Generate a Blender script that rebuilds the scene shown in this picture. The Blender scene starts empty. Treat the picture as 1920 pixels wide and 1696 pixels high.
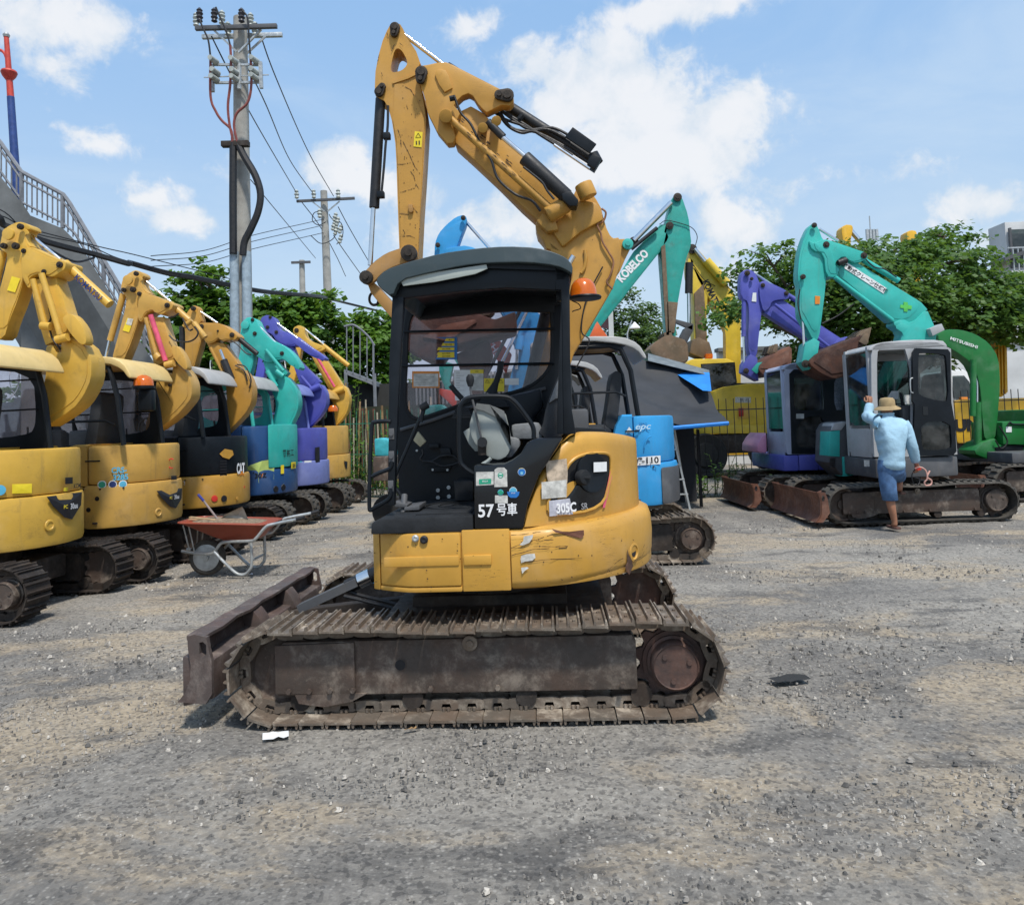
import bpy, bmesh, math, random
from math import sin, cos, pi, radians, sqrt, atan2
from mathutils import Vector, Matrix
from mathutils.geometry import tessellate_polygon
random.seed(7)
SC = bpy.context.scene
COL = SC.collection
# ------------------------------------------------------------------ camera
CH, FPX = 1.51, 1442.0
TH, RO = math.atan(80 / 1442.0), radians(2.0)
_R0 = Vector((1, 0, 0)); _U0 = Vector((0, -sin(TH), cos(TH))); _F0 = Vector((0, cos(TH), sin(TH)))
_R = _R0 * cos(RO) - _U0 * sin(RO); _U = _U0 * cos(RO) + _R0 * sin(RO)
CAM = Vector((0, 0, CH))
cd = bpy.data.cameras.new('camera'); cam = bpy.data.objects.new('camera', cd); COL.objects.link(cam)
cd.sensor_fit = 'HORIZONTAL'; cd.sensor_width = 36; cd.lens = FPX / 1920 * 36
cd.shift_y = -128 / 1920; cd.clip_start = 0.05; cd.clip_end = 3000
m3 = Matrix((_R, _U, -_F0)).transposed()
cam.matrix_world = Matrix.Translation(CAM) @ m3.to_4x4()
SC.camera = cam
# ------------------------------------------------------------------ light
SUN_EL, SUN_AZ = radians(62), radians(158)      # azimuth from +Y towards +X
SUN_DIR = Vector((sin(SUN_AZ) * cos(SUN_EL), cos(SUN_AZ) * cos(SUN_EL), sin(SUN_EL)))
sl = bpy.data.lights.new('sun', 'SUN'); sun = bpy.data.objects.new('sun', sl); COL.objects.link(sun)
sl.energy = 2.6; sl.angle = radians(5.0); sl.color = (1, .95, .87)
sun.rotation_mode = 'QUATERNION'; sun.rotation_quaternion = (-SUN_DIR).to_track_quat('-Z', 'Y')
SC.view_settings.view_transform = 'Standard'
SC.view_settings.look = 'None'
SC.view_settings.exposure = 0.65
SC.view_settings.gamma = 1
SC.view_settings.use_curve_mapping = False
SC.cycles.use_denoising = True
SC.cycles.max_bounces = 7
SC.cycles.transparent_max_bounces = 12
SC.cycles.caustics_reflective = False
SC.cycles.caustics_refractive = False


def ray(px, py):
    return _F0 + _R * ((px - 960) / FPX) + _U * ((720 - py) / FPX)


def at(px, py, Y):
    r = ray(px, py)
    return CAM + r * (Y / r.y)


def ground(px, py):
    r = ray(px, py)
    return CAM + r * (-CH / r.z)


# ------------------------------------------------------------------ nodes
class G:
    """tiny node graph helper"""
    def __init__(s, tree):
        s.t = tree; s.n = tree.nodes; s.l = tree.links

    def new(s, typ, **kw):
        nd = s.n.new(typ)
        for k, v in kw.items():
            setattr(nd, k, v)
        return nd

    def put(s, sock, v):
        if v is None: return
        if hasattr(v, 'is_output'): s.l.new(v, sock)
        else:
            if isinstance(v, (tuple, list)) and len(v) == 3 and sock.type == 'RGBA': v = tuple(v) + (1,)
            sock.default_value = v

    def noise(s, vec, scale, detail=4, rough=.55, dist=0, dim='3D'):
        n = s.new('ShaderNodeTexNoise'); n.noise_dimensions = dim
        s.put(n.inputs['Vector'], vec); s.put(n.inputs['Scale'], scale); s.put(n.inputs['Detail'], detail)
        s.put(n.inputs['Roughness'], rough); s.put(n.inputs['Distortion'], dist)
        return n.outputs[0]

    def math(s, op, a, b=None, c=None, clamp=False):
        n = s.new('ShaderNodeMath', operation=op, use_clamp=clamp)
        s.put(n.inputs[0], a); s.put(n.inputs[1], b); s.put(n.inputs[2], c)
        return n.outputs[0]

    def vmath(s, op, a, b=None):
        n = s.new('ShaderNodeVectorMath', operation=op)
        s.put(n.inputs[0], a); s.put(n.inputs[1], b)
        return n.outputs['Value'] if op in ('LENGTH', 'DOT_PRODUCT') else n.outputs[0]

    def ramp(s, v, lo, hi, a=0., b=1., smooth=True):
        n = s.new('ShaderNodeMapRange', interpolation_type='SMOOTHSTEP' if smooth else 'LINEAR')
        s.put(n.inputs[0], v)
        for i, q in enumerate((lo, hi, a, b)): s.put(n.inputs[i + 1], q)
        return n.outputs[0]

    def mix(s, f, a, b, mode='MIX'):
        n = s.new('ShaderNodeMix', data_type='RGBA', blend_type=mode)
        s.put(n.inputs[0], f); s.put(n.inputs[6], a); s.put(n.inputs[7], b)
        return n.outputs[2]

    def mapping(s, vec, scale=(1, 1, 1), rot=(0, 0, 0), loc=(0, 0, 0)):
        n = s.new('ShaderNodeMapping')
        s.put(n.inputs[0], vec); n.inputs[1].default_value = loc; n.inputs[2].default_value = rot; n.inputs[3].default_value = scale
        return n.outputs[0]


def newmat(name):
    m = bpy.data.materials.new(name); m.use_nodes = True
    g = G(m.node_tree); b = m.node_tree.nodes['Principled BSDF']
    tc = g.new('ShaderNodeTexCoord')
    return m, g, b, tc


def bump(g, b, h, strength=.3, dist=.02):
    n = g.new('ShaderNodeBump'); n.inputs['Strength'].default_value = strength; n.inputs['Distance'].default_value = dist
    g.put(n.inputs['Height'], h); g.l.new(n.outputs[0], b.inputs['Normal'])


def sc3(c, k): return tuple(min(1, v * k) for v in c)


MATS = {}


def paint(name, col, rough=.4, dirt=.35, scr=.35, fade=.22, grime=(.10, .075, .05), coat=.15):
    if name in MATS: return MATS[name]
    m, g, b, tc = newmat(name); o = tc.outputs['Object']
    oi = g.new('ShaderNodeObjectInfo')
    n1 = g.noise(o, 1.7, 5, .6)
    c = g.mix(g.ramp(n1, .3, .7), sc3(col, 1 - fade), col)
    fadec = tuple(v * .75 + .18 for v in col)
    c = g.mix(g.math('MULTIPLY', g.ramp(g.noise(o, 2.6, 4, .6, .3), .5, .78), .28), c, fadec)
    # grime blotches
    n2 = g.noise(o, 6, 9, .68, .4)
    c = g.mix(g.math('MULTIPLY', g.ramp(n2, .52, .78), dirt * .9), c, grime)
    # drip streaks down the side
    st = g.noise(g.mapping(o, (14, 14, 1.1)), 1.0, 6, .6)
    c = g.mix(g.math('MULTIPLY', g.ramp(st, .56, .8), dirt * .75), c, sc3(grime, 1.6))
    # scratches and chips
    s1 = g.noise(g.mapping(o, (2.4, 2.4, 46), (0, .10, 0)), 1.6, 3, .5, .6)
    band = g.math('ABSOLUTE', g.math('SUBTRACT', s1, .5))
    gate = g.ramp(g.noise(o, 2.3, 3), .52, .66)
    sc = g.math('MULTIPLY', g.ramp(band, .006, .0), gate)
    ch = g.ramp(g.noise(o, 34, 4, .6), .70, .74)
    ch = g.math('MULTIPLY', ch, g.ramp(g.noise(o, 3.1, 3), .45, .6))
    w = g.math('MULTIPLY', g.math('MAXIMUM', sc, ch), min(1, scr * 2.2))
    c = g.mix(w, c, (.055, .028, .016))
    g.put(b.inputs['Base Color'], c)
    r = g.ramp(n2, .3, .8, rough, min(.9, rough + .3))
    g.put(b.inputs['Roughness'], g.math('ADD', r, g.math('MULTIPLY', w, .3), clamp=True))
    b.inputs['Coat Weight'].default_value = coat; b.inputs['Coat Roughness'].default_value = .25
    b.inputs['Specular IOR Level'].default_value = .4
    bump(g, b, g.math('SUBTRACT', g.math('ADD', g.math('MULTIPLY', g.noise(o, 3, 2), 1.2), g.math('MULTIPLY', g.noise(o, 60, 3), .08)), g.math('MULTIPLY', w, .15)), .22, .02)
    MATS[name] = m
    return m


def plain(name, col, rough=.6, metal=0, var=.25, scale=8, bmp=.15, spec=.4, alpha=None, emit=None):
    if name in MATS: return MATS[name]
    m, g, b, tc = newmat(name); o = tc.outputs['Object']
    n = g.noise(o, scale, 6, .6)
    c = g.mix(g.ramp(n, .3, .72), sc3(col, 1 - var), sc3(col, 1 + var * .5))
    g.put(b.inputs['Base Color'], c)
    g.put(b.inputs['Roughness'], g.ramp(n, .3, .7, max(.03, rough - .08), min(1, rough + .1)))
    b.inputs['Metallic'].default_value = metal
    b.inputs['Specular IOR Level'].default_value = spec
    if bmp: bump(g, b, g.noise(o, scale * 5, 5, .6), bmp, .01)
    MATS[name] = m
    return m


def rusty(name, base=(.075, .055, .043), rust=(.16, .075, .04), dust=(.30, .25, .19), rough=.7, amt=.5, dustamt=.5, metal=.35):
    if name in MATS: return MATS[name]
    m, g, b, tc = newmat(name); o = tc.outputs['Object']
    oi = g.new('ShaderNodeObjectInfo')
    off = g.vmath('MULTIPLY', oi.outputs['Random'], (7., 3., 5.)) if False else None
    cx = g.new('ShaderNodeCombineXYZ'); g.put(cx.inputs[0], g.math('MULTIPLY', oi.outputs['Random'], 37.)); g.put(cx.inputs[2], g.math('MULTIPLY', oi.outputs['Random'], 11.))
    v = g.vmath('ADD', o, cx.outputs[0])
    n1 = g.noise(v, 3.2, 8, .65, .3); n2 = g.noise(v, 17, 8, .7); n3 = g.noise(v, 5.1, 9, .72, .2)
    c = g.mix(g.math('MULTIPLY', g.ramp(n1, .38, .66), amt * 1.4, clamp=True), base, rust)
    c = g.mix(g.math('MULTIPLY', g.ramp(n3, .48, .74), dustamt, clamp=True), c, dust)
    c = g.mix(g.math('MULTIPLY', g.ramp(n2, .6, .76), .55), c, sc3(dust, 1.15))
    c = g.mix(g.math('MULTIPLY', g.ramp(n2, .42, .25), .6), c, sc3(base, .5))
    g.put(b.inputs['Base Color'], c)
    g.put(b.inputs['Roughness'], g.ramp(n2, .3, .7, rough - .15, rough + .15))
    g.put(b.inputs['Metallic'], g.ramp(n3, .45, .65, metal, 0.))
    bump(g, b, g.math('ADD', n2, g.math('MULTIPLY', g.noise(v, 70, 4, .7), .5)), .45, .006)
    MATS[name] = m
    return m


def glass(name, tint=(.55, .6, .6), op=.18, rough=.05, spec=.9):
    """thin window pane: tinted transparency under a fresnel reflection plus dust"""
    if name in MATS: return MATS[name]
    m = bpy.data.materials.new(name); m.use_nodes = True; g = G(m.node_tree)
    for n in list(g.n): g.n.remove(n)
    out = g.new('ShaderNodeOutputMaterial'); tc = g.new('ShaderNodeTexCoord')
    tr = g.new('ShaderNodeBsdfTransparent'); g.put(tr.inputs[0], tint)
    gl = g.new('ShaderNodeBsdfGlossy'); gl.inputs['Roughness'].default_value = rough; g.put(gl.inputs[0], (.9, .95, 1))
    df = g.new('ShaderNodeBsdfDiffuse'); g.put(df.inputs[0], (.45, .44, .42))
    fr = g.new('ShaderNodeFresnel'); fr.inputs[0].default_value = 1.5
    n = g.noise(tc.outputs['Object'], 4, 7, .7, .5)
    dust = g.math('MULTIPLY', g.ramp(n, .3, .8), op)
    m1 = g.new('ShaderNodeMixShader'); g.put(m1.inputs[0], g.math('MULTIPLY', fr.outputs[0], spec)); g.l.new(tr.outputs[0], m1.inputs[1]); g.l.new(gl.outputs[0], m1.inputs[2])
    m2 = g.new('ShaderNodeMixShader'); g.put(m2.inputs[0], dust); g.l.new(m1.outputs[0], m2.inputs[1]); g.l.new(df.outputs[0], m2.inputs[2])
    g.l.new(m2.outputs[0], out.inputs[0])
    MATS[name] = m
    return m


# ------------------------------------------------------------------ mesh builder
def chaikin(p, it=1, closed=True):
    p = [tuple(q) for q in p]
    for _ in range(it):
        o = []
        n = len(p)
        rng = range(n) if closed else range(n - 1)
        if not closed: o.append(p[0])
        for i in rng:
            a, b = p[i], p[(i + 1) % n]
            o.append(tuple(x * .78 + y * .22 for x, y in zip(a, b)))
            o.append(tuple(x * .22 + y * .78 for x, y in zip(a, b)))
        if not closed: o.append(p[-1])
        p = o
    return p


def spline(pts, n=6):
    """Catmull-Rom through the points"""
    P = [Vector(p) for p in pts]; P = [P[0] * 2 - P[1]] + P + [P[-1] * 2 - P[-2]]
    out = []
    for i in range(1, len(P) - 2):
        for k in range(n):
            t = k / n; a, b, c, d = P[i - 1], P[i], P[i + 1], P[i + 2]
            out.append(.5 * ((2 * b) + (c - a) * t + (2 * a - 5 * b + 4 * c - d) * t * t + (3 * b - a - 3 * c + d) * t ** 3))
    out.append(P[-2])
    return out


class MB:
    def __init__(s): s.b = bmesh.new()

    def faces(s, vs, fs):
        v = [s.b.verts.new(p) for p in vs]
        for f in fs:
            try: s.b.faces.new([v[i] for i in f])
            except ValueError: pass
        return v

    def _add(s, t, bev, seg=2, ang=.6):
        if bev:
            t.normal_update()
            es = [e for e in t.edges if len(e.link_faces) == 2 and e.calc_face_angle(0) > ang]
            if es: bmesh.ops.bevel(t, geom=es, offset=bev, segments=seg, profile=.6, affect='EDGES', clamp_overlap=True)
        t.verts.index_update()
        nv = [s.b.verts.new(v.co) for v in t.verts]
        for f in t.faces:
            try: s.b.faces.new([nv[v.index] for v in f.verts])
            except ValueError: pass
        t.free()

    def box(s, c, d, bev=0, rot=None, seg=2, taper=None):
        t = bmesh.new()
        h = Vector(d) / 2
        vs = []
        for z in (-1, 1):
            k = 1 if (z < 0 or not taper) else taper
            for x, y in ((-1, -1), (1, -1), (1, 1), (-1, 1)):
                p = Vector((x * h.x * k, y * h.y * k, z * h.z))
                if rot is not None: p = rot @ p
                vs.append(t.verts.new(p + Vector(c)))
        for f in ((3, 2, 1, 0), (4, 5, 6, 7), (0, 1, 5, 4), (1, 2, 6, 5), (2, 3, 7, 6), (3, 0, 4, 7)):
            t.faces.new([vs[i] for i in f])
        s._add(t, bev, seg)
        return s

    def prism(s, poly, y0, y1, bev=0, holes=(), seg=2, plane='xz', seg_ang=.6):
        """poly in (x,z) extruded along y (plane 'xz') or in (x,y) along z (plane 'xy')"""
        mk = (lambda a, b, c: Vector((a, c, b))) if plane == 'xz' else (lambda a, b, c: Vector((a, b, c)))
        t = bmesh.new()
        poly = [tuple(p)[:2] for p in poly]
        loops = [poly] + [[tuple(p)[:2] for p in h] for h in holes]
        if holes:
            flat = [p for L in loops for p in L]
            tris = tessellate_polygon([[Vector((p[0], p[1], 0)) for p in L] for L in loops])
            A = [t.verts.new(mk(p[0], p[1], y0)) for p in flat]; B = [t.verts.new(mk(p[0], p[1], y1)) for p in flat]
            for a, b, c in tris:
                try: t.faces.new((A[a], A[b], A[c])); t.faces.new((B[c], B[b], B[a]))
                except ValueError: pass
            k = 0
            for L in loops:
                n = len(L)
                for i in range(n):
                    t.faces.new((A[k + i], A[k + (i + 1) % n], B[k + (i + 1) % n], B[k + i]))
                k += n
        else:
            A = [t.verts.new(mk(p[0], p[1], y0)) for p in poly]; B = [t.verts.new(mk(p[0], p[1], y1)) for p in poly]
            n = len(poly)
            t.faces.new(A); t.faces.new(B[::-1])
            for i in range(n): t.faces.new((A[(i + 1) % n], A[i], B[i], B[(i + 1) % n]))
        bmesh.ops.recalc_face_normals(t, faces=t.faces)
        s._add(t, bev if not holes else 0, seg, seg_ang)
        return s

    def cyl(s, p0, p1, r, r1=None, seg=16, cap=True, bev=0):
        p0, p1 = Vector(p0), Vector(p1); d = (p1 - p0)
        if d.length < 1e-6: return s
        q = d.to_track_quat('Z', 'Y'); r1 = r if r1 is None else r1
        t = bmesh.new()
        A = []; B = []
        for i in range(seg):
            a = 2 * pi * i / seg; u = Vector((cos(a), sin(a), 0))
            A.append(t.verts.new(p0 + q @ (u * r))); B.append(t.verts.new(p1 + q @ (u * r1)))
        for i in range(seg): t.faces.new((A[i], A[(i + 1) % seg], B[(i + 1) % seg], B[i]))
        if cap: t.faces.new(A[::-1]); t.faces.new(B)
        s._add(t, bev, 2, 1.0)
        return s

    def tube(s, pts, r, seg=8, cap=True):
        P = [Vector(p) for p in pts]; n = len(P)
        if n < 2: return s
        T = []
        for i in range(n):
            d = (P[min(i + 1, n - 1)] - P[max(i - 1, 0)])
            T.append(d.normalized() if d.length > 1e-9 else Vector((0, 0, 1)))
        u = T[0].orthogonal().normalized()
        rings = []
        for i in range(n):
            u = (u - T[i] * u.dot(T[i]));
            u = u.normalized() if u.length > 1e-6 else T[i].orthogonal().normalized()
            w = T[i].cross(u); rr = r[i] if isinstance(r, (list, tuple)) else r
            rings.append([s.b.verts.new(P[i] + (u * cos(2 * pi * k / seg) + w * sin(2 * pi * k / seg)) * rr) for k in range(seg)])
        for a, b in zip(rings, rings[1:]):
            for k in range(seg): s.b.faces.new((a[k], a[(k + 1) % seg], b[(k + 1) % seg], b[k]))
        if cap: s.b.faces.new(rings[0][::-1]); s.b.faces.new(rings[-1])
        return s

    def loft(s, rings, closed=True, cap=True):
        R = [[s.b.verts.new(p) for p in r] for r in rings]; n = len(R[0])
        for a, b in zip(R, R[1:]):
            for k in range(n if closed else n - 1):
                try: s.b.faces.new((a[k], a[(k + 1) % n], b[(k + 1) % n], b[k]))
                except ValueError: pass
        if cap and closed: s.b.faces.new(R[0][::-1]); s.b.faces.new(R[-1])
        return s

    def lathe(s, prof, c, axis=(0, 0, 1), seg=20):
        """prof: list of (radius, height) along axis from c"""
        q = Vector(axis).to_track_quat('Z', 'Y'); c = Vector(c)
        rings = [[c + q @ Vector((max(r, 1e-4) * cos(2 * pi * k / seg), max(r, 1e-4) * sin(2 * pi * k / seg), h)) for k in range(seg)] for r, h in prof]
        return s.loft(rings)

    def build(s, name, mat, parent=None, smooth=40, loc=None, data_only=False, label=None):
        b = s.b
        bmesh.ops.recalc_face_normals(b, faces=b.faces)
        me = bpy.data.meshes.new(name); b.to_mesh(me); b.free()
        if isinstance(mat, (list, tuple)):
            for q in mat: me.materials.append(q)
        else: me.materials.append(mat)
        if smooth:
            me.polygons.foreach_set('use_smooth', [True] * len(me.polygons))
            me.set_sharp_from_angle(angle=radians(smooth))
        if data_only: return me
        if name in SPLIT:
            out = None
            for m_ in islands(me):
                o = link(name, m_, parent, loc, label); out = out or o
            return out
        return link(name, me, parent, loc, label)


SPLIT = {'roof_rail', 'end_plate', 'track_roller', 'gusset', 'push_arm', 'bolt_head', 'joystick_boot', 'hose_fitting', 'rail_bracket', 'bracket_plate', 'warning_triangle', 'travel_pedal', 'knuckle_casting', 'blade_end', 'console', 'ceiling_light', 'stiffener', 'vent_slot', 'boom_mount', 'centre_frame', 'body', 'battery_cover', 'foot', 'frame', 'dark_back_cloth', 'stem_group'}


def islands(me):
    b = bmesh.new(); b.from_mesh(me); seen = set(); res = []
    for f in b.faces:
        if f in seen: continue
        st = [f]; comp = []; seen.add(f)
        while st:
            q = st.pop(); comp.append(q)
            for e in q.edges:
                for g_ in e.link_faces:
                    if g_ not in seen: seen.add(g_); st.append(g_)
        n = bmesh.new(); mp = {}
        for q in comp:
            vs = []
            for v in q.verts:
                if v not in mp: mp[v] = n.verts.new(v.co)
                vs.append(mp[v])
            nf = n.faces.new(vs); nf.smooth = q.smooth
        m2 = bpy.data.meshes.new(me.name); n.to_mesh(m2); n.free()
        for m_ in me.materials: m2.materials.append(m_)
        m2.set_sharp_from_angle(angle=radians(40)); res.append(m2)
    b.free(); return res


def link(name, me, parent=None, loc=None, label=None, mat=None):
    o = bpy.data.objects.new(name, me); COL.objects.link(o)
    if parent is not None: o.parent = parent
    if loc is not None: o.location = loc
    if mat is not None: o.matrix_local = mat
    if label: o['label'] = label
    return o


def thing(name, label, cat, loc=(0, 0, 0), rz=0, group=None):
    o = bpy.data.objects.new(name, None); COL.objects.link(o); o.location = loc; o.rotation_euler = (0, 0, rz)
    o.empty_display_size = .3
    o['label'] = label; o['category'] = cat
    if group: o['group'] = group
    return o


def tag(o, label, cat, group=None):
    o['label'] = label; o['category'] = cat
    if group: o['group'] = group
    return o


def struct(o): o['kind'] = 'structure'; return o


class Fr:
    """a machine's own frame: origin on the ground, x along the machine, y across it; reads photo points on its planes"""
    def __init__(s, x, y, yaw=0):
        s.O = Vector((x, y, 0)); s.yaw = radians(yaw)
        s.ex = Vector((cos(s.yaw), sin(s.yaw), 0)); s.ey = Vector((-sin(s.yaw), cos(s.yaw), 0))

    def L(s, px, py, ly):
        r = ray(px, py); t = (ly - (CAM - s.O).dot(s.ey)) / r.dot(s.ey); P = CAM + r * t - s.O
        return Vector((P.dot(s.ex), ly, P.z))

    def poly(s, pts, ly):
        return [(q.x, q.z) for q in (s.L(a, b, ly) for a, b in pts)]

    def W(s, v): return s.O + s.ex * v[0] + s.ey * v[1] + Vector((0, 0, v[2]))


def zm(ox, oy, k): return lambda pts: [(ox + a / k, oy + b / k) for a, b in pts]


TXT = {}


def text(s, mat, parent, loc, ex, up, width=None, height=.1, bold=0., ext=.001, name='lettering', shear=0, xs=1):
    cu = bpy.data.curves.new('txt', 'FONT'); cu.body = s; cu.size = 1; cu.extrude = 0; cu.offset = bold; cu.shear = shear
    cu.align_x = 'LEFT'; cu.resolution_u = 3
    o = bpy.data.objects.new('txt', cu); COL.objects.link(o)
    dg = bpy.context.evaluated_depsgraph_get(); dg.update()
    me = bpy.data.meshes.new_from_object(o.evaluated_get(dg))
    bpy.data.objects.remove(o); bpy.data.curves.remove(cu)
    if not len(me.vertices): return None
    xs_ = [v.co.x for v in me.vertices]; ys_ = [v.co.y for v in me.vertices]
    w0, h0 = max(xs_) - min(xs_), max(ys_) - min(ys_); cx, cy = (max(xs_) + min(xs_)) / 2, (max(ys_) + min(ys_)) / 2
    kh = height / h0; kw = (width / w0) if width else kh * xs
    ex = Vector(ex).normalized(); n = ex.cross(Vector(up)).normalized(); u = n.cross(ex).normalized()
    for v in me.vertices:
        v.co = ex * ((v.co.x - cx) * kw) + u * ((v.co.y - cy) * kh) + Vector(loc)
    me.materials.clear(); me.materials.append(mat); me.name = name
    return link(name, me, parent)


# ------------------------------------------------------------------ world: hazy summer sky with cumulus
wd = bpy.data.worlds.new('World'); SC.world = wd; wd.use_nodes = True
g = G(wd.node_tree); bg = wd.node_tree.nodes['Background']
sky = g.new('ShaderNodeTexSky', sky_type='NISHITA'); sky.sun_disc = False
sky.sun_elevation = SUN_EL; sky.sun_rotation = SUN_AZ; sky.dust_density = 1.6; sky.air_density = 1.0; sky.ozone_density = 1.6
tc = g.new('ShaderNodeTexCoord'); d = tc.outputs['Generated']
sep = g.new('ShaderNodeSeparateXYZ'); g.l.new(d, sep.inputs[0])
el = sep.outputs[2]
BL = [  # photo position, half width, half height (px), weight: where the cumulus banks stand in the sky
    (1090, 165, 150, 105, 1.1), (1190, 200, 170, 90, 1.1), (1350, 225, 130, 62, 1.05), (1010, 120, 70, 60, .9), (1150, 100, 60, 60, .9), (1240, 290, 230, 80, 1.0),
    (640, 320, 90, 55, 1.0), (740, 350, 130, 50, .8), (60, 30, 130, 60, .85), (100, 140, 60, 60, .75), (190, 270, 75, 34, .8), (150, 250, 55, 22, .8),
    (290, 370, 60, 45, .85), (330, 410, 60, 32, .7), (1230, 20, 170, 34, .75), (1860, 380, 100, 36, .85), (1900, 440, 60, 30, .7),
    (1370, 420, 70, 60, .6), (960, 420, 260, 60, .55), (1340, 520, 60, 60, .5), (880, 60, 40, 18, .25), (430, 330, 60, 40, .3), (1560, 330, 110, 30, .35)]
acc = None
nz = g.noise(d, 9, 12, .62, .25); nz2 = g.noise(d, 26, 8, .6, .4)
for (bx, by, sx, sy, w) in BL:
    c = ray(bx, by).normalized()
    v = g.vmath('MULTIPLY', g.vmath('SUBTRACT', d, tuple(c)), (FPX / sx, FPX / sx, FPX / sy))
    f = g.math('MULTIPLY', g.math('SUBTRACT', 1.0, g.vmath('LENGTH', v), clamp=False), w)
    f = g.math('MAXIMUM', f, -1.0)
    acc = f if acc is None else g.math('SMOOTH_MAX', acc, f, .25)
dens = g.math('ADD', acc, g.math('MULTIPLY', g.math('SUBTRACT', nz, .5), 2.1))
dens = g.math('ADD', dens, g.math('MULTIPLY', g.math('SUBTRACT', nz2, .5), 1.2))
cl = g.ramp(dens, -.06, .46)
# the same kind of broken cumulus everywhere else in the sky
far = g.noise(g.mapping(d, (1, 1, 2.2)), 2.6, 10, .6, .2)
front = g.ramp(sep.outputs[1], .35, .6)
gen = g.math('MULTIPLY', g.ramp(far, .52, .66), g.math('SUBTRACT', 1.0, front))
cl = g.math('MAXIMUM', g.math('MULTIPLY', cl, g.ramp(sep.outputs[1], .3, .5)), gen)
# thin veil
veil = g.math('MULTIPLY', g.ramp(g.noise(g.mapping(d, (1, 1, 3.)), 3.0, 8, .6, .6), .38, .8), .32)
haze = g.ramp(el, .55, -.02)
skyc = g.mix(.58, sky.outputs[0], (1.95, 3.45, 5.5))      # thin high haze over the clear sky
skyc = g.mix(g.math('MULTIPLY', haze, .72), skyc, (3.3, 3.85, 4.2))
skyc = g.mix(veil, skyc, (3.9, 4.5, 5.0))
shade = g.ramp(g.math('ADD', g.math('MULTIPLY', dens, .35), g.noise(d, 14, 8, .6)), .35, .8)
clc = g.mix(shade, (3.7, 4.15, 4.6), (5.0, 5.0, 5.05))
col = g.mix(g.math('MULTIPLY', cl, .86), skyc, clc)
g.l.new(col, bg.inputs[0]); bg.inputs[1].default_value = .12
# ------------------------------------------------------------------ palette
CATY = paint('ochre_yellow_paint', (.58, .31, .048), .42, .3, .55)
CATY2 = paint('ochre_boom_paint', (.54, .28, .045), .45, .42, .8)
BROWNY = paint('worn_ochre_link_paint', (.42, .22, .06), .55, .7, .8)
KOMY = paint('bright_yellow_paint', (.68, .41, .06), .42, .45, .5)
KOMY2 = paint('golden_yellow_paint', (.62, .365, .08), .42, .5, .5)
CREAM = paint('cream_roof_paint', (.74, .55, .23), .5, .25, .1)
BIGY = paint('lemon_yellow_paint', (.74, .52, .045), .42, .3, .25)
TEAL = paint('teal_paint', (.035, .46, .40), .38, .25, .25)
TEALK = paint('deep_teal_paint', (.02, .34, .28), .42, .35, .25)
NAVY = paint('navy_blue_paint', (.018, .075, .22), .38, .25, .25)
PURP = paint('violet_blue_paint', (.085, .095, .42), .42, .25, .3)
PURPL = paint('faded_violet_paint', (.20, .24, .55), .5, .3, .2)
SKYB = paint('sky_blue_paint', (.03, .32, .68), .38, .18, .2)
GREEN = paint('grass_green_paint', (.008, .16, .03), .38, .2, .2)
LIME = paint('pale_lime_paint', (.52, .66, .18), .42, .2, .1)
PINKY = paint('faded_pink_paint', (.62, .27, .42), .5, .2, .1)
GREYW = paint('pale_grey_cab_paint', (.42, .43, .44), .45, .3, .15, grime=(.16, .14, .11))
GREYV = paint('pale_violet_grey_paint', (.36, .40, .52), .45, .3, .15, grime=(.16, .14, .11))
GREYD = paint('slate_grey_paint', (.085, .088, .095), .5, .35, .15)
RFG = paint('light_grey_roof_paint', (.42, .42, .41), .55, .3, .05, grime=(.2, .18, .15))
SLATE = paint('blue_black_roof_paint', (.035, .055, .062), .42, .25, .05, fade=.1, grime=(.13, .13, .12))
BLK = plain('black_cab_paint', (.007, .010, .014), .42, var=.3, scale=5, bmp=.08, spec=.25)
BLKG = plain('gloss_black_paint', (.006, .007, .009), .16, var=.2, scale=5, bmp=.02, spec=.5)
BLKR = plain('black_rubber_mat', (.020, .022, .025), .7, var=.35, scale=9, bmp=.25, spec=.25)
RUB = plain('dusty_rubber', (.075, .068, .058), .85, var=.5, scale=11, bmp=.5)
RUBD = plain('dark_rubber', (.022, .022, .022), .8, var=.4, scale=9, bmp=.3)
HOSE = plain('hydraulic_hose_rubber', (.018, .018, .02), .5, var=.3, scale=20, bmp=.1)
CHR = plain('chrome_rod', (.72, .73, .74), .12, 1.0, var=.1, scale=6, bmp=.0)
PINM = plain('greased_pin_steel', (.05, .04, .032), .55, .5, var=.5, scale=26, bmp=.2)
GALV = plain('galvanised_steel', (.48, .50, .50), .42, .55, var=.25, scale=14, bmp=.1)
CONC = plain('weathered_concrete', (.15, .158, .16), .9, var=.35, scale=1.2, bmp=.3)
CONCP = plain('pole_concrete', (.36, .35, .32), .9, var=.25, scale=2.5, bmp=.2)
STEEL = rusty('track_steel', (.15, .125, .10), (.19, .13, .09), (.46, .40, .32), .6, .45, 1.0)
STEELF = rusty('track_frame_steel', (.078, .062, .052), (.12, .075, .055), (.30, .25, .20), .68, .45, .75)
STEELD = rusty('dark_undercarriage_steel', (.03, .025, .022), (.07, .045, .03), (.14, .115, .09), .75, .3, .3)
RUSTP = rusty('rusty_blade_steel', (.12, .055, .038), (.20, .085, .05), (.26, .17, .12), .7, .7, .35)
RUSTB = rusty('bucket_steel', (.055, .028, .022), (.12, .05, .03), (.2, .13, .09), .75, .6, .25)
BLADE = rusty('blade_steel', (.095, .075, .068), (.13, .08, .066), (.28, .235, .20), .66, .45, .5)
MUDS = rusty('muddy_bucket_steel', (.13, .095, .06), (.2, .13, .08), (.30, .23, .16), .85, .6, .6, metal=0)
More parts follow.
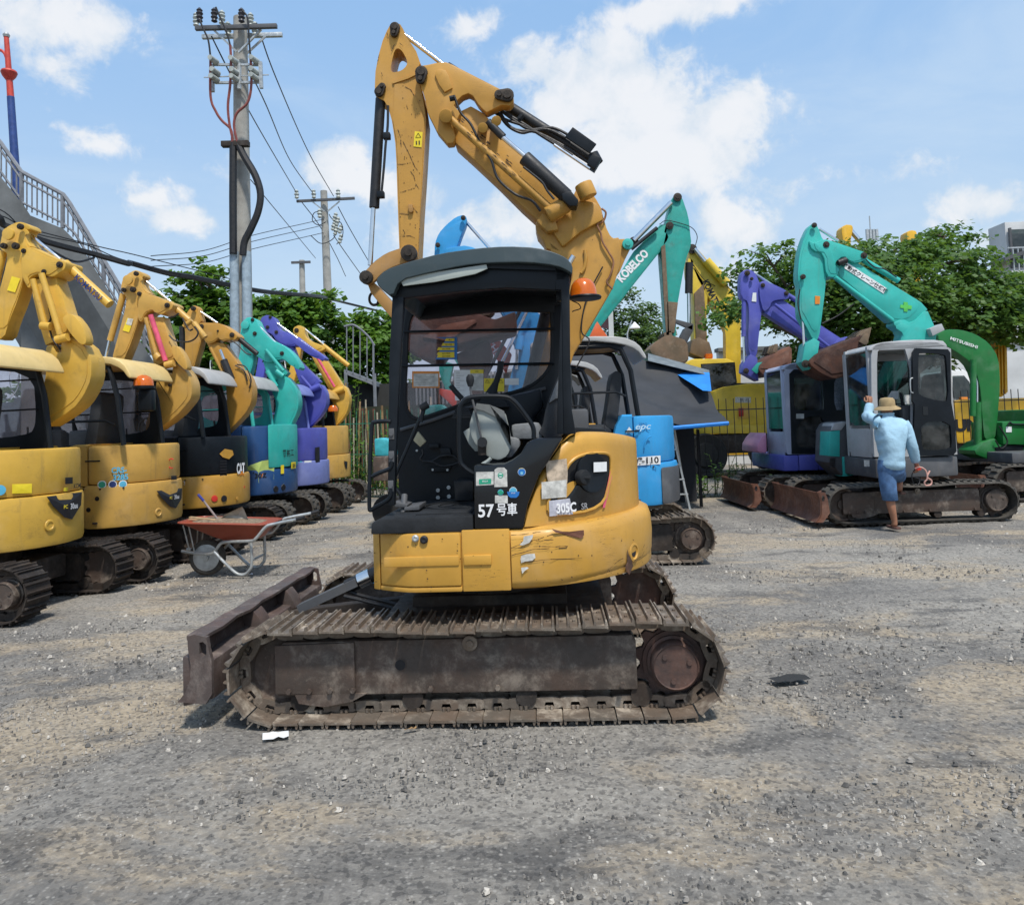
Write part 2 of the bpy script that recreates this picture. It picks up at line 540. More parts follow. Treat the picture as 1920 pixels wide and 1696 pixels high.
SEATG = plain('grey_seat_cloth', (.20, .21, .22), .9, var=.2, scale=12, bmp=.3)
SEATD = plain('dark_seat_vinyl', (.030, .033, .038), .65, var=.25, scale=12, bmp=.2)
CONS = plain('grey_console_plastic', (.33, .36, .34), .55, var=.12, scale=5, bmp=.05)
WHT = plain('white_sticker', (.75, .76, .76), .5, var=.1, scale=20, bmp=0)
WHTW = plain('worn_white_sticker', (.58, .57, .53), .6, var=.35, scale=26, bmp=0)
INK = plain('black_ink', (.012, .012, .015), .5, var=.1, bmp=0)
INKW = plain('white_ink', (.80, .80, .80), .5, var=.1, bmp=0)
INKB = plain('navy_ink', (.02, .04, .16), .5, var=.1, bmp=0)
INKBL = plain('blue_sticker', (.02, .16, .48), .4, var=.15, bmp=0)
INKLB = plain('light_blue_sticker', (.10, .42, .62), .4, var=.15, bmp=0)
INKG = plain('green_sticker', (.02, .32, .19), .4, var=.15, bmp=0)
INKR = plain('red_sticker', (.62, .04, .03), .4, var=.15, bmp=0)
INKO = plain('orange_sticker', (.75, .25, .03), .4, var=.15, bmp=0)
YST = plain('yellow_warning_sticker', (.80, .62, .03), .4, var=.12, bmp=0)
PNK = plain('pink_stripe_film', (.68, .10, .18), .4, var=.25, bmp=0)
ORB = plain('amber_beacon_lens', (.80, .17, .01), .15, var=.15, scale=10, bmp=0, spec=.6)
ORB.node_tree.nodes['Principled BSDF'].inputs['Transmission Weight'].default_value = .25
REDP = paint('red_barrow_paint', (.30, .055, .025), .5, .35, .3)
GLS = glass('cab_glass'); GLSD = glass('dark_cab_glass', (.34, .40, .40), .15); GLSF = glass('scratched_side_glass', (.80, .76, .80), .20)
TARP = plain('black_tarpaulin', (.034, .037, .043), .7, var=.35, scale=2, bmp=.3)
TARPB = plain('blue_tarpaulin', (.02, .22, .68), .5, var=.2, scale=3, bmp=.2)
WALLW = plain('pale_rendered_wall', (.55, .56, .56), .9, var=.18, scale=.8, bmp=.1)


# ------------------------------------------------------------------ ground
def make_ground():
    m, g, b, tc = newmat('gravel_yard'); o = tc.outputs['Object']
    big = g.noise(o, .38, 7, .62, .8); mid = g.noise(o, 1.5, 8, .68, .6)
    fine = g.noise(o, 26, 8, .75); grit = g.noise(o, 95, 6, .8)
    c = g.mix(g.ramp(big, .36, .6), (.16, .152, .142), (.335, .31, .27))
    # packed sandy dust
    sand = g.math('MULTIPLY', g.ramp(g.noise(g.mapping(o, (1, 1.6, 1), loc=(3.1, 7.7, 0)), .55, 9, .70, .4), .47, .60), .85)
    c = g.mix(sand, c, (.46, .37, .255))
    # dark oily asphalt crumbs
    dk = g.math('MULTIPLY', g.ramp(g.noise(g.mapping(o, (1, 2.2, 1), loc=(9, 2, 0)), .8, 9, .74, .35), .53, .63), .8)
    c = g.mix(dk, c, (.085, .083, .082))
    # tyre and track smears running across the yard
    sm = g.noise(g.mapping(o, (.35, 3.2, 1), (0, 0, .12)), 1.0, 6, .6, .5)
    c = g.mix(g.math('MULTIPLY', g.ramp(sm, .5, .72), .16), c, (.36, .33, .285))
    c = g.mix(g.math('MULTIPLY', g.ramp(mid, .35, .7), .45), c, g.mix(.5, c, (.42, .39, .34)))
    vor = g.new('ShaderNodeTexVoronoi'); vor.inputs['Scale'].default_value = 62; g.l.new(o, vor.inputs['Vector'])
    vs = g.new('ShaderNodeSeparateColor'); g.l.new(vor.outputs['Color'], vs.inputs[0])
    stone = g.math('MULTIPLY', g.ramp(vs.outputs[0], .55, .95), g.ramp(vor.outputs['Distance'], .55, .2))
    c = g.mix(g.math('MULTIPLY', stone, .6), c, (.50, .47, .42))
    c = g.mix(g.math('MULTIPLY', g.ramp(vs.outputs[1], .7, .9), .55), c, (.05, .05, .052))
    c = g.mix(g.ramp(fine, .62, .42, 0., .35), c, sc3((.1, .09, .08), .7))
    c = g.mix(g.math('MULTIPLY', g.ramp(grit, .55, .8), .35), c, (.55, .52, .47))
    g.put(b.inputs['Base Color'], c); b.inputs['Roughness'].default_value = .93; b.inputs['Specular IOR Level'].default_value = .25
    # grouser prints left by crawler tracks, in bands
    wv = g.new('ShaderNodeTexWave'); wv.inputs['Scale'].default_value = 2.4; wv.inputs['Distortion'].default_value = 1.2; wv.inputs['Detail'].default_value = 3; g.l.new(g.mapping(o, (1, .25, 1), (0, 0, .35)), wv.inputs['Vector'])
    bd_ = g.math('MULTIPLY', g.ramp(g.noise(g.mapping(o, (.22, 1.5, 1), (0, 0, .25), (4, 1, 0)), 1., 2), .52, .62), .6)
    pr_ = g.math('MULTIPLY', g.ramp(wv.outputs[1], .55, .8), bd_)
    c = g.mix(g.math('MULTIPLY', pr_, .22), c, (.42, .39, .34)); g.put(b.inputs['Base Color'], c)
    h = g.math('ADD', g.math('MULTIPLY', pr_, .4), g.math('MULTIPLY', fine, .9), g.math('ADD', g.math('MULTIPLY', mid, .9), g.math('ADD', g.math('MULTIPLY', grit, .22), g.math('MULTIPLY', stone, .28))))
    bump(g, b, h, .75, .03)
    from mathutils import noise as mn
    def axis(lo, hi, fine_lo, fine_hi, st):
        a = []; v = fine_lo
        while v < fine_hi: a.append(v); v += st
        q = [fine_hi]; s_ = st
        while q[-1] < hi: s_ *= 1.35; q.append(q[-1] + s_)
        p = [fine_lo]; s_ = st
        while p[-1] > lo: s_ *= 1.35; p.append(p[-1] - s_)
        return sorted(set(p[1:] + a + q))
    X = axis(-900, 900, -6.5, 7.5, .075); Y = axis(-60, 1400, 1.2, 12, .075)
    vs_ = []
    for y in Y:
        for x in X:
            z = -.012
            if abs(x) < 30 and -5 < y < 40:
                z += .022 * mn.noise(Vector((x * .9, y * .9, 0))) + .012 * mn.noise(Vector((x * 3.1, y * 3.1, 4))) + .008 * mn.noise(Vector((x * 8, y * 8, 9)))
                z = min(z, .004)
            vs_.append((x, y, z))
    nx = len(X)
    fs = [(j * nx + i, j * nx + i + 1, (j + 1) * nx + i + 1, (j + 1) * nx + i) for j in range(len(Y) - 1) for i in range(nx - 1)]
    me = bpy.data.meshes.new('ground'); me.from_pydata(vs_, [], fs); me.materials.append(m)
    me.polygons.foreach_set('use_smooth', [True] * len(me.polygons))
    struct(link('ground', me))
    # loose gravel lying on it
    rnd = random.Random(3)
    gm, gg, gb, gt = newmat('loose_gravel'); ri = gg.new('ShaderNodeNewGeometry').outputs['Random Per Island']
    c = gg.mix(gg.ramp(ri, .0, .5), (.09, .087, .083), (.27, .25, .225)); c = gg.mix(gg.ramp(ri, .72, 1.), c, (.52, .48, .42)); gg.put(gb.inputs['Base Color'], c); gb.inputs['Roughness'].default_value = .9; gb.inputs['Specular IOR Level'].default_value = .2
    V = []; F = []
    for i in range(52000):
        y = 1.7 + 12 * rnd.random() ** 2.1; x = (rnd.random() - .5) * (y * 1.5 + 1.5)
        q = mn.noise(Vector((x * .8, y * 1.4, 7.3)))
        if q < rnd.random() * .6 - .32: continue
        r = (.0026 + .004 * rnd.random() + .012 * rnd.random() ** 9) * (1 if y < 5 else 1.4)
        k = len(V); a0 = rnd.random() * 6; n = 4 if r < .006 else 5
        for j in range(n):
            a = a0 + j * 2 * pi / n; rr = r * (.7 + .5 * rnd.random()); V.append((x + rr * cos(a), y + rr * sin(a), -.010))
        for j in range(n):
            a = a0 + .4 + j * 2 * pi / n; rr = r * (.4 + .35 * rnd.random()); V.append((x + rr * cos(a), y + rr * sin(a), -.005 + r * (.25 + .5 * rnd.random())))
        for j in range(n): F.append((k + j, k + (j + 1) % n, k + n + (j + 1) % n, k + n + j))
        F.append(tuple(k + n + j for j in range(n)))
    me = bpy.data.meshes.new('gravel'); me.from_pydata(V, [], F); me.materials.append(gm)
    o_ = link('gravel', me); o_['kind'] = 'stuff'; tag(o_, 'loose grey and pale gravel strewn over the yard', 'gravel')


make_ground()


# ------------------------------------------------------------------ tracks
def stadium(L, R, rp):
    """path at radius rp inside an outer stadium of length L and end radius R, z from the ground; clockwise from top left"""
    s_ = L - 2 * R; per = 2 * s_ + 2 * pi * rp
    def f(s):
        s %= per
        if s < s_: return (-s_ / 2 + s, R + rp, 0.)
        s -= s_
        if s < pi * rp:
            a = s / rp; return (s_ / 2 + rp * sin(a), R + rp * cos(a), a)
        s -= pi * rp
        if s < s_: return (s_ / 2 - s, R - rp, pi)
        s -= s_; a = pi + s / rp
        return (-s_ / 2 + rp * sin(a), R + rp * cos(a), a)
    return f, per


_shoe = {}


def shoe_mesh(W, p, mat, big=True):
    k = (round(W, 3), round(p, 3), mat.name, big)
    if k in _shoe: return _shoe[k]
    b = MB(); h = p / 2
    t = .011
    # plate: slightly bent, overlapping the next shoe
    prof = [(-h * .93, .001), (-h * .93, .001 + t), (h * .84, t), (h * .97, t * .4), (h * .97, -.006), (h * .84, -.002)]
    b.prism(prof, -W / 2, W / 2)
    for x in ((-.84, .0, .84) if big else (-.6, .6)):
        b.prism([(h * x - .009, t - .002), (h * x - .004, t + .021), (h * x + .004, t + .021), (h * x + .009, t - .002)], -W / 2 + .004, W / 2 - .004)
    for y in (-.05, .05):
        lk = chaikin([(-h * .95, -.012), (-h * .95, -.05), (-h * .4, -.062), (h * .5, -.062), (h * 1.25, -.056), (h * 1.25, -.012), (h * .6, -.002), (-h * .6, -.002)], 1)
        hole = [(-h * .38, -.014), (-h * .30, -.036), (h * .30, -.036), (h * .40, -.014)]
        if big: b.prism(lk, y - .012, y + .012, holes=[hole])
        else: b.prism(lk, y - .012, y + .012)
    if big:
        for x in (-.5, .45):
            for y in (-W * .18, W * .18): b.cyl((h * x, y, t - .001), (h * x, y, t + .009), .009, seg=6)
        for x in (-.18, .18): b.cyl((h * x, -.07, -.02), (h * x, -.07, -.002), .009, seg=6)
    _shoe[k] = b.build('track_shoe', mat, data_only=True, smooth=30)
    return _shoe[k]


def rubber_belt(L, R, W, yc, root, mat):
    f, per = stadium(L, R, R - .045); n = int(per / .055); b = MB()
    rings = []
    for i in range(n):
        x, z, a = f(per * i / n); nx_, nz_ = sin(a), cos(a)
        if nz_ > .9 and abs(x) < L * .33: z -= .012 * cos(x * 5.2) + .006
        t0, t1 = .0, .024
        rings.append([(x + nx_ * t0, yc - W / 2, z + nz_ * t0), (x + nx_ * t1, yc - W / 2 + .012, z + nz_ * t1), (x + nx_ * t1, yc + W / 2 - .012, z + nz_ * t1), (x + nx_ * t0, yc + W / 2, z + nz_ * t0)])
    rings.append(rings[0])
    b.loft(rings, cap=False)
    m = int(per / .095)
    for i in range(m):
        x, z, a = f(per * i / m); tx, tz = cos(a), -sin(a); nx_, nz_ = sin(a), cos(a)
        if nz_ > .9 and abs(x) < L * .33: z -= .012 * cos(x * 5.2) + .006
        rot = Matrix(((tx, 0, nx_), (0, 1, 0), (tz, 0, nz_)))
        for sgn in (-1, 1):
            off = .024 * sgn
            c = Vector((x + nx_ * .030 + tx * off, yc + sgn * W * .25, z + nz_ * .030 + tz * off))
            b.box(c, (.058, W * .48, .028), 0, rot=rot, taper=.8)
    return b.build('rubber_belt', mat, root, smooth=35)


def make_track(root, yc, L, H, W, side=-1, kind='steel', pitch=.135, smat=None, fmat=None, x0=0, big=True, hubmat=None, hubr=.15, beam=None, belt=None, flip=1):
    """one crawler track: frame beam > shoes or belt, idler, drive hub, rollers"""
    smat = smat or STEEL; fmat = fmat or STEELF; hubmat = hubmat or fmat
    R = H / 2; b = MB()
    z0, z1 = H * .26, H * .80
    xl, xr = -L / 2 + R * .95, L / 2 - R * 1.75
    w0, w1 = yc - .085, yc + .085
    b.prism([(xl, z0), (xl, z1 * .93), (xl + .04, z1), (xr - .02, z1), (xr, z1 - .03), (xr, z0)], w0, w1, bev=.008)
    fo = yc + side * .085
    if big:
        # cover plate on the front third, seam weld and bolt heads along the bottom edge
        lo, hi = sorted((fo, fo + side * .016))
        b.prism([(xl - .005, z0 + .015), (xl - .005, z1 * .97), (xl + .42, z1 * .99), (xl + .42, z0 + .005)], lo, hi, bev=.006)
        b.prism([(xl + .1, z0 + .01), (xl + .12, z0 - .035), (xl + .25, z0 - .055), (xl + .4, z0 - .03), (xl + .48, z0 + .01)], lo, hi)
        for x in (xl + .07, xl + .18, xl + .29, xl + .41, xl + .82, xl + 1.17, xr - .08):
            b.cyl((x, fo + side * .01, z0 + .03), (x, fo + side * .034, z0 + .03), .014, seg=6)
        b.cyl((xl + .66, fo - side * .01, z0 + .15), (xl + .66, fo + side * .003, z0 + .15), .032, seg=16)
    tr = b.build('track', fmat, root, loc=(x0, 0, 0), smooth=35)
    if big:
        d = MB(); d.cyl((xl + .66, fo, z0 + .15), (xl + .66, fo + side * .006, z0 + .15), .027, seg=18)
        d.build('inspection_hole', INK, tr)
    ii = MB()
    c = Vector((-L / 2 + R, yc, R))
    ii.lathe([(.001, -.05), (.07, -.05), (.07, -.02), (R - .10, -.02), (R - .085, -.05), (R - .055, -.05), (R - .055, .05), (R - .085, .05), (R - .10, .02), (.07, .02), (.07, .05), (.001, .05)], c, (0, 1, 0), 28)
    ii.build('idler_wheel', fmat, tr)
    s = MB(); c = Vector((L / 2 - R, yc, R)); nt = 11
    pr = []
    for i in range(nt * 4):
        a = 2 * pi * i / (nt * 4); rr = (R - .052) if i % 4 in (0, 1) else (R - .088)
        pr.append((c.x + rr * cos(a), c.z + rr * sin(a)))
    s.prism(pr, yc - .02, yc + .02); s.lathe([(.001, .0), (R - .095, .0), (R - .10, .03), (hubr * 1.3, .034), (.001, .034)], c, (0, side, 0), 30)
    s.lathe([(.001, 0), (hubr * 1.12, 0), (hubr * 1.12, .05), (hubr, .055), (hubr, .125), (hubr * .92, .137), (hubr * .88, .13), (.001, .132)], c, (0, side, 0), 30)
    for i in range(9):
        a = 2 * pi * i / 9
        s.cyl((c.x + (hubr * 1.22) * cos(a), yc, c.z + hubr * 1.22 * sin(a)), (c.x + hubr * 1.22 * cos(a), yc + side * .035, c.z + hubr * 1.22 * sin(a)), .012, seg=6)
    for a in (.3, 2.4, 4.5):
        s.cyl((c.x + hubr * .6 * cos(a), yc + side * .12, c.z + hubr * .6 * sin(a)), (c.x + hubr * .6 * cos(a), yc + side * .14, c.z + hubr * .6 * sin(a)), .014, seg=8)
    s.build('drive_hub', hubmat, tr)
    rl = MB()
    for k in range(4):
        x = xl + .12 + (xr - xl - .1) * k / 3.
        rl.cyl((x, yc - .07, z0 - .03), (x, yc + .07, z0 - .03), .055, seg=14)
    rl.build('track_roller', STEELD, tr)
    cr = MB(); cx_ = -.02
    cr.cyl((cx_, yc - .05, H - .125), (cx_, yc + side * .10, H - .125), .040, seg=18, bev=.004); cr.cyl((cx_, yc + side * .10, H - .125), (cx_, yc + side * .112, H - .125), .018, seg=12)
    cr.build('carrier_roller', STEEL, tr)
    if kind == 'steel':
        f, per = stadium(L, R, R - .034); n = int(round(per / pitch)); p = per / n
        me = shoe_mesh(W, p, smat, big); off = random.random() * p
        for i in range(n):
            x, z, a = f(i * p + off)
            if cos(a) > .9: z += .006 * sin(x * 9) - (.012 * cos(x * 2.6) if abs(x) < L * .35 else 0)
            tx, tz = cos(a), -sin(a); nx_, nz_ = sin(a), cos(a)
            M = Matrix(((tx, 0, nx_, x), (0, 1, 0, yc), (tz, 0, nz_, z), (0, 0, 0, 1)))
            if side > 0: M = M @ Matrix.Rotation(0, 4, 'Z')
            link('track_shoe', me, tr, mat=M)
    else:
        rubber_belt(L, R, W, yc, tr, belt or RUB)
    return tr


def oblong(cx, cz, w, h, n=8):
    return [(cx + w * cos(2 * pi * i / n / 1.0), cz + h * sin(2 * pi * i / n)) for i in range(n)]


def dozer(root, x, w, z0, h, mat, arm_to=.75, yc=0, d=.16, cyl=True, armmat=None):
    """curved dozer blade standing in front (-x) of the tracks"""
    b = MB(); t = .016
    prof = [(x - d * .55, z0), (x - d * .12, z0 + h * .18), (x, z0 + h * .5), (x - d * .03, z0 + h * .8), (x - d * .22, z0 + h)]
    prof = chaikin(prof, 1, False)
    back = [(px_ + t + (.0 if i else 0), pz) for i, (px_, pz) in enumerate(prof)]
    b.prism(prof + back[::-1], yc - w / 2, yc + w / 2)
    bl = b.build('blade', mat, root, smooth=50)
    e = MB()
    ep = [(prof[0][0], z0), (prof[0][0] + d * .65, z0 - .005), (x + d * .72, z0 + h * .30), (x + d * .6, z0 + h * .78), (x + d * .42, z0 + h * 1.0), (x - d * .3, z0 + h * 1.03)] + [(p_[0] - .004, p_[1]) for p_ in prof[::-1][1:-1]]
    hole = oblong(x + d * .22, z0 + h * .80, .022, .045)
    for y in (yc - w / 2, yc + w / 2 - .02): e.prism(ep, y, y + .02, holes=[hole])
    e.build('end_plate', mat, bl, smooth=30)
    r = MB()
    r.box((x + .045, yc, z0 + h * .30), (.09, w * .99, .14), .01)
    for y in (-.33, -.12, .12, .33): r.prism([(x + .01, z0 + h * .3), (x + .02, z0 + h * .95), (x + .10, z0 + h * .35)], yc + y * w, yc + y * w + .02)
    r.build('stiffener', mat, bl)
    a = MB()
    for y in (-.28, .28):
        a.prism([(x + .05, z0 + .08), (x + .05, z0 + .2), (x + arm_to, z0 + .34), (x + arm_to, z0 + .20)], yc + y - .035, yc + y + .035, bev=.006)
    a.build('push_arm', armmat or mat, root)
    return bl
# ================================================================== the near excavator
M_ = Fr(-.153, 4.97, -2.6)
ME = thing('excavator', 'large ochre yellow canopy excavator in the foreground, side on, boom raised high', 'excavator', M_.O, M_.yaw)
z1 = zm(660, 440, 2.4233); z2 = zm(320, 1020, 3.5556); z3 = zm(840, 1020, 3.4286); z4 = zm(660, 20, 3.141); zw = zm(740, 540, 5.647); zc = zm(680, 780, 7.067); zb = zm(880, 780, 4.989)


def px_tube(fr, pts, ly, r, name, mat, parent, n=5, seg=8, smoothit=True):
    P = [fr.L(a, b, l if False else ly) if not isinstance(ly, (list, tuple)) else fr.L(a, b, ly[i]) for i, (a, b) in enumerate(pts)]
    if smoothit and len(P) > 2: P = spline(P, n)
    return MB().tube(P, r, seg).build(name, mat, parent)


def px_cyl(fr, a, b, ly, r, name, mat, parent, r1=None, seg=18, bev=0):
    return MB().cyl(fr.L(*a, ly), fr.L(*b, ly), r, r1, seg, bev=bev).build(name, mat, parent)


def px_prism(fr, pts, ly, th, name, mat, parent, bev=0, holes=(), it=0, smooth=35, **k):
    P = fr.poly(pts, ly)
    if it: P = chaikin(P, it)
    H_ = [chaikin(fr.poly(h, ly), 1) for h in holes]
    return MB().prism(P, ly, ly + th, bev, H_, **k).build(name, mat, parent, smooth=smooth)


def pin(fr, p, ly, r, mat=None, parent=None, name='pin', t=.03):
    c = fr.L(*p, ly); b = MB()
    b.cyl(c + Vector((0, -t, 0)), c + Vector((0, .02, 0)), r, seg=18, bev=.004); b.cyl(c + Vector((0, -t - .012, 0)), c + Vector((0, -t, 0)), r * .45, seg=8)
    return b.build(name, mat or PINM, parent)


def pin2(fr, p, q, ly, r, parent, mat=None, name='pin_plate'):
    """keeper plate: rounded bar between p and q with a boss at each end"""
    a, c = fr.L(*p, ly), fr.L(*q, ly); b = MB(); d = (c - a); n = Vector((-d.z, 0, d.x)).normalized()
    pts = []
    for k in range(9): t = pi * k / 8; pts.append(a + (n * cos(t) - d.normalized() * sin(t)) * r)
    for k in range(9): t = pi * k / 8; pts.append(c + (-n * cos(t) + d.normalized() * sin(t)) * r * .75)
    b.prism([(v.x, v.z) for v in pts], ly - .022, ly + .005, bev=.004)
    b.cyl(a + Vector((0, -.034, 0)), a, r * .62, seg=14); b.cyl(c + Vector((0, -.036, 0)), c, r * .38, seg=8)
    return b.build(name, mat or PINM, parent)


for s_, nm in ((-1, 'near'), (1, 'far')):
    make_track(ME, s_ * .79, 2.59, .515, .40, s_, pitch=.135, hubmat=rusty('hub_casting', (.07,.05,.045), (.15,.08,.06), (.24,.19,.16), .7, .6, .4), hubr=.122, x0=-.055)
# centre frame and slewing ring
b = MB(); b.box((.05, 0, .36), (1.25, 1.3, .26), .03); b.box((0, 0, .50), (.9, .95, .1), .02)
b.build('centre_frame', STEELD, ME)
MB().lathe([(.40, .52), (.46, .54), (.46, .62), (.38, .66)], (0, 0, 0)).build('slewing_ring', STEELD, ME)

# ---- dozer blade (its outline seen end on at the near side, the rest running across)
lyb = -.97
prof = M_.poly(z2([(110, 615), (160, 602), (240, 620), (252, 700), (272, 780), (275, 1000), (232, 1066), (45, 1052), (100, 985), (130, 900), (132, 800), (115, 700)]), lyb)
hole = M_.poly(z2([(190, 655), (215, 650), (236, 670), (238, 730), (215, 748), (192, 730)]), lyb)
bx = sum(p[0] for p in prof) / len(prof)
bl = MB().prism(prof, lyb, lyb + .03, holes=[hole]).build('blade', BLADE, ME, smooth=35); MB().prism(prof, .95, .98, holes=[hole]).build('end_plate', BLADE, bl, smooth=35)
curve = [prof[7], prof[8], prof[9], prof[10], prof[11], prof[0]]
c2 = chaikin(curve, 1, False); back = [(x + .02, z) for x, z in c2]
b = MB(); b.prism(c2 + back[::-1], lyb + .03, .95)
b.build('mouldboard', BLADE, bl)
b = MB(); top = prof[0]
rnd = random.Random(5); n = 26; rings = []
for i in range(n + 1):
    y = lyb + .005 + (1.94) * i / n; w = .085 + .006 * rnd.random() + .006 * sin(i * .9); dz = .003 * sin(i * 1.3)
    rings.append([(top[0] - .005, y, top[1] - .02 + dz), (top[0] - .005, y, top[1] + .004 + dz), (top[0] + w, y, top[1] - .002 + dz), (top[0] + w, y, top[1] - .018 + dz)])
b.loft(rings); b.build('top_flange', BLADE, bl)
b = MB(); q = prof[4]
b.prism([(q[0] - .17, q[1] + .02), (q[0] + .0, q[1] + .0), (q[0] + .0, q[1] - .20), (q[0] - .17, q[1] - .24)], lyb + .03, .95, bev=.012)
b.build('box_beam', BLADE, bl)
b = MB()
for y in (-.30, .28): b.prism([(top[0] + .02, top[1] - .02), (top[0] + .03, q[1] - .05), (q[0] + .03, q[1] - .02), (q[0] + .0, q[1] + .05), (top[0] + .09, top[1] - .03)], y, y + .14, bev=.004)
b.build('gusset', BLADE, bl)
b = MB()
for y in (-.28, .28): b.prism([(q[0] - .02, q[1] - .03), (q[0] - .02, q[1] - .17), (-.55, .24), (-.55, .40)], y - .05, y + .05, bev=.008)
b.build('push_arm', STEELD, ME)
# blade cylinder with its cover plate and hoses
a, c = M_.L(565, 1140, -.1), M_.L(672, 1090, -.1)
b = MB(); dv = (c - a); nv = Vector((-dv.z, 0, dv.x)).normalized()
for s_ in (-1,):
    b.faces([a + Vector((0, -.06, 0)) - nv * .02, c + Vector((0, -.06, 0)) - nv * .02, c + Vector((0, -.06, 0)) + nv * .03, a + Vector((0, -.06, 0)) + nv * .03, a + Vector((0, .06, 0)) + nv * .03, c + Vector((0, .06, 0)) + nv * .03, c + Vector((0, .06, 0)) - nv * .02, a + Vector((0, .06, 0)) - nv * .02], [(0, 1, 2, 3), (3, 2, 5, 4), (4, 5, 6, 7), (0, 3, 4, 7), (1, 2, 5, 6)])
b.build('cylinder_cover', GREYD, ME)
MB().cyl(c - dv * .2, c + dv * .45, .045, seg=16).build('blade_cylinder', HOSE, ME)
MB().cyl(c + dv * .02, c + dv * .22, .05, seg=16).build('cylinder_collar', CHR, ME)
for k, dy in enumerate((-.07, -.02)):
    pts = [(645, 1117 - k * 3), (668, 1122), (690, 1128), (715, 1134), (745, 1142)]
    px_tube(M_, [(x, y - k * 9) for x, y in pts], dy - .1, .012, 'hydraulic_hose', HOSE, ME)

# ---- lower body belt
R = .995
def plan_y(x, half=.925):
    return min(half, sqrt(max(.0, R * R - x * x)))
bz0, bz1 = M_.L(830, 1110, -.925).z, M_.L(830, 995, -.925).z
xl = M_.L(690, 1050, -.925).x; xd = M_.L(706, 1050, -.925).x; xs1 = M_.L(865.5, 1050, -.925).x; xs2 = M_.L(958, 1050, -.925).x
def belt_plan(off, x0, x1, n=22, lim=.925):
    near = []
    for i in range(n + 1):
        x = x0 + (x1 - x0) * i / n; near.append((x, -(plan_y(x, lim) - off)))
    return near
full = belt_plan(.014, xl + .014, R - .02, 40)
core = full + [(x, -y) for x, y in full[::-1]]
# de-duplicate the tip
b = MB(); b.prism(core, bz0 + .01, bz1 - .004, bev=.02, plane='xy'); b.build('belt_core', CATY, ME, smooth=40)
def belt_panel(name, x0, x1, mat=CATY, zz0=None, zz1=None, th=.03, bev=.007, off=0.):
    a = belt_plan(off, x0, x1, max(2, int((x1 - x0) / .04)))
    inn = [(x, y + th) for x, y in a]
    b = MB(); b.prism(a + inn[::-1], zz0 or bz0, zz1 or bz1, bev=bev, plane='xy', seg_ang=.8)
    return b.build(name, mat, ME, smooth=35)
belt_panel('corner_panel', xl, xd - .004)
door = belt_panel('access_door', xd + .002, xs1 - .003, zz0=bz0 + .03, zz1=bz1 - .012, off=-.004, bev=.012)
belt_panel('lower_lip', xd - .002, xs1, zz0=bz0, zz1=bz0 + .026, off=.0, bev=.008)
mid = belt_panel('side_panel', xs1 + .003, xs2 - .003)
# pressed rib between the two panels
for (x0, x1, par) in ((xd + .04, xs1 - .012, door), (xs1 + .012, xs2 - .10, mid)):
    b = MB(); zc_ = M_.L(800, 1052, -.93).z
    b.box(((x0 + x1) / 2, -.928, zc_), (x1 - x0, .016, .052), .007); b.build('pressed_rib', CATY, par)
# counterweight: rounded, wraps round the tail
xs = xs2 + .003; N = 30; rings = []
def sect(x, y, z0, z1, sgn=-1, e=.035, th=.12):
    return y
outer = []
for i in range(N + 1):
    t = i / N; ang = None
    outer.append(t)
path = []
xx = xs
while xx < R * .45: path.append((xx, -plan_y(xx))); xx += .06
a0 = atan2(-plan_y(R * .45), R * .45); a1 = -a0
for i in range(37):
    a = a0 + (a1 - a0) * i / 36; path.append((R * cos(a), R * sin(a)))
xx = R * .45
while xx > .1: xx -= .06; path.append((xx, plan_y(xx)))
rings = []
for i, (x, y) in enumerate(path):
    p, q_ = path[max(0, i - 1)], path[min(len(path) - 1, i + 1)]
    t = Vector((q_[0] - p[0], q_[1] - p[1], 0)).normalized(); n_ = Vector((t.y, -t.x, 0))
    C = Vector((x, y, 0)); e = .05
    tail = max(0, min(1, (x - .2) / .8))
    zt = bz1 + .0 + .03 * tail; zb_ = bz0 + .035 * tail
    r_ = [C - n_ * .12 + Vector((0, 0, zb_)), C - n_ * .04 + Vector((0, 0, zb_)), C - n_ * .012 + Vector((0, 0, zb_ + .014)), C + Vector((0, 0, zb_ + .05)),
          C + Vector((0, 0, (zb_ + zt) / 2)) + n_ * .006, C + Vector((0, 0, zt - .06)), C - n_ * .014 + Vector((0, 0, zt - .018)), C - n_ * .05 + Vector((0, 0, zt)), C - n_ * .16 + Vector((0, 0, zt))]
    rings.append(r_)
b = MB(); b.loft(rings); cw = b.build('counterweight', CATY, ME, smooth=50)


def onbody(px, py, off=.004, half=.925):
    """where a photo point falls on the curved side of the body"""
    lo, hi = -half, 0.
    for ly in [(-half + k * .01) for k in range(95)]:
        p = M_.L(px, py, ly)
        if -plan_y(p.x, half) <= ly + 1e-6 or ly > -.02:
            y = -plan_y(p.x, half)
            if abs(y) >= half - 1e-4: n_ = Vector((0, -1, 0)); p = M_.L(px, py, -half)
            else: n_ = Vector((p.x, y, 0)).normalized()
            return p + n_ * off, n_
    return M_.L(px, py, -half), Vector((0, -1, 0))


def decal(pts, name, mat, parent, off=.005, half=.925, sub=0):
    V = [onbody(a, b_, off, half)[0] for a, b_ in pts]
    b = MB()
    c = sum(V, Vector()) / len(V)
    if sub:
        m = sum((Vector(p) for p in [(a, b_, 0) for a, b_ in pts]), Vector()) / len(pts)
        c = onbody(m.x, m.y, off, half)[0]
    vs = [b.b.verts.new(v) for v in V]; cv = b.b.verts.new(c)
    for i in range(len(vs)): b.b.faces.new((vs[i], vs[(i + 1) % len(vs)], cv))
    return b.build(name, mat, parent, smooth=0)


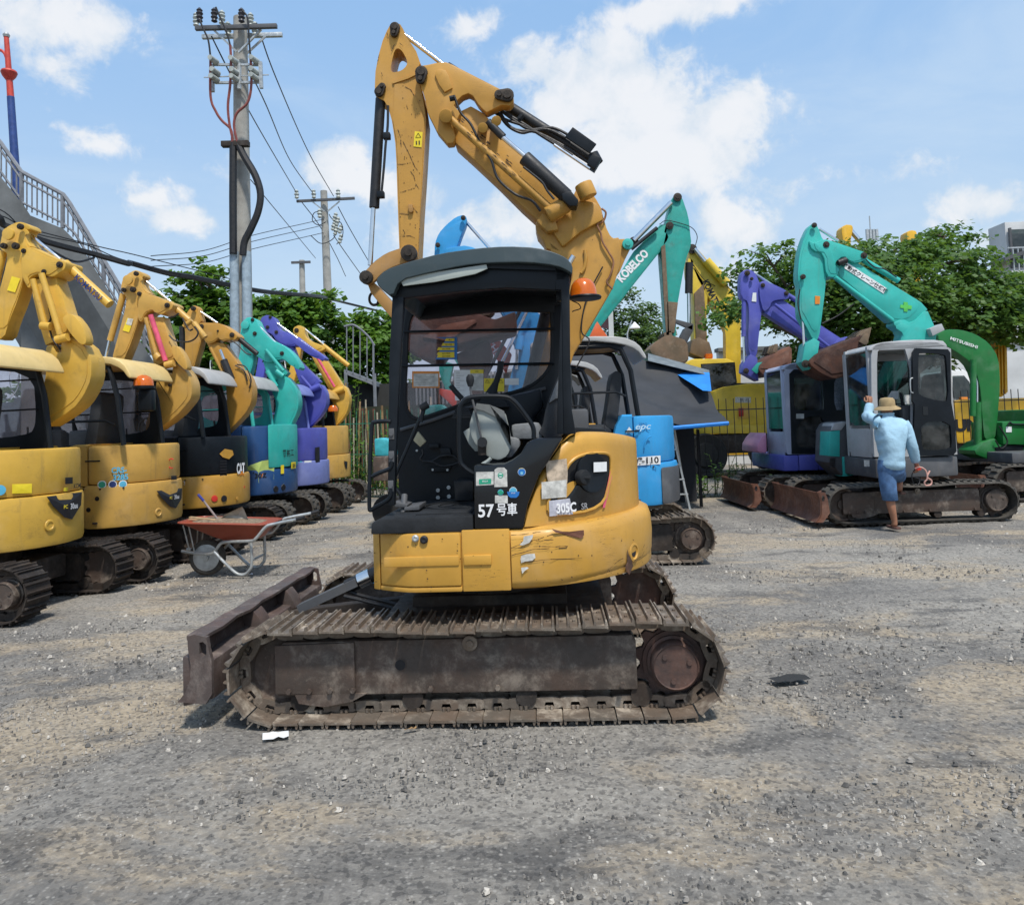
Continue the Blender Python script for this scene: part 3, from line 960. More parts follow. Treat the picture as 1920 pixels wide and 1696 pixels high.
def dense(p, n=4):
    o = []
    for i in range(len(p)):
        a, b_ = p[i], p[(i + 1) % len(p)]
        for k in range(n): o.append((a[0] + (b_[0] - a[0]) * k / n, a[1] + (b_[1] - a[1]) * k / n))
    return o


# torn white stickers, scrapes and the lifting socket on the counterweight
for pl in (zb([(510, 1120), (598, 1105), (590, 1140), (560, 1180), (500, 1205), (470, 1200), (505, 1165)]), zb([(488, 1300), (540, 1285), (612, 1280), (620, 1320), (590, 1345), (520, 1355), (485, 1370), (480, 1330)]), zb([(485, 1412), (540, 1405), (558, 1415), (520, 1440), (495, 1470), (490, 1440)])):
    decal(pl, 'torn_sticker', WHTW, cw, off=.012)
RSC = rusty('bare_scrape', (.07, .035, .02), (.16, .06, .035), (.25, .15, .09), .8, .7, .3, metal=0)
decal(zb([(760, 1050), (850, 1075), (930, 1078), (1060, 1062), (1062, 1110), (1040, 1140), (960, 1125), (880, 1105), (800, 1085)]), 'paint_scrape', RSC, cw, off=.011)
decal(zb([(1460, 1240), (1478, 1300), (1500, 1340), (1515, 1400), (1480, 1480), (1455, 1450), (1440, 1410), (1460, 1360)]), 'paint_scrape', RSC, cw, off=.012)
b = MB()
rnd = random.Random(11)
for pl in ([(390, 1230), (520, 1180), (700, 1130), (830, 1085)], [(390, 1235), (560, 1215), (760, 1218), (960, 1212)], [(480, 1175), (620, 1165), (820, 1150)], [(395, 1300), (600, 1240), (980, 1222)], [(500, 1365), (760, 1335), (1120, 1325)], [(1250, 1510), (1290, 1430), (1380, 1350), (1440, 1320)], [(1530, 1350), (1600, 1300), (1660, 1200)], [(1600, 1260), (1630, 1180)], [(390, 1110), (520, 1100), (700, 1075)]):
    P = zb(pl); Q = []
    for i in range(len(P) - 1):
        for k in range(5):
            t = k / 5; Q.append((P[i][0] + (P[i + 1][0] - P[i][0]) * t + rnd.uniform(-.5, .5), P[i][1] + (P[i + 1][1] - P[i][1]) * t + rnd.uniform(-.5, .5)))
    for i in range(len(Q) - 1):
        if rnd.random() < .15: continue
        w = rnd.uniform(.2, .75); a, c = onbody(*Q[i], .0105)[0], onbody(*Q[i + 1], .0105)[0]; u = Vector((0, 0, w * .0028))
        b.faces([a - u, c - u, c + u, a + u], [(0, 1, 2, 3)])
for i in range(46):
    p, q_ = rnd.uniform(700, 1200), rnd.uniform(1000, 1100); a = onbody(p, q_, .0105)[0]; r_ = rnd.uniform(.0015, .0045)
    b.faces([a + Vector((r_ * cos(t), 0, r_ * sin(t))) for t in (0, 1.4, 2.5, 4, 5.2)], [(0, 1, 2, 3, 4)])
b.build('scratches', plain('dark_scratch', (.06, .035, .02), .8, bmp=0), cw, smooth=0)['kind'] = 'stuff'
p, n_ = onbody(*zb([(1530, 1270)])[0], .0)
MB().lathe([(.055, .0), (.052, .010), (.040, .012), (.034, .004), (.001, .003)], p, n_, 24).build('lifting_socket', CATY, cw)
MB().cyl(p + n_ * .003, p + n_ * .006, .026, seg=18).build('socket_hole', INK, cw)
for (u, v, rr, mt) in ((289, 1378, .018, GALV), (328, 1384, .021, INK)):
    q_ = M_.L(*z1([(u, v)])[0], -.93); MB().lathe([(rr, 0), (rr, .012), (rr * .6, .016), (.001, .012)], q_, (0, -1, 0), 18).build('door_lock', mt, door)

# ---- floor, step and black side box
zf = M_.L(750, 972, -.92).z
b = MB(); xa, xb_ = M_.L(694, 985, -.92).x, M_.L(887, 985, -.92).x
b.prism([(xa, bz1 - .01), (xa + .005, zf - .02), (xa + .05, zf), (xb_, zf + .005), (xb_, bz1 - .01)], -.915, .12, bev=.012)
fl = b.build('floor_plate', BLKR, ME)
b = MB(); b.prism([(xa + .22, -.80), (xb_ - .02, -.80), (xb_ - .02, .05), (xa + .25, .05)], zf, zf + .010, bev=.004, plane='xy')
for k in range(3):
    rr = .28 - .08 * k
    b.tube([(xb_ - .05 - rr * sin(t), -.42 + .9 * rr * cos(t), zf + .012) for t in [pi * j / 12 for j in range(13)]], .006, 4)
b.build('floor_mat', BLKR, fl)
side = px_prism(M_, z1([(553, 1047), (556, 1338), (778, 1336), (782, 1320), (800, 1225), (850, 1095), (935, 965), (962, 920), (835, 925), (795, 945), (765, 995), (725, 1025), (690, 1042)]), -.915, .45, 'seat_box_panel', BLKG, ME, bev=.012, it=0)
# ---- engine hood: lofted section by section so that it follows the round tail
ztop = M_.L(1100, 812, -.9).z
hx = [M_.L(*p, -.915) for p in z1([(783, 1325), (800, 1222), (850, 1090), (940, 965), (1000, 912), (1050, 898), (1180, 896)])]
def hood_top(x):
    if x >= hx[-1].x: return hx[-1].z - .05 * max(0, (x - hx[-1].x)) ** 1.0
    for a, c in zip(hx, hx[1:]):
        if a.x <= x <= c.x: return a.z + (c.z - a.z) * (x - a.x) / max(1e-6, c.x - a.x)
    return hx[0].z
RH = .93
def hy(x): return min(.912, sqrt(max(0, RH * RH - x * x)))
rings = []; x0 = hx[0].x; x1 = RH - .012; n = 44; zb0 = bz1 + .004
xsamp = [x0 + (hx[2].x - x0) * k / 8 for k in range(8)] + [hx[2].x + (x1 - hx[2].x) * k / 34 for k in range(35)]
for x in xsamp:
    y = hy(x); zt = hood_top(x); e = min(.045, (zt - zb0) * .4, y * .4)
    tl = max(0, (x - .6) / .38); zt -= .06 * tl * tl; lo = zb0 + .012 * max(0, min(1, (x - .2) / .8))
    half = [(-y, lo), (-y, zt - e * 1.6), (-y + e * .12, zt - e * .9), (-y + e * .5, zt - e * .3), (-y + e * 1.3, zt)]
    rings.append([(x, a, c) for a, c in half] + [(x, -a, c) for a, c in half[::-1]])
b = MB(); b.loft(rings); hood = b.build('engine_hood', CATY, ME, smooth=42)
rec = z1([(887, 1285), (889, 1200), (968, 1080), (985, 1045), (1020, 1015), (1080, 998), (1165, 998), (1190, 1015), (1195, 1060), (1190, 1120), (1150, 1265)])
def onhood(px, py, off=.004):
    for ly in [(-.912 + k * .006) for k in range(150)]:
        p = M_.L(px, py, ly)
        if hy(p.x) <= -ly + 1e-6 and hy(p.x) < .911 or ly >= 0 or (k_ := (ly <= -.911 and hy(p.x) >= .9119)):
            if hy(p.x) >= .9119 and ly <= -.911: return p + Vector((0, -off, 0)), Vector((0, -1, 0))
            if hy(p.x) < .911:
                q_ = Vector((p.x, -hy(p.x), p.z)); n_ = Vector((p.x, -hy(p.x), 0)).normalized(); return q_ + n_ * off, n_
    p = M_.L(px, py, -.912); return p + Vector((0, -off, 0)), Vector((0, -1, 0))


def hdecal(pts, name, mat, parent, off, hub=None):
    V = [onhood(a, b_, off)[0] for a, b_ in pts]; m = hub or (sum(p[0] for p in pts) / len(pts), sum(p[1] for p in pts) / len(pts))
    c = onhood(*m, off)[0]; b = MB(); vs = [b.b.verts.new(v) for v in V]; cv = b.b.verts.new(c)
    for i in range(len(vs)): b.b.faces.new((vs[i], vs[(i + 1) % len(vs)], cv))
    return b.build(name, mat, parent, smooth=0)


rc = hdecal(dense(chaikin(rec, 1), 2), 'recess_panel', BLKG, hood, .006)
P = [onhood(a, b_, .006)[0] for a, b_ in dense(chaikin(rec, 2), 1)]
MB().tube(P + [P[0]], .009, 6, cap=False).build('recess_rim', CATY, hood)
hdecal(z1([(1193, 1065), (1196, 1120), (1160, 1263), (1148, 1263)]), 'pink_stripe', PNK, hood, .010)
cb, nb = onhood(*z1([(1098, 1090)])[0], .0)
MB().lathe([(.112, .004), (.110, .013), (.100, .013), (.088, .009), (.001, .0085)], cb, nb, 32).build('filler_bowl', BLK, rc)
cb2, nb2 = onhood(*z1([(1040, 1110)])[0], .01)
b = MB(); b.lathe([(.042, 0), (.042, .03), (.036, .042), (.02, .045), (.001, .044)], cb2, nb2, 20); b.box(cb2 + nb2 * .045, (.05, .015, .015), .004)
b.build('filler_cap', BLKR, rc)
def hquad(c, w, h, name, mat, off=.012, par=None):
    x, y = c; return hdecal(dense([(x - w / 2, y - h / 2), (x + w / 2, y - h / 2), (x + w / 2, y + h / 2), (x - w / 2, y + h / 2)], 2), name, mat, par or hood, off)
c = z1([(1128, 1065)])[0]; hquad(c, 27, 19, 'notice_label', WHT, .022)
hdecal(z1([(875, 1030), (970, 1020), (975, 1085), (970, 1200), (905, 1200), (880, 1100)]), 'torn_paper', plain('thin_torn_paper', (.50, .40, .30), .8, var=.4, scale=30, bmp=.1), hood, .016)
hdecal(z1([(855, 1125), (968, 1118), (966, 1198), (856, 1202)]), 'paper_slip', WHTW, hood, .020)
hdecal(z1([(890, 1212), (985, 1205), (1000, 1280), (892, 1283)]), 'silver_film', plain('silver_film', (.5, .5, .56), .4, var=.25, scale=30, bmp=0), hood, .016)
def htext(s, u, h, w, mat, off, **k):
    c, n_ = onhood(*u, off); ex = Vector((0, 0, 1)).cross(n_) if False else Vector((-n_.y, n_.x, 0))
    return text(s, mat, hood, c, ex, (0, 0, 1), width=w, height=h, **k)
htext('305C', z1([(965, 1246)])[0], .052, .120, INKW, .026, bold=.03)
htext('SR', z1([(1055, 1246)])[0], .034, .045, plain('grey_ink', (.35, .35, .36), .5, bmp=0), .016, bold=.01)
c = M_.L(1194, 900, -.5)
# tail grille and the cover behind the hood
b = MB()
for k in range(7): b.prism([(M_.L(1135, 790, -.3).x, ztop - .01)] * 0 or [(.28, ztop - .01), (.30, ztop + .05), (.70, ztop + .02), (.74, ztop - .02)], -.42 + k * .12, -.42 + k * .12 + .10, bev=.01)
b.build('battery_cover', BLK, ME)
# stickers on the black box
def sq(u, name, mat, par, ly=-.92, k=0):
    V = [M_.L(a, b_, ly) for a, b_ in u]; b = MB(); b.faces(V, [tuple(range(len(V)))]); return b.build(name, mat, par, smooth=0)
def disc(u, r, name, mat, par, ly, fr=M_):
    c = fr.L(*u, ly); b = MB(); b.faces([c + Vector((r * cos(2 * pi * k / 24), 0, r * sin(2 * pi * k / 24))) for k in range(24)], [tuple(range(24))]); return b.build(name, mat, par, smooth=0)
sq(zb([(62, 522), (228, 518), (228, 640), (62, 650)]), 'worn_label', WHTW, side, -.9175); sq(zb([(90, 590), (204, 585), (204, 632), (90, 636)]), 'green_bar', INKG, side, -.919)
text('検査済', WHT, side, M_.L(*zb([(147, 608)])[0], -.9205), (1, 0, 0), (0, 0, 1), height=.010)
sq(zb([(236, 500), (265, 480), (325, 480), (352, 505), (356, 660), (234, 662)]), 'worn_label', WHTW, side, -.9175)
disc(zb([(292, 553)])[0], .0145, 'green_ring', INKG, side, -.919); disc(zb([(292, 553)])[0], .0105, 'white_ring', WHT, side, -.920); sq(zb([(275, 545), (310, 545), (310, 560), (275, 560)]), 'green_bar', INKG, side, -.921)
sq(zb([(240, 740), (358, 740), (360, 815), (240, 812)]), 'worn_label', WHTW, side, -.9173)
disc(zb([(292, 712)])[0], .0155, 'blue_ring', INKLB, side, -.919); disc(zb([(292, 712)])[0], .0112, 'white_ring', WHT, side, -.920)
sq(zb([(280, 690), (306, 690), (306, 735), (280, 735)]), 'green_cross', INKG, side, -.921); sq(zb([(266, 702), (320, 702), (320, 722), (266, 722)]), 'green_cross', INKG, side, -.9215)
disc(zb([(410, 700)])[0], .0205, 'round_sticker', WHT, side, -.919); disc(zb([(410, 700)])[0], .0185, 'round_sticker_face', INKLB, side, -.920); sq(zb([(352, 706), (470, 706), (462, 740), (440, 762), (385, 762), (362, 742)]), 'sticker_half', INKBL, side, -.921)
text('組合員', WHT, side, M_.L(*zb([(410, 718)])[0], -.922), (1, 0, 0), (0, 0, 1), height=.007)
text('WAKAYAMA', WHT, side, M_.L(*zb([(410, 662)])[0], -.922), (1, 0, 0), (0, 0, 1), height=.003, width=.018)
disc(zb([(490, 522)])[0], .0205, 'round_sticker', WHT, side, -.919); disc(zb([(490, 522)])[0], .0188, 'round_sticker_face', INKBL, side, -.920)
text('安全第一', YST, side, M_.L(*zb([(490, 490)])[0], -.922), (1, 0, 0), (0, 0, 1), height=.006, width=.024)
disc(zb([(490, 532)])[0], .0085, 'sticker_emblem', INKLB, side, -.921); text('三', WHT, side, M_.L(*zb([(490, 534)])[0], -.923), (1, 0, 0), (0, 0, 1), height=.010)
text('57', INKW, side, M_.L(*zb([(157, 885)])[0], -.9205), (1, 0, 0), (0, 0, 1), width=.084, height=.068, bold=.022)
text('号車', INKW, side, M_.L(*zb([(352, 870)])[0], -.9205), (1, 0, 0), (0, 0, 1), width=.106, height=.066, bold=.016)

# ---- canopy
ra = z1([(108, 205), (150, 160), (250, 125), (400, 85), (560, 62), (700, 52), (840, 58), (920, 80), (975, 105), (1003, 140), (1001, 182)])
rb = z1([(985, 165), (930, 140), (800, 124), (610, 128), (500, 140), (350, 172), (215, 205), (182, 285), (122, 238)])
Pt = M_.poly(ra + rb, -.86)
b = MB(); b.prism(chaikin(Pt, 1), -.86, .17, bev=.035, seg=4, seg_ang=.9)
roof = b.build('canopy_roof', SLATE, ME, smooth=60)
hd = M_.poly(z1([(190, 262), (205, 215), (420, 168), (620, 140), (930, 146), (988, 175), (988, 205), (925, 210), (925, 250), (700, 240), (500, 255), (230, 288), (190, 288)]), -.80)
b = MB(); b.prism(hd, -.80, -.74, bev=.006); b.prism(hd, .04, .10, bev=.006); b.build('roof_rail', BLK, roof)
b = MB(); b.prism(M_.poly(z1([(215, 205), (610, 132), (925, 145), (925, 165), (610, 155), (230, 225)]), -.80), -.82, .12); b.build('ceiling_lining', BLK, roof)
px_prism(M_, z1([(216, 201), (400, 166), (610, 134), (616, 154), (560, 178), (380, 214), (232, 233)]), -.845, .012, 'roof_visor', plain('frosted_visor', (.40, .44, .41), .45, var=.12, scale=4, bmp=.02), roof, bev=.003)
post = px_prism(M_, z1([(183, 275), (235, 275), (228, 420), (212, 700), (198, 1000), (192, 1230), (160, 1230), (166, 900), (168, 600)]), -.80, .055, 'front_post', BLK, ME, bev=.006)
px_prism(M_, z1([(922, 155), (988, 150), (992, 560), (1000, 800), (1018, 905), (962, 905), (958, 700), (955, 420), (950, 250), (924, 250)]), -.80, .06, 'rear_post', BLK, ME, bev=.008)
px_prism(M_, z1([(950, 300), (962, 300), (968, 860), (1000, 880), (1018, 905), (930, 905)]), -.79, .10, 'rear_post_brace', BLK, ME, bev=.004)
# far side wall with its window
wh = zw([(125, 800), (132, 560), (145, 400), (165, 320), (215, 235), (290, 175), (380, 145), (600, 122), (900, 92), (1200, 76), (1540, 70), (1610, 90), (1652, 145), (1662, 230), (1668, 730), (1640, 840), (1560, 950), (1420, 1050), (1200, 1120), (900, 1165), (700, 1235), (400, 1340), (250, 1388), (185, 1370), (130, 1300), (108, 1220), (112, 1000)])
wo = z1([(212, 245), (700, 225), (962, 222), (975, 500), (985, 900), (800, 1180), (560, 1212), (215, 1222), (205, 900)])
fw = px_prism(M_, wo, .06, .04, 'side_wall', BLK, ME, holes=[wh])
W = [M_.L(a, b_, .06) for a, b_ in chaikin(wh, 1)]
MB().tube(W + [W[0]], .011, 6, cap=False).build('window_seal', BLKR, fw)
MB().prism([(p.x, p.z) for p in W], .078, .083).build('window_pane', GLSF, fw)
for yy, xx0, xx1 in ((437, 236, 922), (592, 228, 918)):
    a, c = z1([(xx0, yy + 4), (xx1, yy - 10 if yy < 500 else yy - 8)]); px_cyl(M_, a, c, .035, .0085, 'window_guard_bar', BLK, fw, seg=8)
def wsq(u, name, mat, ly=.055): return sq(zw(u), name, mat, fw, ly)
wsq([(430, 520), (662, 520), (662, 755), (430, 755), (540, 540)][0:5], 'blue_sticker', INKBL, .070)
for (xa_, ya, xb2) in ((545, 532, 632), (510, 582, 632), (462, 628, 632), (460, 676, 632), (460, 706, 632)):
    wsq([(xa_, ya), (xb2, ya), (xb2, ya + 30), (xa_ - 14, ya + 30)], 'yellow_strip', YST, .067)
    text('最大作業荷重'[:max(2, int((xb2 - xa_) / 30))], INK, fw, M_.L(*zw([((xa_ + xb2) / 2, ya + 15)])[0], .0655), (1, 0, 0), (0, 0, 1), height=.010, name='sticker_text')
wsq([(185, 880), (475, 880), (475, 1055), (185, 1055)], 'orange_framed_notice', INKO, .070); wsq([(200, 905), (462, 905), (462, 1042), (200, 1042)], 'paper_notice', WHTW, .067)
wsq([(625, 866), (800, 866), (800, 1180), (640, 1190)], 'paper_notice', WHT, .070); wsq([(800, 862), (940, 862), (940, 1085), (800, 1085)], 'paper_notice', WHTW, .069); wsq([(800, 862), (940, 862), (940, 902), (800, 902)], 'yellow_band', YST, .066)
wsq([(945, 955), (1160, 955), (1160, 1095), (945, 1095)], 'warning_notice', YST, .069); wsq([(1165, 955), (1315, 955), (1315, 1025), (1165, 1025)], 'pictogram_notice', WHT, .069)
b = MB()
for k in range(3):
    c = M_.L(*zw([(980 + 72 * k, 992)])[0], .065); r_ = .017
    T = [c + Vector((r_ * cos(t), 0, r_ * sin(t) * .9)) for t in (pi / 2, pi / 2 + 2.094, pi / 2 + 4.189)]
    b.tube(T + [T[0]], .0013, 4, cap=False)
b.build('warning_triangle', INK, fw)
b = MB()
for k in range(7):
    a, c = M_.L(*zw([(215, 925 + 16 * k)])[0], .065), M_.L(*zw([(330 + 17 * (k * 5 % 7), 925 + 16 * k)])[0], .065); b.tube([a, c], .0008, 4)
for k in range(10):
    a, c = M_.L(*zw([(650, 900 + 26 * k)])[0], .066), M_.L(*zw([(690 + 16 * (k * 3 % 6), 900 + 26 * k)])[0], .066); b.tube([a, c], .0008, 4)
b.build('notice_print', INK, fw)
text('危険', INK, fw, M_.L(*zw([(870, 882)])[0], .064), (1, 0, 0), (0, 0, 1), height=.009)
# lower trim of the far wall, pedals and plates on it
b = MB(); b.tube([M_.L(*q_, .03) for q_ in zw([(60, 1500), (400, 1400), (700, 1290), (1200, 1160), (1600, 1060)])], .012, 6); b.build('wall_moulding', GREYD, fw)
b = MB()
for (u, v) in ((720, 455), (1125, 445), (930, 708), (1125, 710), (1000, 980), (1140, 942), (1145, 1060), (1000, 1075)):
    q_ = M_.L(*zc([(u, v)])[0], .04); b.cyl(q_ + Vector((0, -.012, 0)), q_, .013 if v > 900 else .008, seg=8)
b.build('bolt_head', GALV, fw)
b = MB(); b.prism(M_.poly(zc([(880, 370), (1005, 365), (1010, 420), (870, 425)]), .0), 0, .06, bev=.004); b.prism(M_.poly(zc([(1020, 420), (1150, 425), (1180, 540), (1030, 560)]), .0), .02, .06, bev=.004)
b.prism(M_.poly(zc([(860, 680), (1180, 660), (1130, 740), (930, 742)]), .03), .03, .06, bev=.004)
b.build('bracket_plate', BLK, fw)
px_tube(M_, zc([(790, 440), (800, 500), (770, 570), (900, 600), (980, 560), (1040, 530), (1180, 520), (1290, 590)]), .0, .007, 'cable', HOSE, fw)
px_tube(M_, zc([(790, 600), (930, 610), (1040, 660), (1170, 650), (1290, 610)]), -.02, .007, 'cable', HOSE, fw)
px_prism(M_, zc([(1205, 860), (1465, 860), (1465, 1125), (1225, 1120)]), -.25, .3, 'tool_box', BLKR, ME, bev=.01)
px_prism(M_, zc([(730, 200), (842, 335), (760, 410), (668, 320)]), -.35, .03, 'hanging_block', plain('yellowed_plastic', (.45, .40, .26), .6, bmp=0), ME, bev=.006)
# levers, pedals, handrails
px_tube(M_, zc([(770, 0), (600, 400), (430, 800), (428, 930), (480, 1010), (545, 1125)]), -.50, .0105, 'travel_lever', BLK, ME, n=4)
px_tube(M_, z1([(330, 775), (322, 805), (312, 850)]), -.50, .013, 'lever_rod', BLK, ME)
px_cyl(M_, *z1([(345, 770), (312, 790)]), -.50, .022, 'lever_grip', BLKR, ME, seg=12)
b = MB(); q0 = M_.L(*zc([(540, 1285)])[0], -.58)
b.box(q0, (.13, .05, .01), .003); b.cyl(q0, q0 + Vector((0, .05, .10)), .018, seg=10)
b.prism(M_.poly(zc([(440, 1120), (620, 1160), (600, 1200), (450, 1190)]), -.55), -.6, -.45, bev=.004); b.prism(M_.poly(zc([(600, 1180), (800, 1150), (800, 1215), (600, 1225)]), -.5), -.62, -.38, bev=.006)
b.build('travel_pedal', GREYD, ME)
px_tube(M_, zc([(372, 70), (300, 66), (170, 78), (128, 110), (112, 300), (95, 700), (88, 1180), (105, 1245), (150, 1215), (300, 1130), (370, 1060), (375, 960)]), -.80, .0115, 'grab_rail', BLK, ME, n=4)
px_tube(M_, zc([(115, 800), (220, 750), (340, 705), (380, 660), (382, 600)]), -.80, .0115, 'grab_rail_branch', BLK, ME, n=4)
b = MB()
for (u, v) in ((382, 235), (382, 535), (372, 925)):
    q_ = M_.L(*zc([(u, v)])[0], -.80); b.cyl(q_ + Vector((0, -.012, 0)), q_, .012, seg=6); b.box(q_ + Vector((0, .0, 0)), (.03, .008, .06), .002)
b.build('rail_bracket', GREYD, ME)
px_tube(M_, z1([(552, 1085), (510, 1055), (490, 1010), (487, 820), (500, 765), (545, 738), (680, 734), (735, 755), (800, 835), (824, 880), (826, 925)]), -.72, .013, 'console_rail', BLK, ME, n=5)
# console, joysticks, seat
cons = px_prism(M_, z1([(530, 870), (545, 815), (566, 765), (625, 772), (690, 800), (708, 870), (726, 955), (708, 1005), (668, 1026), (628, 1015), (585, 985), (545, 930)]), -.64, .14, 'console', CONS, ME, bev=.022, it=1, smooth=75)
px_prism(M_, z1([(566, 765), (625, 772), (690, 800), (706, 865), (716, 950), (722, 955), (715, 870), (660, 830), (600, 800), (560, 790)]), -.652, .02, 'console_edge', plain('grey_trim', (.17, .18, .18), .6, bmp=0), ME)
px_prism(M_, z1([(505, 895), (560, 860), (600, 980), (560, 985), (530, 950)]), -.52, .08, 'console_side', CONS, ME, bev=.008)
px_tube(M_, z1([(537, 660), (541, 720), (560, 800), (590, 935)]), -.66, .0065, 'arm_lever', GREYD, ME)
q_ = M_.L(*z1([(537, 664)])[0], -.66); MB().lathe([(.001, -.034), (.014, -.03), (.023, 0), (.022, .022), (.012, .036), (.001, .038)], q_, (0, 0, 1), 14).build('lever_knob', BLKR, ME)
px_cyl(M_, *z1([(590, 930), (592, 1000)]), -.66, .024, 'console_bracket', STEELD, ME, seg=10)
MB().cyl(M_.L(*z1([(592, 942)])[0], -.70), M_.L(*z1([(592, 942)])[0], -.64), .028, seg=14).build('lock_knob', BLKR, ME)
for u in (((448, 685), (470, 712), (500, 745)), ):
    px_tube(M_, z1(list(u)), -.35, [.016, .015, .011] if False else .016, 'joystick', BLKR, ME, smoothit=False)
P = [M_.L(*p, -.25) for p in z1([(676, 575), (672, 620), (655, 670), (632, 725)])]
MB().tube(P, [.020, .019, .017, .036], 10).build('joystick', BLKR, ME)
b = MB()
for k in range(5): b.box(M_.L(*z1([(640, 745 + 9 * k)])[0], -.25), (.13 + .018 * k, .12, .014), .005)
for k in range(5): b.box(M_.L(*z1([(505, 790 + 10 * k)])[0], -.4), (.08 + .01 * k, .1, .014), .005)
b.build('joystick_boot', BLKR, ME)
px_prism(M_, z1([(700, 735), (860, 700), (870, 780), (760, 920), (640, 900), (640, 760)]), -.2, .2, 'right_console', BLK, ME, bev=.02)
px_prism(M_, z1([(975, 590), (945, 625), (905, 715), (880, 790), (865, 870), (845, 900), (880, 925), (960, 925), (1000, 800), (1000, 600)]), -.56, .44, 'seat_back', SEATD, ME, bev=.03, it=1)
px_prism(M_, z1([(968, 598), (950, 630), (918, 700), (895, 765), (925, 745), (965, 735), (985, 650)]), -.575, .02, 'seat_piping', SEATG, ME, bev=.004)
px_prism(M_, z1([(720, 862), (850, 850), (862, 880), (870, 930), (730, 930)]), -.55, .46, 'seat_cushion', SEATG, ME, bev=.025)
px_prism(M_, z1([(700, 915), (760, 925), (765, 960), (730, 1010), (690, 1020)]), -.60, .5, 'seat_base', SEATG, ME, bev=.02)
px_tube(M_, z1([(590, 1045), (615, 1030), (632, 1015)]), -.68, .011, 'ribbed_duct', CONS, ME)
# amber beacon on its bracket
q_ = M_.L(*z1([(1060, 285)])[0], -.62)
b = MB(); b.lathe([(.001, -.012), (.088, -.010), (.092, .0), (.088, .007), (.001, .008)], q_, (0, 0, 1), 24)
b.box(q_ + Vector((-.11, 0, .01)), (.10, .05, .015), .003); b.box(q_ + Vector((-.15, 0, .03)), (.03, .07, .09), .004)
be = b.build('beacon_base', BLK, ME)
MB().lathe([(.078, .007), (.074, .04), (.066, .07), (.05, .095), (.026, .108), (.001, .11)], q_ + Vector((-.01, 0, 0)), (-.0, 0, 1), 24).build('beacon_lens', ORB, be)
px_tube(M_, z1([(1000, 300), (1030, 315), (1038, 335), (1010, 345), (1000, 350)]), -.62, .003, 'beacon_wire', HOSE, be)

# ---- boom, built in its own plane right of the cab
BY = .30
arm_o = z4([(255, 72), (225, 84), (205, 120), (180, 180), (155, 270), (138, 360), (134, 450), (138, 500), (165, 520), (190, 530), (213, 570), (235, 650), (255, 780), (262, 900), (268, 1100), (275, 1300), (280, 1420), (282, 1500), (388, 1490), (392, 1400), (402, 1200), (418, 960), (430, 760), (436, 640), (425, 560), (408, 470), (390, 410), (384, 340), (402, 310), (378, 240), (345, 190), (322, 160), (302, 110), (284, 82)])
arm_h = z4([(268, 220), (296, 236), (326, 296), (322, 325), (292, 354), (242, 366), (226, 350), (236, 290), (250, 236)])
stick = px_prism(M_, arm_o, BY, .19, 'stick', CATY2, ME, holes=[arm_h])
px_prism(M_, z4([(240, 430), (330, 400), (388, 372), (384, 366), (325, 388), (236, 418)]), BY - .012, .014, 'weld_rib', CATY2, stick)
px_prism(M_, z4([(250, 432), (300, 430), (345, 460), (380, 520), (425, 640), (425, 690), (385, 1480), (292, 1490), (286, 1330), (278, 1100), (270, 900), (262, 760), (240, 640), (246, 560)]), BY - .007, .008, 'side_plate', CATY2, stick)
pin2(M_, z4([(254, 104)])[0], z4([(250, 138)])[0], BY - .01, .036, stick); pin2(M_, z4([(162, 482)])[0], z4([(180, 452)])[0], BY - .01, .034, stick)
px_prism(M_, z4([(330, 1140), (355, 1138), (360, 1180), (348, 1190), (333, 1185)]), BY - .03, .03, 'grease_block', BROWNY, stick, bev=.004)
sq(z4([(370, 710), (416, 716), (410, 806), (362, 800)]), 'warning_sticker', YST, stick, BY - .011)
b = MB(); c = M_.L(*z4([(390, 738)])[0], BY - .013); T = [c + Vector((.022 * cos(t), 0, .020 * sin(t))) for t in (pi / 2, pi / 2 + 2.094, pi / 2 + 4.189)]; b.tube(T + [T[0]], .0016, 4, cap=False)
c2_ = M_.L(*z4([(386, 778)])[0], BY - .013); b.box(c2_ + Vector((-.008, 0, 0)), (.008, .001, .026)); b.box(c2_ + Vector((.012, 0, 0)), (.008, .001, .028)); b.build('sticker_print', INK, stick)
sb = MB(); rnd = random.Random(21)
for pl in ([(300, 770), (335, 840), (370, 920), (400, 960)], [(265, 905), (300, 905), (345, 895)], [(340, 940), (365, 975), (375, 1020), (395, 1050)], [(285, 1070), (320, 1060), (370, 1045)], [(280, 1195), (330, 1200)], [(300, 1290), (312, 1305), (305, 1320)], [(320, 555), (328, 580)], [(283, 1330), (340, 1325), (385, 1345)], [(295, 440), (345, 465), (365, 500)], [(150, 300), (160, 260)], [(170, 360), (180, 385)], [(230, 240), (250, 200)], [(205, 130), (215, 165)], [(280, 190), (300, 210)], [(270, 700), (285, 740), (290, 800)], [(350, 1150), (385, 1190)], [(400, 700), (405, 760)]):
    P = z4(pl)
    for i in range(len(P) - 1):
        for k in range(6):
            if rnd.random() < .12: continue
            t, t2 = k / 6, (k + 1.1) / 6; a = M_.L(P[i][0] + (P[i + 1][0] - P[i][0]) * t + rnd.uniform(-.3, .3), P[i][1] + (P[i + 1][1] - P[i][1]) * t, BY - .0095); c = M_.L(P[i][0] + (P[i + 1][0] - P[i][0]) * t2 + rnd.uniform(-.3, .3), P[i][1] + (P[i + 1][1] - P[i][1]) * t2, BY - .0095)
            d_ = (c - a).normalized(); n_ = Vector((-d_.z, 0, d_.x)) * rnd.uniform(.0008, .0026); sb.faces([a - n_, c - n_, c + n_, a + n_], [(0, 1, 2, 3)])
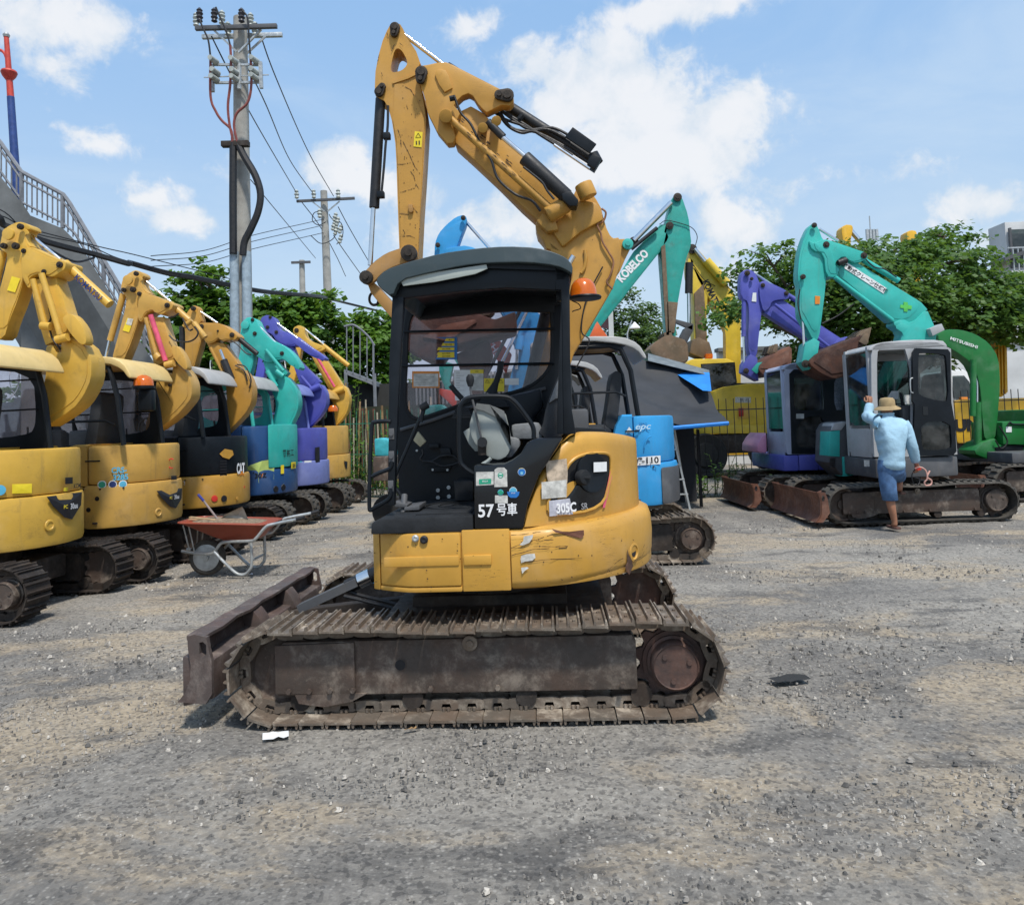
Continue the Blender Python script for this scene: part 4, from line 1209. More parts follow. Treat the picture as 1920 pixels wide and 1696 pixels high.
for i in range(60):
    a = M_.L(660 + rnd.uniform(270, 400) / 3.141, 20 + rnd.uniform(450, 1400) / 3.141, BY - .0095); r_ = rnd.uniform(.001, .0035); sb.faces([a + Vector((r_ * cos(t), 0, 1.6 * r_ * sin(t))) for t in (0, 1.4, 2.5, 4, 5.2)], [(0, 1, 2, 3, 4)])
sb.build('scratches', plain('dark_scratch', (.06, .035, .02), .8, bmp=0), stick, smooth=0)['kind'] = 'stuff'
# rubbed bare patches along the tie rod and beam
sb = MB()
for (u, v, w, hh, off) in ((640, 650, 26, 6, -.126), (700, 735, 40, 7, -.126), (780, 790, 44, 8, -.126), (850, 860, 34, 6, -.126), (905, 915, 40, 7, -.126), (945, 965, 30, 5, -.126), (800, 775, 14, 10, -.009), (900, 870, 30, 7, -.009), (925, 905, 24, 6, -.009), (770, 745, 20, 5, -.009)):
    for k in range(5):
        c = M_.L(*z4([(u + rnd.uniform(-w, w) * .6, v + rnd.uniform(-w, w) * .6)])[0], BY + off); e = Vector((.68, 0, -.73)) * rnd.uniform(.006, .02); n_ = Vector((.73, 0, .68)) * rnd.uniform(.001, .004)
        sb.faces([c - e - n_, c + e - n_ * .4, c + e + n_, c - e * .6 + n_], [(0, 1, 2, 3)])
sb.build('scratches', plain('dark_scratch', (.06, .035, .02), .8, bmp=0), ME, smooth=0)['kind'] = 'stuff'
# bucket cylinder
px_cyl(M_, *z4([(168, 520), (131, 1160)]), BY + .04, .0355, 'bucket_cylinder', HOSE, ME, seg=20)
px_cyl(M_, *z4([(127, 1150), (107, 1500)]), BY + .04, .017, 'bucket_rod', CHR, ME)
px_tube(M_, z4([(212, 560), (210, 680), (198, 790), (188, 920), (172, 1090)]), BY - .01, .009, 'hydraulic_hose', HOSE, ME)
b = MB()
for u in ((205, 740), (170, 1085)): b.box(M_.L(*z4([u])[0], BY), (.05, .05, .045), .006)
b.build('hose_fitting', BLK, ME)
# bucket links
lk = z4([(385, 1440), (372, 1400), (335, 1388), (280, 1400), (200, 1428), (130, 1478), (72, 1540), (52, 1572), (66, 1604), (98, 1614), (135, 1590), (175, 1545), (225, 1515), (285, 1492), (340, 1475), (375, 1468)])
lnk = px_prism(M_, lk, BY - .05, .05, 'bucket_link', BROWNY, ME, bev=.006, it=1)
px_prism(M_, lk, BY + .20, .04, 'bucket_link', BROWNY, ME, it=1)
pin(M_, z4([(337, 1430)])[0], BY - .06, .056, parent=lnk); pin(M_, z4([(86, 1572)])[0], BY - .06, .046, parent=lnk)
px_prism(M_, z4([(88, 1600), (130, 1600), (240, 1720), (290, 1800), (250, 1830), (190, 1760), (110, 1660)]), BY, .18, 'bucket_link', BROWNY, ME, bev=.006)
P = [M_.L(*p, BY + .08) for p in z4([(120, 1660), (105, 1680), (104, 1712), (122, 1732), (148, 1728), (158, 1705)])]
MB().tube(spline(P, 4), .010, 6).build('lifting_hook', PINM, ME)
# boom head (carries the stick), offset beam, tie rod, lower boom
hd_o = z4([(405, 325), (450, 318), (520, 302), (556, 304), (590, 318), (640, 348), (760, 410), (880, 466), (925, 470), (950, 495), (952, 535), (930, 560), (880, 556), (792, 600), (765, 575), (740, 548), (712, 502), (685, 487), (650, 500), (618, 530), (600, 560), (640, 600), (620, 640), (590, 680), (610, 740), (596, 778), (560, 782), (500, 712), (470, 650), (445, 600), (430, 520), (405, 440), (384, 400), (380, 350)])
head = px_prism(M_, hd_o, BY - .06, .10, 'boom_head', CATY2, ME, bev=.008)
px_prism(M_, hd_o, BY + .20, .07, 'boom_head_far_plate', CATY2, ME, bev=.006)
px_prism(M_, z4([(520, 302), (590, 318), (880, 466), (870, 480), (590, 335), (500, 330), (450, 352), (440, 340)]), BY - .055, .30, 'boom_head_web', CATY2, ME, bev=.004)
pin2(M_, z4([(410, 368)])[0], z4([(405, 408)])[0], BY - .075, .044, head); pin2(M_, z4([(915, 502)])[0], z4([(868, 500)])[0], BY - .075, .046, head)
px_prism(M_, z4([(500, 345), (550, 350), (570, 385), (592, 455), (545, 480), (510, 430), (488, 375)]), BY - .075, .018, 'bolted_plate', CATY2, head, bev=.004)
beam = z4([(600, 770), (590, 700), (640, 590), (700, 560), (770, 600), (860, 690), (1000, 860), (1180, 1010), (1290, 1110), (1300, 1200), (1160, 1270), (1100, 1240), (1000, 1150), (850, 1000), (700, 860)])
px_prism(M_, beam, BY + .0, .22, 'offset_beam', CATY2, ME, bev=.012)
px_cyl(M_, *z4([(560, 620), (1170, 1165)]), BY - .10, .0245, 'tie_rod', CATY2, ME, seg=14)
for u in ((552, 620), (850, 650), (770, 690)): MB().cyl(M_.L(*z4([u])[0], BY - .16), M_.L(*z4([u])[0], BY + .06), .045 if u[0] == 552 else .034, seg=16, bev=.005).build('pivot_boss', CATY2, ME)
px_cyl(M_, *z4([(880, 740), (1020, 860)]), BY - .13, .0165, 'offset_cylinder_rod', CHR, ME)
px_cyl(M_, *z4([(800, 655), (890, 745)]), BY - .13, .027, 'rod_eye', HOSE, ME, seg=16)
px_cyl(M_, *z4([(1015, 865), (1265, 1095)]), BY - .13, .050, 'offset_cylinder', HOSE, ME, seg=22, bev=.006)
px_prism(M_, z4([(1235, 1075), (1290, 1060), (1335, 1115), (1325, 1150), (1280, 1150), (1240, 1110)]), BY - .19, .12, 'cylinder_clevis', BLK, ME, bev=.008)
px_tube(M_, z4([(1010, 920), (1060, 960), (1120, 1010), (1150, 1060), (1190, 1110)]), BY - .19, .008, 'hydraulic_hose', HOSE, ME)
px_tube(M_, z4([(600, 500), (640, 600), (700, 670), (760, 790), (820, 880), (860, 990), (960, 1080), (1060, 1120), (1110, 1180)]), BY - .11, .009, 'hydraulic_hose', HOSE, ME)
px_tube(M_, z4([(575, 520), (600, 515)]), BY - .12, .02, 'hose_fitting', BLK, ME, smoothit=False)
# arm cylinder with its hoses, behind the head
px_cyl(M_, *z4([(262, 108), (560, 335)]), BY + .12, .0165, 'arm_rod', CHR, ME)
px_cyl(M_, *z4([(560, 335), (1440, 895)]), BY + .12, .040, 'arm_cylinder', HOSE, ME, seg=22)
px_cyl(M_, *z4([(1410, 850), (1440, 905)]), BY + .12, .052, 'cylinder_end_cap', HOSE, ME, seg=16)
px_prism(M_, z4([(1300, 685), (1440, 785), (1400, 838), (1255, 742)]), BY + .02, .02, 'guard_plate', BLK, ME, bev=.003)
px_prism(M_, z4([(1400, 840), (1470, 868), (1432, 932), (1385, 900)]), BY + .04, .10, 'guard_bracket', BLK, ME, bev=.004)
px_cyl(M_, *z4([(1190, 790), (1400, 932)]), BY + .0, .010, 'steel_pipe', CHR, ME)
for pts in ([(850, 570), (960, 650), (1050, 700), (1180, 690), (1290, 740)], [(850, 590), (920, 680), (1000, 720), (1080, 715), (1250, 800), (1400, 900)], [(870, 600), (940, 690), (1050, 710), (1150, 700), (1260, 750)], [(860, 580), (1000, 660), (1120, 740), (1300, 850)], [(830, 590), (900, 640), (1040, 690), (1200, 780), (1330, 850)]):
    px_tube(M_, z4(pts), BY + .06, .0105, 'hydraulic_hose', HOSE, ME)
px_tube(M_, z4([(985, 640), (1005, 620)]), BY + .06, .022, 'hose_clamp', BLK, ME, smoothit=False)
# lower boom, gooseneck leaning back, down behind the cab to its foot
lo_o = z4([(1345, 1008), (1375, 1012), (1405, 1060), (1440, 1110), (1468, 1160), (1480, 1210), (1500, 1280), (1520, 1320), (1540, 1340)]) + z1([(1212, 10), (1226, 60), (1218, 140), (1190, 230), (1150, 300), (1080, 420), (1010, 535), (990, 600), (900, 780), (840, 880)]) + z1([(700, 900), (740, 780), (800, 620), (850, 480), (905, 300), (930, 200), (900, 60), (880, 10)]) + z4([(1270, 1440), (1145, 1400), (1128, 1350), (1092, 1308), (1080, 1262), (1100, 1200), (1160, 1180), (1200, 1130), (1290, 1120), (1320, 1050)])
low = px_prism(M_, lo_o, BY + .02, .26, 'lower_boom', CATY2, ME, bev=.012)
px_prism(M_, z4([(1545, 1345), (1610, 1343), (1652, 1352), (1645, 1390), (1610, 1460), (1580, 1530), (1520, 1620), (1530, 1440)]), BY + .06, .05, 'cylinder_bracket', CATY2, low, bev=.006)
pin(M_, z4([(1622, 1378)])[0], BY + .06, .038, TEAL, low)
# knuckle castings
b = MB()
b.cyl(M_.L(*z4([(1360, 1020)])[0], BY - .08) + Vector((0, 0, 0)), M_.L(*z4([(1395, 1100)])[0], BY - .08), .062, seg=18, bev=.01)
b.cyl(M_.L(*z4([(1150, 1205)])[0], BY - .09), M_.L(*z4([(1265, 1140)])[0], BY - .09), .056, seg=18, bev=.01)
b.prism(M_.poly(z4([(1085, 1240), (1120, 1190), (1200, 1230), (1215, 1290), (1150, 1300)]), BY - .07), BY - .07, BY + .06, bev=.012)
b.prism(M_.poly(z4([(1290, 1160), (1350, 1110), (1440, 1130), (1470, 1180), (1480, 1230), (1350, 1300), (1240, 1390), (1180, 1300), (1200, 1250)]), BY - .02), BY - .02, BY + .3, bev=.015)
b.build('knuckle_casting', CATY2, ME)
px_tube(M_, z4([(1470, 1165), (1495, 1190), (1480, 1240), (1445, 1260), (1465, 1310), (1475, 1360), (1510, 1420), (1540, 1480), (1520, 1560), (1500, 1600), (1535, 1640)]), BY, .007, 'copper_pipe', plain('copper_pipe', (.32, .16, .09), .5, .6, bmp=0), ME)
px_tube(M_, [(1130, 500), (1100, 560), (1090, 620), (1105, 640), (1080, 690)], BY, .005, 'loose_cable', HOSE, ME)
px_tube(M_, z1([(1040, 175), (1055, 150), (1062, 110), (1058, 70)]), BY + .008, .012, 'weld_arc', CATY2, low)
px_cyl(M_, (962, 850), (1030, 560), BY - .04, .04, 'boom_cylinder', HOSE, ME)
px_cyl(M_, (1030, 560), (1075, 480), BY - .04, .02, 'boom_cylinder_rod', CHR, ME)
b = MB(); b.box((-.1, .42, 1.12), (.5, .5, .34), .03); b.box((.55, .3, 1.2), (.5, .7, .3), .04); b.build('boom_mount', BLK, ME)
# ================================================================== the other machines
def plan_pts(R, half, x0, x1, off=0.):
    n = []
    k = max(2, int((x1 - x0) / .05))
    for i in range(k + 1):
        x = x0 + (x1 - x0) * i / k
        y = min(half, sqrt(max(0, (R - off) ** 2 - x * x))) - (off if True else 0)
        n.append((x, -max(y, .004)))
    return n + [(x, -y) for x, y in n[::-1]]


def block(root, R, half, x0, x1, z0, z1, mat, name, bev=.03, off=0., slope=0., drop=0.):
    p = plan_pts(R, half, x0, x1, off); t = MB()
    if slope or drop:
        lo = [Vector((x, y, z0)) for x, y in p]
        xm = x0 + (x1 - x0) * .35
        hi = [Vector((x, y, z1 - (slope * max(0, (xm - x)) / (xm - x0)) - drop * max(0, (x - xm) / (x1 - xm)) ** 2)) for x, y in p]
        inn = [Vector((v.x * .96 + .02, v.y * .93, v.z + .02)) for v in hi]
        t.loft([lo, hi, inn])
    else: t.prism(p, z0, z1, bev=bev, plane='xy', seg_ang=.7)
    return t.build(name, mat, root, smooth=45)


def surf(fr, px, py, R, half, off=.006):
    r = ray(px, py); p = fr.L(px, py, -half)
    if p.x < sqrt(max(0, R * R - half * half)): return p + Vector((0, -off, 0)), Vector((0, -1, 0))
    o = Vector(((CAM - fr.O).dot(fr.ex), (CAM - fr.O).dot(fr.ey), CH)); d = Vector((r.dot(fr.ex), r.dot(fr.ey), r.z))
    a = d.x ** 2 + d.y ** 2; b = 2 * (o.x * d.x + o.y * d.y); c = o.x ** 2 + o.y ** 2 - R * R; q = b * b - 4 * a * c
    t = (-b - sqrt(max(q, 0))) / (2 * a); P = o + d * t; n = Vector((P.x, P.y, 0)).normalized()
    return P + n * off, n


def sdecal(fr, pts, R, half, name, mat, par, off=.008):
    V = [surf(fr, a, b, R, half, off)[0] for a, b in pts]; c = sum(V, Vector()) / len(V)
    m = surf(fr, sum(p[0] for p in pts) / len(pts), sum(p[1] for p in pts) / len(pts), R, half, off)[0]
    b = MB(); vs = [b.b.verts.new(v) for v in V]; cv = b.b.verts.new(m)
    for i in range(len(vs)): b.b.faces.new((vs[i], vs[(i + 1) % len(vs)], cv))
    return b.build(name, mat, par, smooth=0)


def stext(fr, s, px, py, h, R, half, mat, par, width=None, bold=.0, off=.012, **k):
    c, n = surf(fr, px, py, R, half, off); return text(s, mat, par, c, (-n.y, n.x, 0), (0, 0, 1), width=width, height=h, bold=bold, **k)


def seat(root, x, y, z, w=.44, mat=None, trim=None):
    b = MB(); b.box((x - .22, y, z + .06), (.46, w, .13), .04)
    s = b.build('seat', mat or SEATD, root)
    b = MB(); b.prism(chaikin([(x - .08, z + .08), (x - .02, z + .35), (x + .03, z + .68), (x + .09, z + .72), (x + .15, z + .66), (x + .10, z + .3), (x + .06, z + .05)], 1), y - w / 2, y + w / 2, bev=.03); b.build('backrest', mat or SEATD, s)
    b = MB(); b.box((x - .2, y, z - .06), (.36, w * .9, .14), .02); b.build('seat_base', trim or GREYD, s)
    return s


def controls(root, x, y, z):
    b = MB(); b.box((x, y - .28, z + .18), (.30, .12, .28), .04); b.box((x, y + .28, z + .18), (.30, .12, .28), .04); b.build('console', GREYD, root)
    for dy in (-.28, .28):
        c = Vector((x - .1, y + dy, z + .3)); MB().tube([c, c + Vector((-.02, 0, .10)), c + Vector((-.035, 0, .2))], [.032, .018, .02], 8).build('joystick', BLKR, root)
    for dy in (-.06, .06):
        c = Vector((x - .5, y + dy, z - .25)); MB().tube([c, c + Vector((.08, 0, .3)), c + Vector((.06, 0, .62))], .011, 6).build('travel_lever', BLK, root)


def canopy(root, xa, xb, ya, yb, zf, zt, roofmat, postmat=None, posts=2, lining=None, glass_side=True, bulge=.05):
    pm = postmat or BLK; ym = (ya + yb) / 2
    b = MB(); t = .055
    prof = [(xa, zt - .07), (xa + .02, zt - .02), (xa + .15, zt + .0), ((xa + xb) / 2, zt + bulge * .5), (xb - .26, zt + .01), (xb - .09, zt - .07), (xb, zt - .23), (xb - .03, zt - .25), (xb - .11, zt - .14), (xb - .27, zt - .07), ((xa + xb) / 2, zt - .02), (xa + .15, zt - .05), (xa + .03, zt - .09)]
    b.prism(chaikin(prof, 1), ya, yb, bev=.022, seg_ang=.9); rf = b.build('canopy_roof', roofmat, root, smooth=60)
    b = MB(); b.prism([(xa + .08, zt - .07), ((xa + xb) / 2, zt - .04), (xb - .22, zt - .07), (xb - .22, zt - .09), (xa + .08, zt - .10)], ya + .04, yb - .04); b.build('roof_lining', lining or BLK, rf)
    fr_ = MB(); x0, x1 = xa + .10, xb - .24
    for i, y in enumerate((ya + .05, yb - .05)):
        fr_ = MB(); fr_.tube([(x1 + .12, y, zf + .0), (x1 + .06, y, zf + .5), (x1, y, zf + (zt - zf) * .75), (x1 - .04, y, zt - .12), (x1 - .16, y, zt - .08), (x0 + .1, y, zt - .09)], .028, 8); fr_.build('rear_post', pm, root)
        if posts == 4 or i == 1:
            fr_ = MB(); fr_.tube([(x0, y, zt - .1), (x0 - .02, y, zf + .3), (x0 - .02, y, zf - .35)], .024, 8); fr_.build('front_post', pm, root)
    if glass_side:
        y = yb - .05
        hole = chaikin([(x0 + .05, zf + .1), (x0 + .05, zt - .2), (x1 - .06, zt - .18), (x1 - .02, zf + .25), (x1 - .1, zf + .12)], 2)
        MB().prism([(x0, zf), (x0, zt - .1), (x1, zt - .1), (x1 + .1, zf)], y, y + .025, holes=[hole]).build('side_guard', pm, root)
        MB().prism(hole, y + .008, y + .014).build('side_window', GLSF, root)
        for k in (.38, .68):
            z = zf + (zt - zf) * k; MB().tube([(x0, y - .015, z), (x1, y - .015, z + .015)], .008, 6).build('guard_bar', pm, root)
    MB().tube([(x1 - .75, ya + .08, zf - .2), (x1 - .75, ya + .08, zf + .2), (x1 - .68, ya + .08, zf + .27), (x1 - .1, ya + .08, zf + .27), (x1, ya + .08, zf + .22)], .014, 7).build('side_rail', pm, root)
    return rf


def mini(fr, label, kind, tL, tH, tW, gauge, R, half, zb, zm_, zt, beltm, hoodm, rearm, roofm, zroof, group, xs=-.02, cano=True, ry=(-.72, .22), rx=(-.78, .78), postm=None, lining=None, smat=None, x0=0, fmat=None, postn=2, gs=True, slope=.30, shoebig=False, tmat=None, bladem=None, hubm=None):
    root = thing('excavator', label, 'excavator', fr.O, fr.yaw, group)
    for s in (-1, 1):
        make_track(root, s * gauge / 2, tL, tH, tW, s, kind, pitch=.115, smat=smat or STEELD, fmat=fmat or STEELD, x0=x0, big=False, hubmat=hubm or STEELF, hubr=.115, belt=RUB)
    b = MB(); b.box((x0, 0, tH * .62), (tL * .5, gauge - tW, tH * .45), .03); b.lathe([(.3, tH * .8), (.34, tH * .85), (.34, zb + .01)], (0, 0, 0)); b.build('centre_frame', STEELD, root)
    dozer(root, -tL / 2 - .28 + x0, gauge + tW, .08, .30, bladem or STEELF, armmat=STEELD)
    xc = sqrt(R * R - half * half) * .55
    block(root, R, half, -R * .98, xc - .005, zb, zm_, beltm, 'side_skirt', .03)
    block(root, R, half, xc + .005, R - .004, zb - .01, zm_ + .01, rearm, 'counterweight', .045)
    block(root, R * .97, half * .97, xs, xc + .04, zm_ + .003, zt, hoodm, 'seat_side_panel', .03, slope=slope if xs > -.9 else 0)
    block(root, R * .97, half * .97, xc + .048, R * .97 - .004, zm_ + .012, zt, hoodm if rearm is beltm else rearm, 'engine_cover', .035)
    b = MB(); b.prism([(-R * .97, zm_), (-R * .97, zm_ + .04), (xs + .05, zm_ + .04), (xs + .05, zm_)], -half * .97, .25, bev=.012); b.build('floor_plate', BLKR, root)
    if cano:
        canopy(root, rx[0], rx[1], ry[0], ry[1], zt, zroof, roofm, postm, postn, lining, gs)
    # panel seams, hinges, bolts and a grab handle on the near side
    for (x, za, zz) in ((-.35 * R, zb + .03, zm_ - .02), (.12 * R, zb + .03, zm_ - .02), (.02, zm_ + .03, zt - .04)):
        y = -min(half, sqrt(R * R - x * x)); MB().box((x, y - .001, (za + zz) / 2), (.010, .006, zz - za)).build('panel_seam', INK, root)
    for x in (-.3, .1, .35): MB().box((x, -half - .004, zb + .06), (.05, .02, .02), .004).build('hinge', STEELD, root)
    bo = MB().cyl((0, 0, 0), (0, -.012, 0), .010, seg=6).build('bolt', STEELD, data_only=True)
    for k in range(7):
        x = -.6 * R + k * .18; y = -min(half, sqrt(R * R - x * x)); link('bolt', bo, root, loc=(x, y, zm_ - .03))
    a = Vector((.25, -half * .97 - .03, zt - .16)); MB().tube([a + Vector((0, .03, 0)), a, a + Vector((.14, 0, 0)), a + Vector((.14, .03, 0))], .008, 6).build('handle', BLK, root)
    ys = (ry[0] + ry[1]) / 2
    seat(root, .12, ys, zm_ + .32); controls(root, -.28, ys, zm_ + .30)
    b = MB(); b.box((-R * .55, half * .45, zm_ + .12), (R * .7, .4, .3), .04); b.build('boom_mount', STEELD, root)
    return root


def boomset(fr, root, ly, th, cv, D, mat, hose=HOSE, cylm=None, arm2=None):
    """D: dict of photo traces"""
    cylm = cylm or mat
    out = {}
    for k, nm, dl, t, m, bv in (('stick', 'stick', .0, th, mat, .008), ('head', 'boom_head', -.05, th + .10, mat, .010), ('beam', 'boom_beam', .0, th, mat, .012), ('lower', 'lower_boom', -.02, th + .06, mat, .015), ('cover', 'cylinder_guard', -.10, .12, mat, .02), ('link', 'bucket_link', -.03, th + .06, arm2 or mat, .006)):
        if k in D: out[k] = px_prism(fr, cv(D[k]), ly + dl, t, nm, m, root, bev=bv, it=1 if k in ('stick', 'head', 'lower', 'cover') else 0, holes=[])
    for k in ('stick', 'lower', 'beam', 'head'):     # raised side plates and weld seams
        if k in D and not (k == 'head' and len(D[k]) < 12):
            P = chaikin(fr.poly(cv(D[k]), ly - .02), 1); cx_ = sum(p[0] for p in P) / len(P); cz_ = sum(p[1] for p in P) / len(P)
            y0 = ly + {'lower': -.02, 'head': -.05}.get(k, 0)
            Q = [(cx_ + (a - cx_) * .86, cz_ + (c - cz_) * .86) for a, c in P]
            MB().prism(Q, y0 - .007, y0 + .004, bev=.003).build('side_plate', mat, out[k])
    for (a, b_, r, dl, kind) in D.get('cyl', ()):
        a, b_ = cv([a, b_]); m = {'p': cylm, 'c': CHR, 'b': hose, 'r': PNK}[kind]
        px_cyl(fr, a, b_, ly + dl, r, {'c': 'chrome_rod', 'r': 'red_tie_rod'}.get(kind, 'hydraulic_cylinder'), m, root, seg=12)
    for (p, r) in D.get('pin', ()):
        pin(fr, cv([p])[0], ly - .055, r, PINM, root, t=.015)
    for pts in D.get('hose', ()): px_tube(fr, cv(pts), ly - .04, .010, 'hydraulic_hose', hose, root, seg=6)
    if 'head' in out:
        c = fr.L(*cv([D['head'][len(D['head']) // 2]])[0], ly)
    return out


zA = zm(0, 400, 5.654); zB = zm(180, 480, 6.057); z5 = zm(0, 380, 2.12); z6 = zm(320, 540, 3.0275); zR = zm(1300, 380, 2.65); zK = zm(1040, 340, 2.2909); zP = zm(1400, 640, 3.84)
def mixp(*ls): return [p for l in ls for p in l]
ident = lambda p: p
ROW = 'excavators parked in the left hand row'
# ---- A: leftmost
fA = Fr(-5.06, 7.30, -5)
A = mini(fA, 'yellow canopy excavator at the left edge, nearest of the row, black lettering on its cylinder', 'steel', 2.15, .50, .30, 1.24, .86, .74, .58, 1.03, 1.46, KOMY, KOMY, KOMY, CREAM, 2.42, ROW, lining=KOMY2, rx=(-.85, .72), ry=(-.70, .2))
boomset(fA, A, .34, .17, ident, dict(
    stick=zA([(205, 88), (150, 102), (60, 150), (18, 230), (0, 320), (0, 380), (62, 410), (76, 450), (60, 560), (0, 790), (-60, 1000), (-110, 1330), (40, 1330), (100, 1130), (180, 940), (240, 740), (255, 640), (225, 560), (215, 470), (250, 390), (330, 352), (290, 310), (268, 240), (270, 175), (322, 170), (310, 128), (262, 100)]),
    head=zA([(240, 372), (330, 352), (400, 385), (560, 462), (640, 497), (700, 505), (690, 585), (640, 622), (560, 672), (500, 670), (440, 630), (340, 660), (300, 700), (325, 770), (300, 800), (250, 720), (228, 640), (222, 470)]),
    beam=zA([(325, 700), (590, 672), (640, 820), (720, 1080), (790, 1260), (480, 1400), (420, 1200), (345, 880)]),
    cover=zA([(700, 1070), (770, 1068), (870, 1190), (915, 1320), (905, 1390), (850, 1392), (740, 1270), (650, 1120)]),
    lower=zA([(480, 1440), (500, 1398), (560, 1390), (590, 1470), (660, 1470), (640, 1380), (700, 1290), (890, 1395), (930, 1480)]) + [(171, 672), (171, 710), (156, 743), (137, 767), (71, 809), (74, 757), (88, 690)],
    cyl=[(zA([(690, 530)])[0], zA([(1165, 965)])[0], .047, .09, 'p'), (zA([(285, 200)])[0], zA([(640, 490)])[0], .018, .09, 'c'), (zA([(350, 700)])[0], zA([(480, 1190)])[0], .028, -.09, 'p'), (zA([(440, 640)])[0], zA([(640, 1290)])[0], .030, -.09, 'p'), (zA([(30, 400)])[0], zA([(-60, 760)])[0], .045, .06, 'p'),
         (zA([(440, 1190)])[0], zA([(540, 1200)])[0], .04, -.1, 'p'), (zA([(600, 1340)])[0], zA([(720, 1310)])[0], .04, -.1, 'p')],
    pin=[(zA([(215, 140)])[0], .03), (zA([(40, 345)])[0], .03), (zA([(255, 400)])[0], .025), (zA([(635, 545)])[0], .032), (zA([(165, 345)])[0], .035), (zA([(700, 1305)])[0], .03), (zA([(470, 620)])[0], .025)],
    hose=[zA([(520, 1000), (540, 1110), (500, 1180)]), zA([(530, 1240), (560, 1330), (640, 1440)])]), KOMY)
b = MB(); c = fA.L(*zA([(102, 222)])[0], .28); b.cyl(c + Vector((0, -.03, 0)), c, .060, seg=24, bev=.004); b.build('round_cover', KOMY, A)
d_ = (fA.L(*zA([(1165, 965)])[0], .0) - fA.L(*zA([(690, 530)])[0], .0)).normalized()
text('KOMATSU', INKB, A, fA.L(*zA([(935, 785)])[0], .375), d_, Vector((0, 0, 1)), width=.36, height=.062, bold=.03)
b = MB(); V = [fA.L(*p, .325) for p in zA([(125, 665), (215, 690), (160, 838), (75, 815)])]; b.faces(V, [(0, 1, 2, 3)]); b.build('warning_sticker', YST, A, smooth=0)
HA = (.86, .74)
sdecal(fA, z5([(180, 1168), (318, 1150), (315, 1200), (280, 1258), (250, 1250), (205, 1205)]), *HA, 'black_decal', INK, A, off=.017)
stext(fA, 'PC', *z5([(252, 1208)])[0], .035, *HA, YST, A, bold=.02, off=.026); stext(fA, '30uu', *z5([(284, 1204)])[0], .055, *HA, INKW, A, bold=.02, width=.12, off=.026)
sdecal(fA, z5([(50, 1118), (130, 1116), (130, 1154), (50, 1156)]), *HA, 'warning_sticker', YST, A, off=-.012)
sdecal(fA, z5([(256, 1092), (286, 1090), (286, 1116), (256, 1118)]), *HA, 'latch', INK, A)
sdecal(fA, z5([(258, 1132), (275, 1130), (272, 1146), (256, 1146)]), *HA, 'small_label', YST, A, off=-.01)
stext(fA, 'KOM', *z5([(302, 1125)])[0], .05, *HA, INK, A, bold=.02)
c, n_ = surf(fA, *z5([(198, 1282)])[0], *HA, 0); MB().lathe([(.055, 0), (.05, .008), (.034, .01), (.028, .003), (.001, .002)], c, n_, 20).build('lifting_socket', KOMY, A)
for k in range(7):
    x = 20 + k * 24; V = [surf(fA, *z5([(x + dx, y)])[0], *HA, .004)[0] for dx, y in ((0, 1175), (10, 1175), (10, 1360), (0, 1360))]
b = MB(); b.box((.45, -.62, 2.0), (.06, .12, .2), .02); b.build('work_lamp', BLK, A)
c, n_ = surf(fA, *z5([(0, 1142)])[0], *HA, -.005); MB().lathe([(.045, 0), (.045, .002), (.001, .003)], c, n_, 20).build('round_sticker', INKLB, A)
# ---- B
fB = Fr(-4.79, 9.02, -4)
B = mini(fB, 'second excavator of the left row, cream canopy, orange beacon and red rod on the boom', 'steel', 2.15, .50, .30, 1.24, .83, .74, .58, 1.03, 1.46, KOMY2, KOMY2, KOMY2, CREAM, 2.42, ROW, lining=KOMY2, rx=(-.85, .74), ry=(-.70, .2), xs=-.1)
boomset(fB, B, .34, .17, zB, dict(
    stick=[(440, 158), (360, 200), (300, 270), (284, 340), (290, 400), (330, 445), (345, 500), (330, 600), (300, 720), (160, 1240), (290, 1240), (400, 980), (478, 740), (482, 640), (470, 560), (475, 450), (520, 405), (610, 430), (560, 390), (520, 330), (505, 250), (540, 235), (535, 200), (490, 170)],
    head=[(480, 425), (520, 402), (610, 432), (760, 492), (830, 515), (880, 545), (860, 600), (810, 625), (740, 665), (690, 655), (660, 610), (560, 650), (520, 740), (495, 745), (470, 680), (478, 480)],
    beam=[(545, 690), (760, 690), (850, 1000), (930, 1150), (660, 1250), (600, 1000)],
    cover=[(860, 1015), (930, 1025), (1010, 1150), (1042, 1265), (1015, 1302), (900, 1190), (850, 1080)],
    lower=[(650, 1180), (710, 1290), (640, 1335), (700, 1405), (770, 1400), (790, 1320), (880, 1340), (890, 1190), (1035, 1320), (1086, 1450), (1086, 1590), (1050, 1660), (900, 1830), (640, 2010), (540, 1960), (650, 1640), (690, 1480)],
    cyl=[((850, 545), (1060, 730), .040, .09, 'p'), ((1110, 760), (1240, 925), .036, .02, 'p'), ((510, 240), (850, 520), .016, .09, 'c'), ((620, 670), (790, 1190), .030, -.10, 'r'), ((565, 700), (690, 1130), .026, -.09, 'p'), ((312, 430), (160, 960), .038, .06, 'p'), ((155, 960), (92, 1240), .018, .06, 'c'), ((790, 1240), (890, 1215), .045, -.1, 'p'), ((680, 1120), (720, 1160), .045, -.1, 'p'), ((1000, 800), (1090, 730), .03, .0, 'p')],
    pin=[((455, 200), .028), ((315, 385), .028), ((495, 430), .028), ((810, 560), .032), ((420, 380), .035), ((880, 1210), .028), ((840, 1465), .02)],
    hose=[[(830, 900), (900, 960), (1030, 975), (1120, 940), (1160, 870), (1120, 800)], [(940, 650), (900, 680), (830, 700)], [(980, 700), (1010, 760), (1060, 840), (1100, 830)]]), KOMY2)
c = fB.L(*zB([(370, 275)])[0], .28); MB().cyl(c + Vector((0, -.03, 0)), c, .060, seg=24, bev=.004).build('round_cover', KOMY2, B)
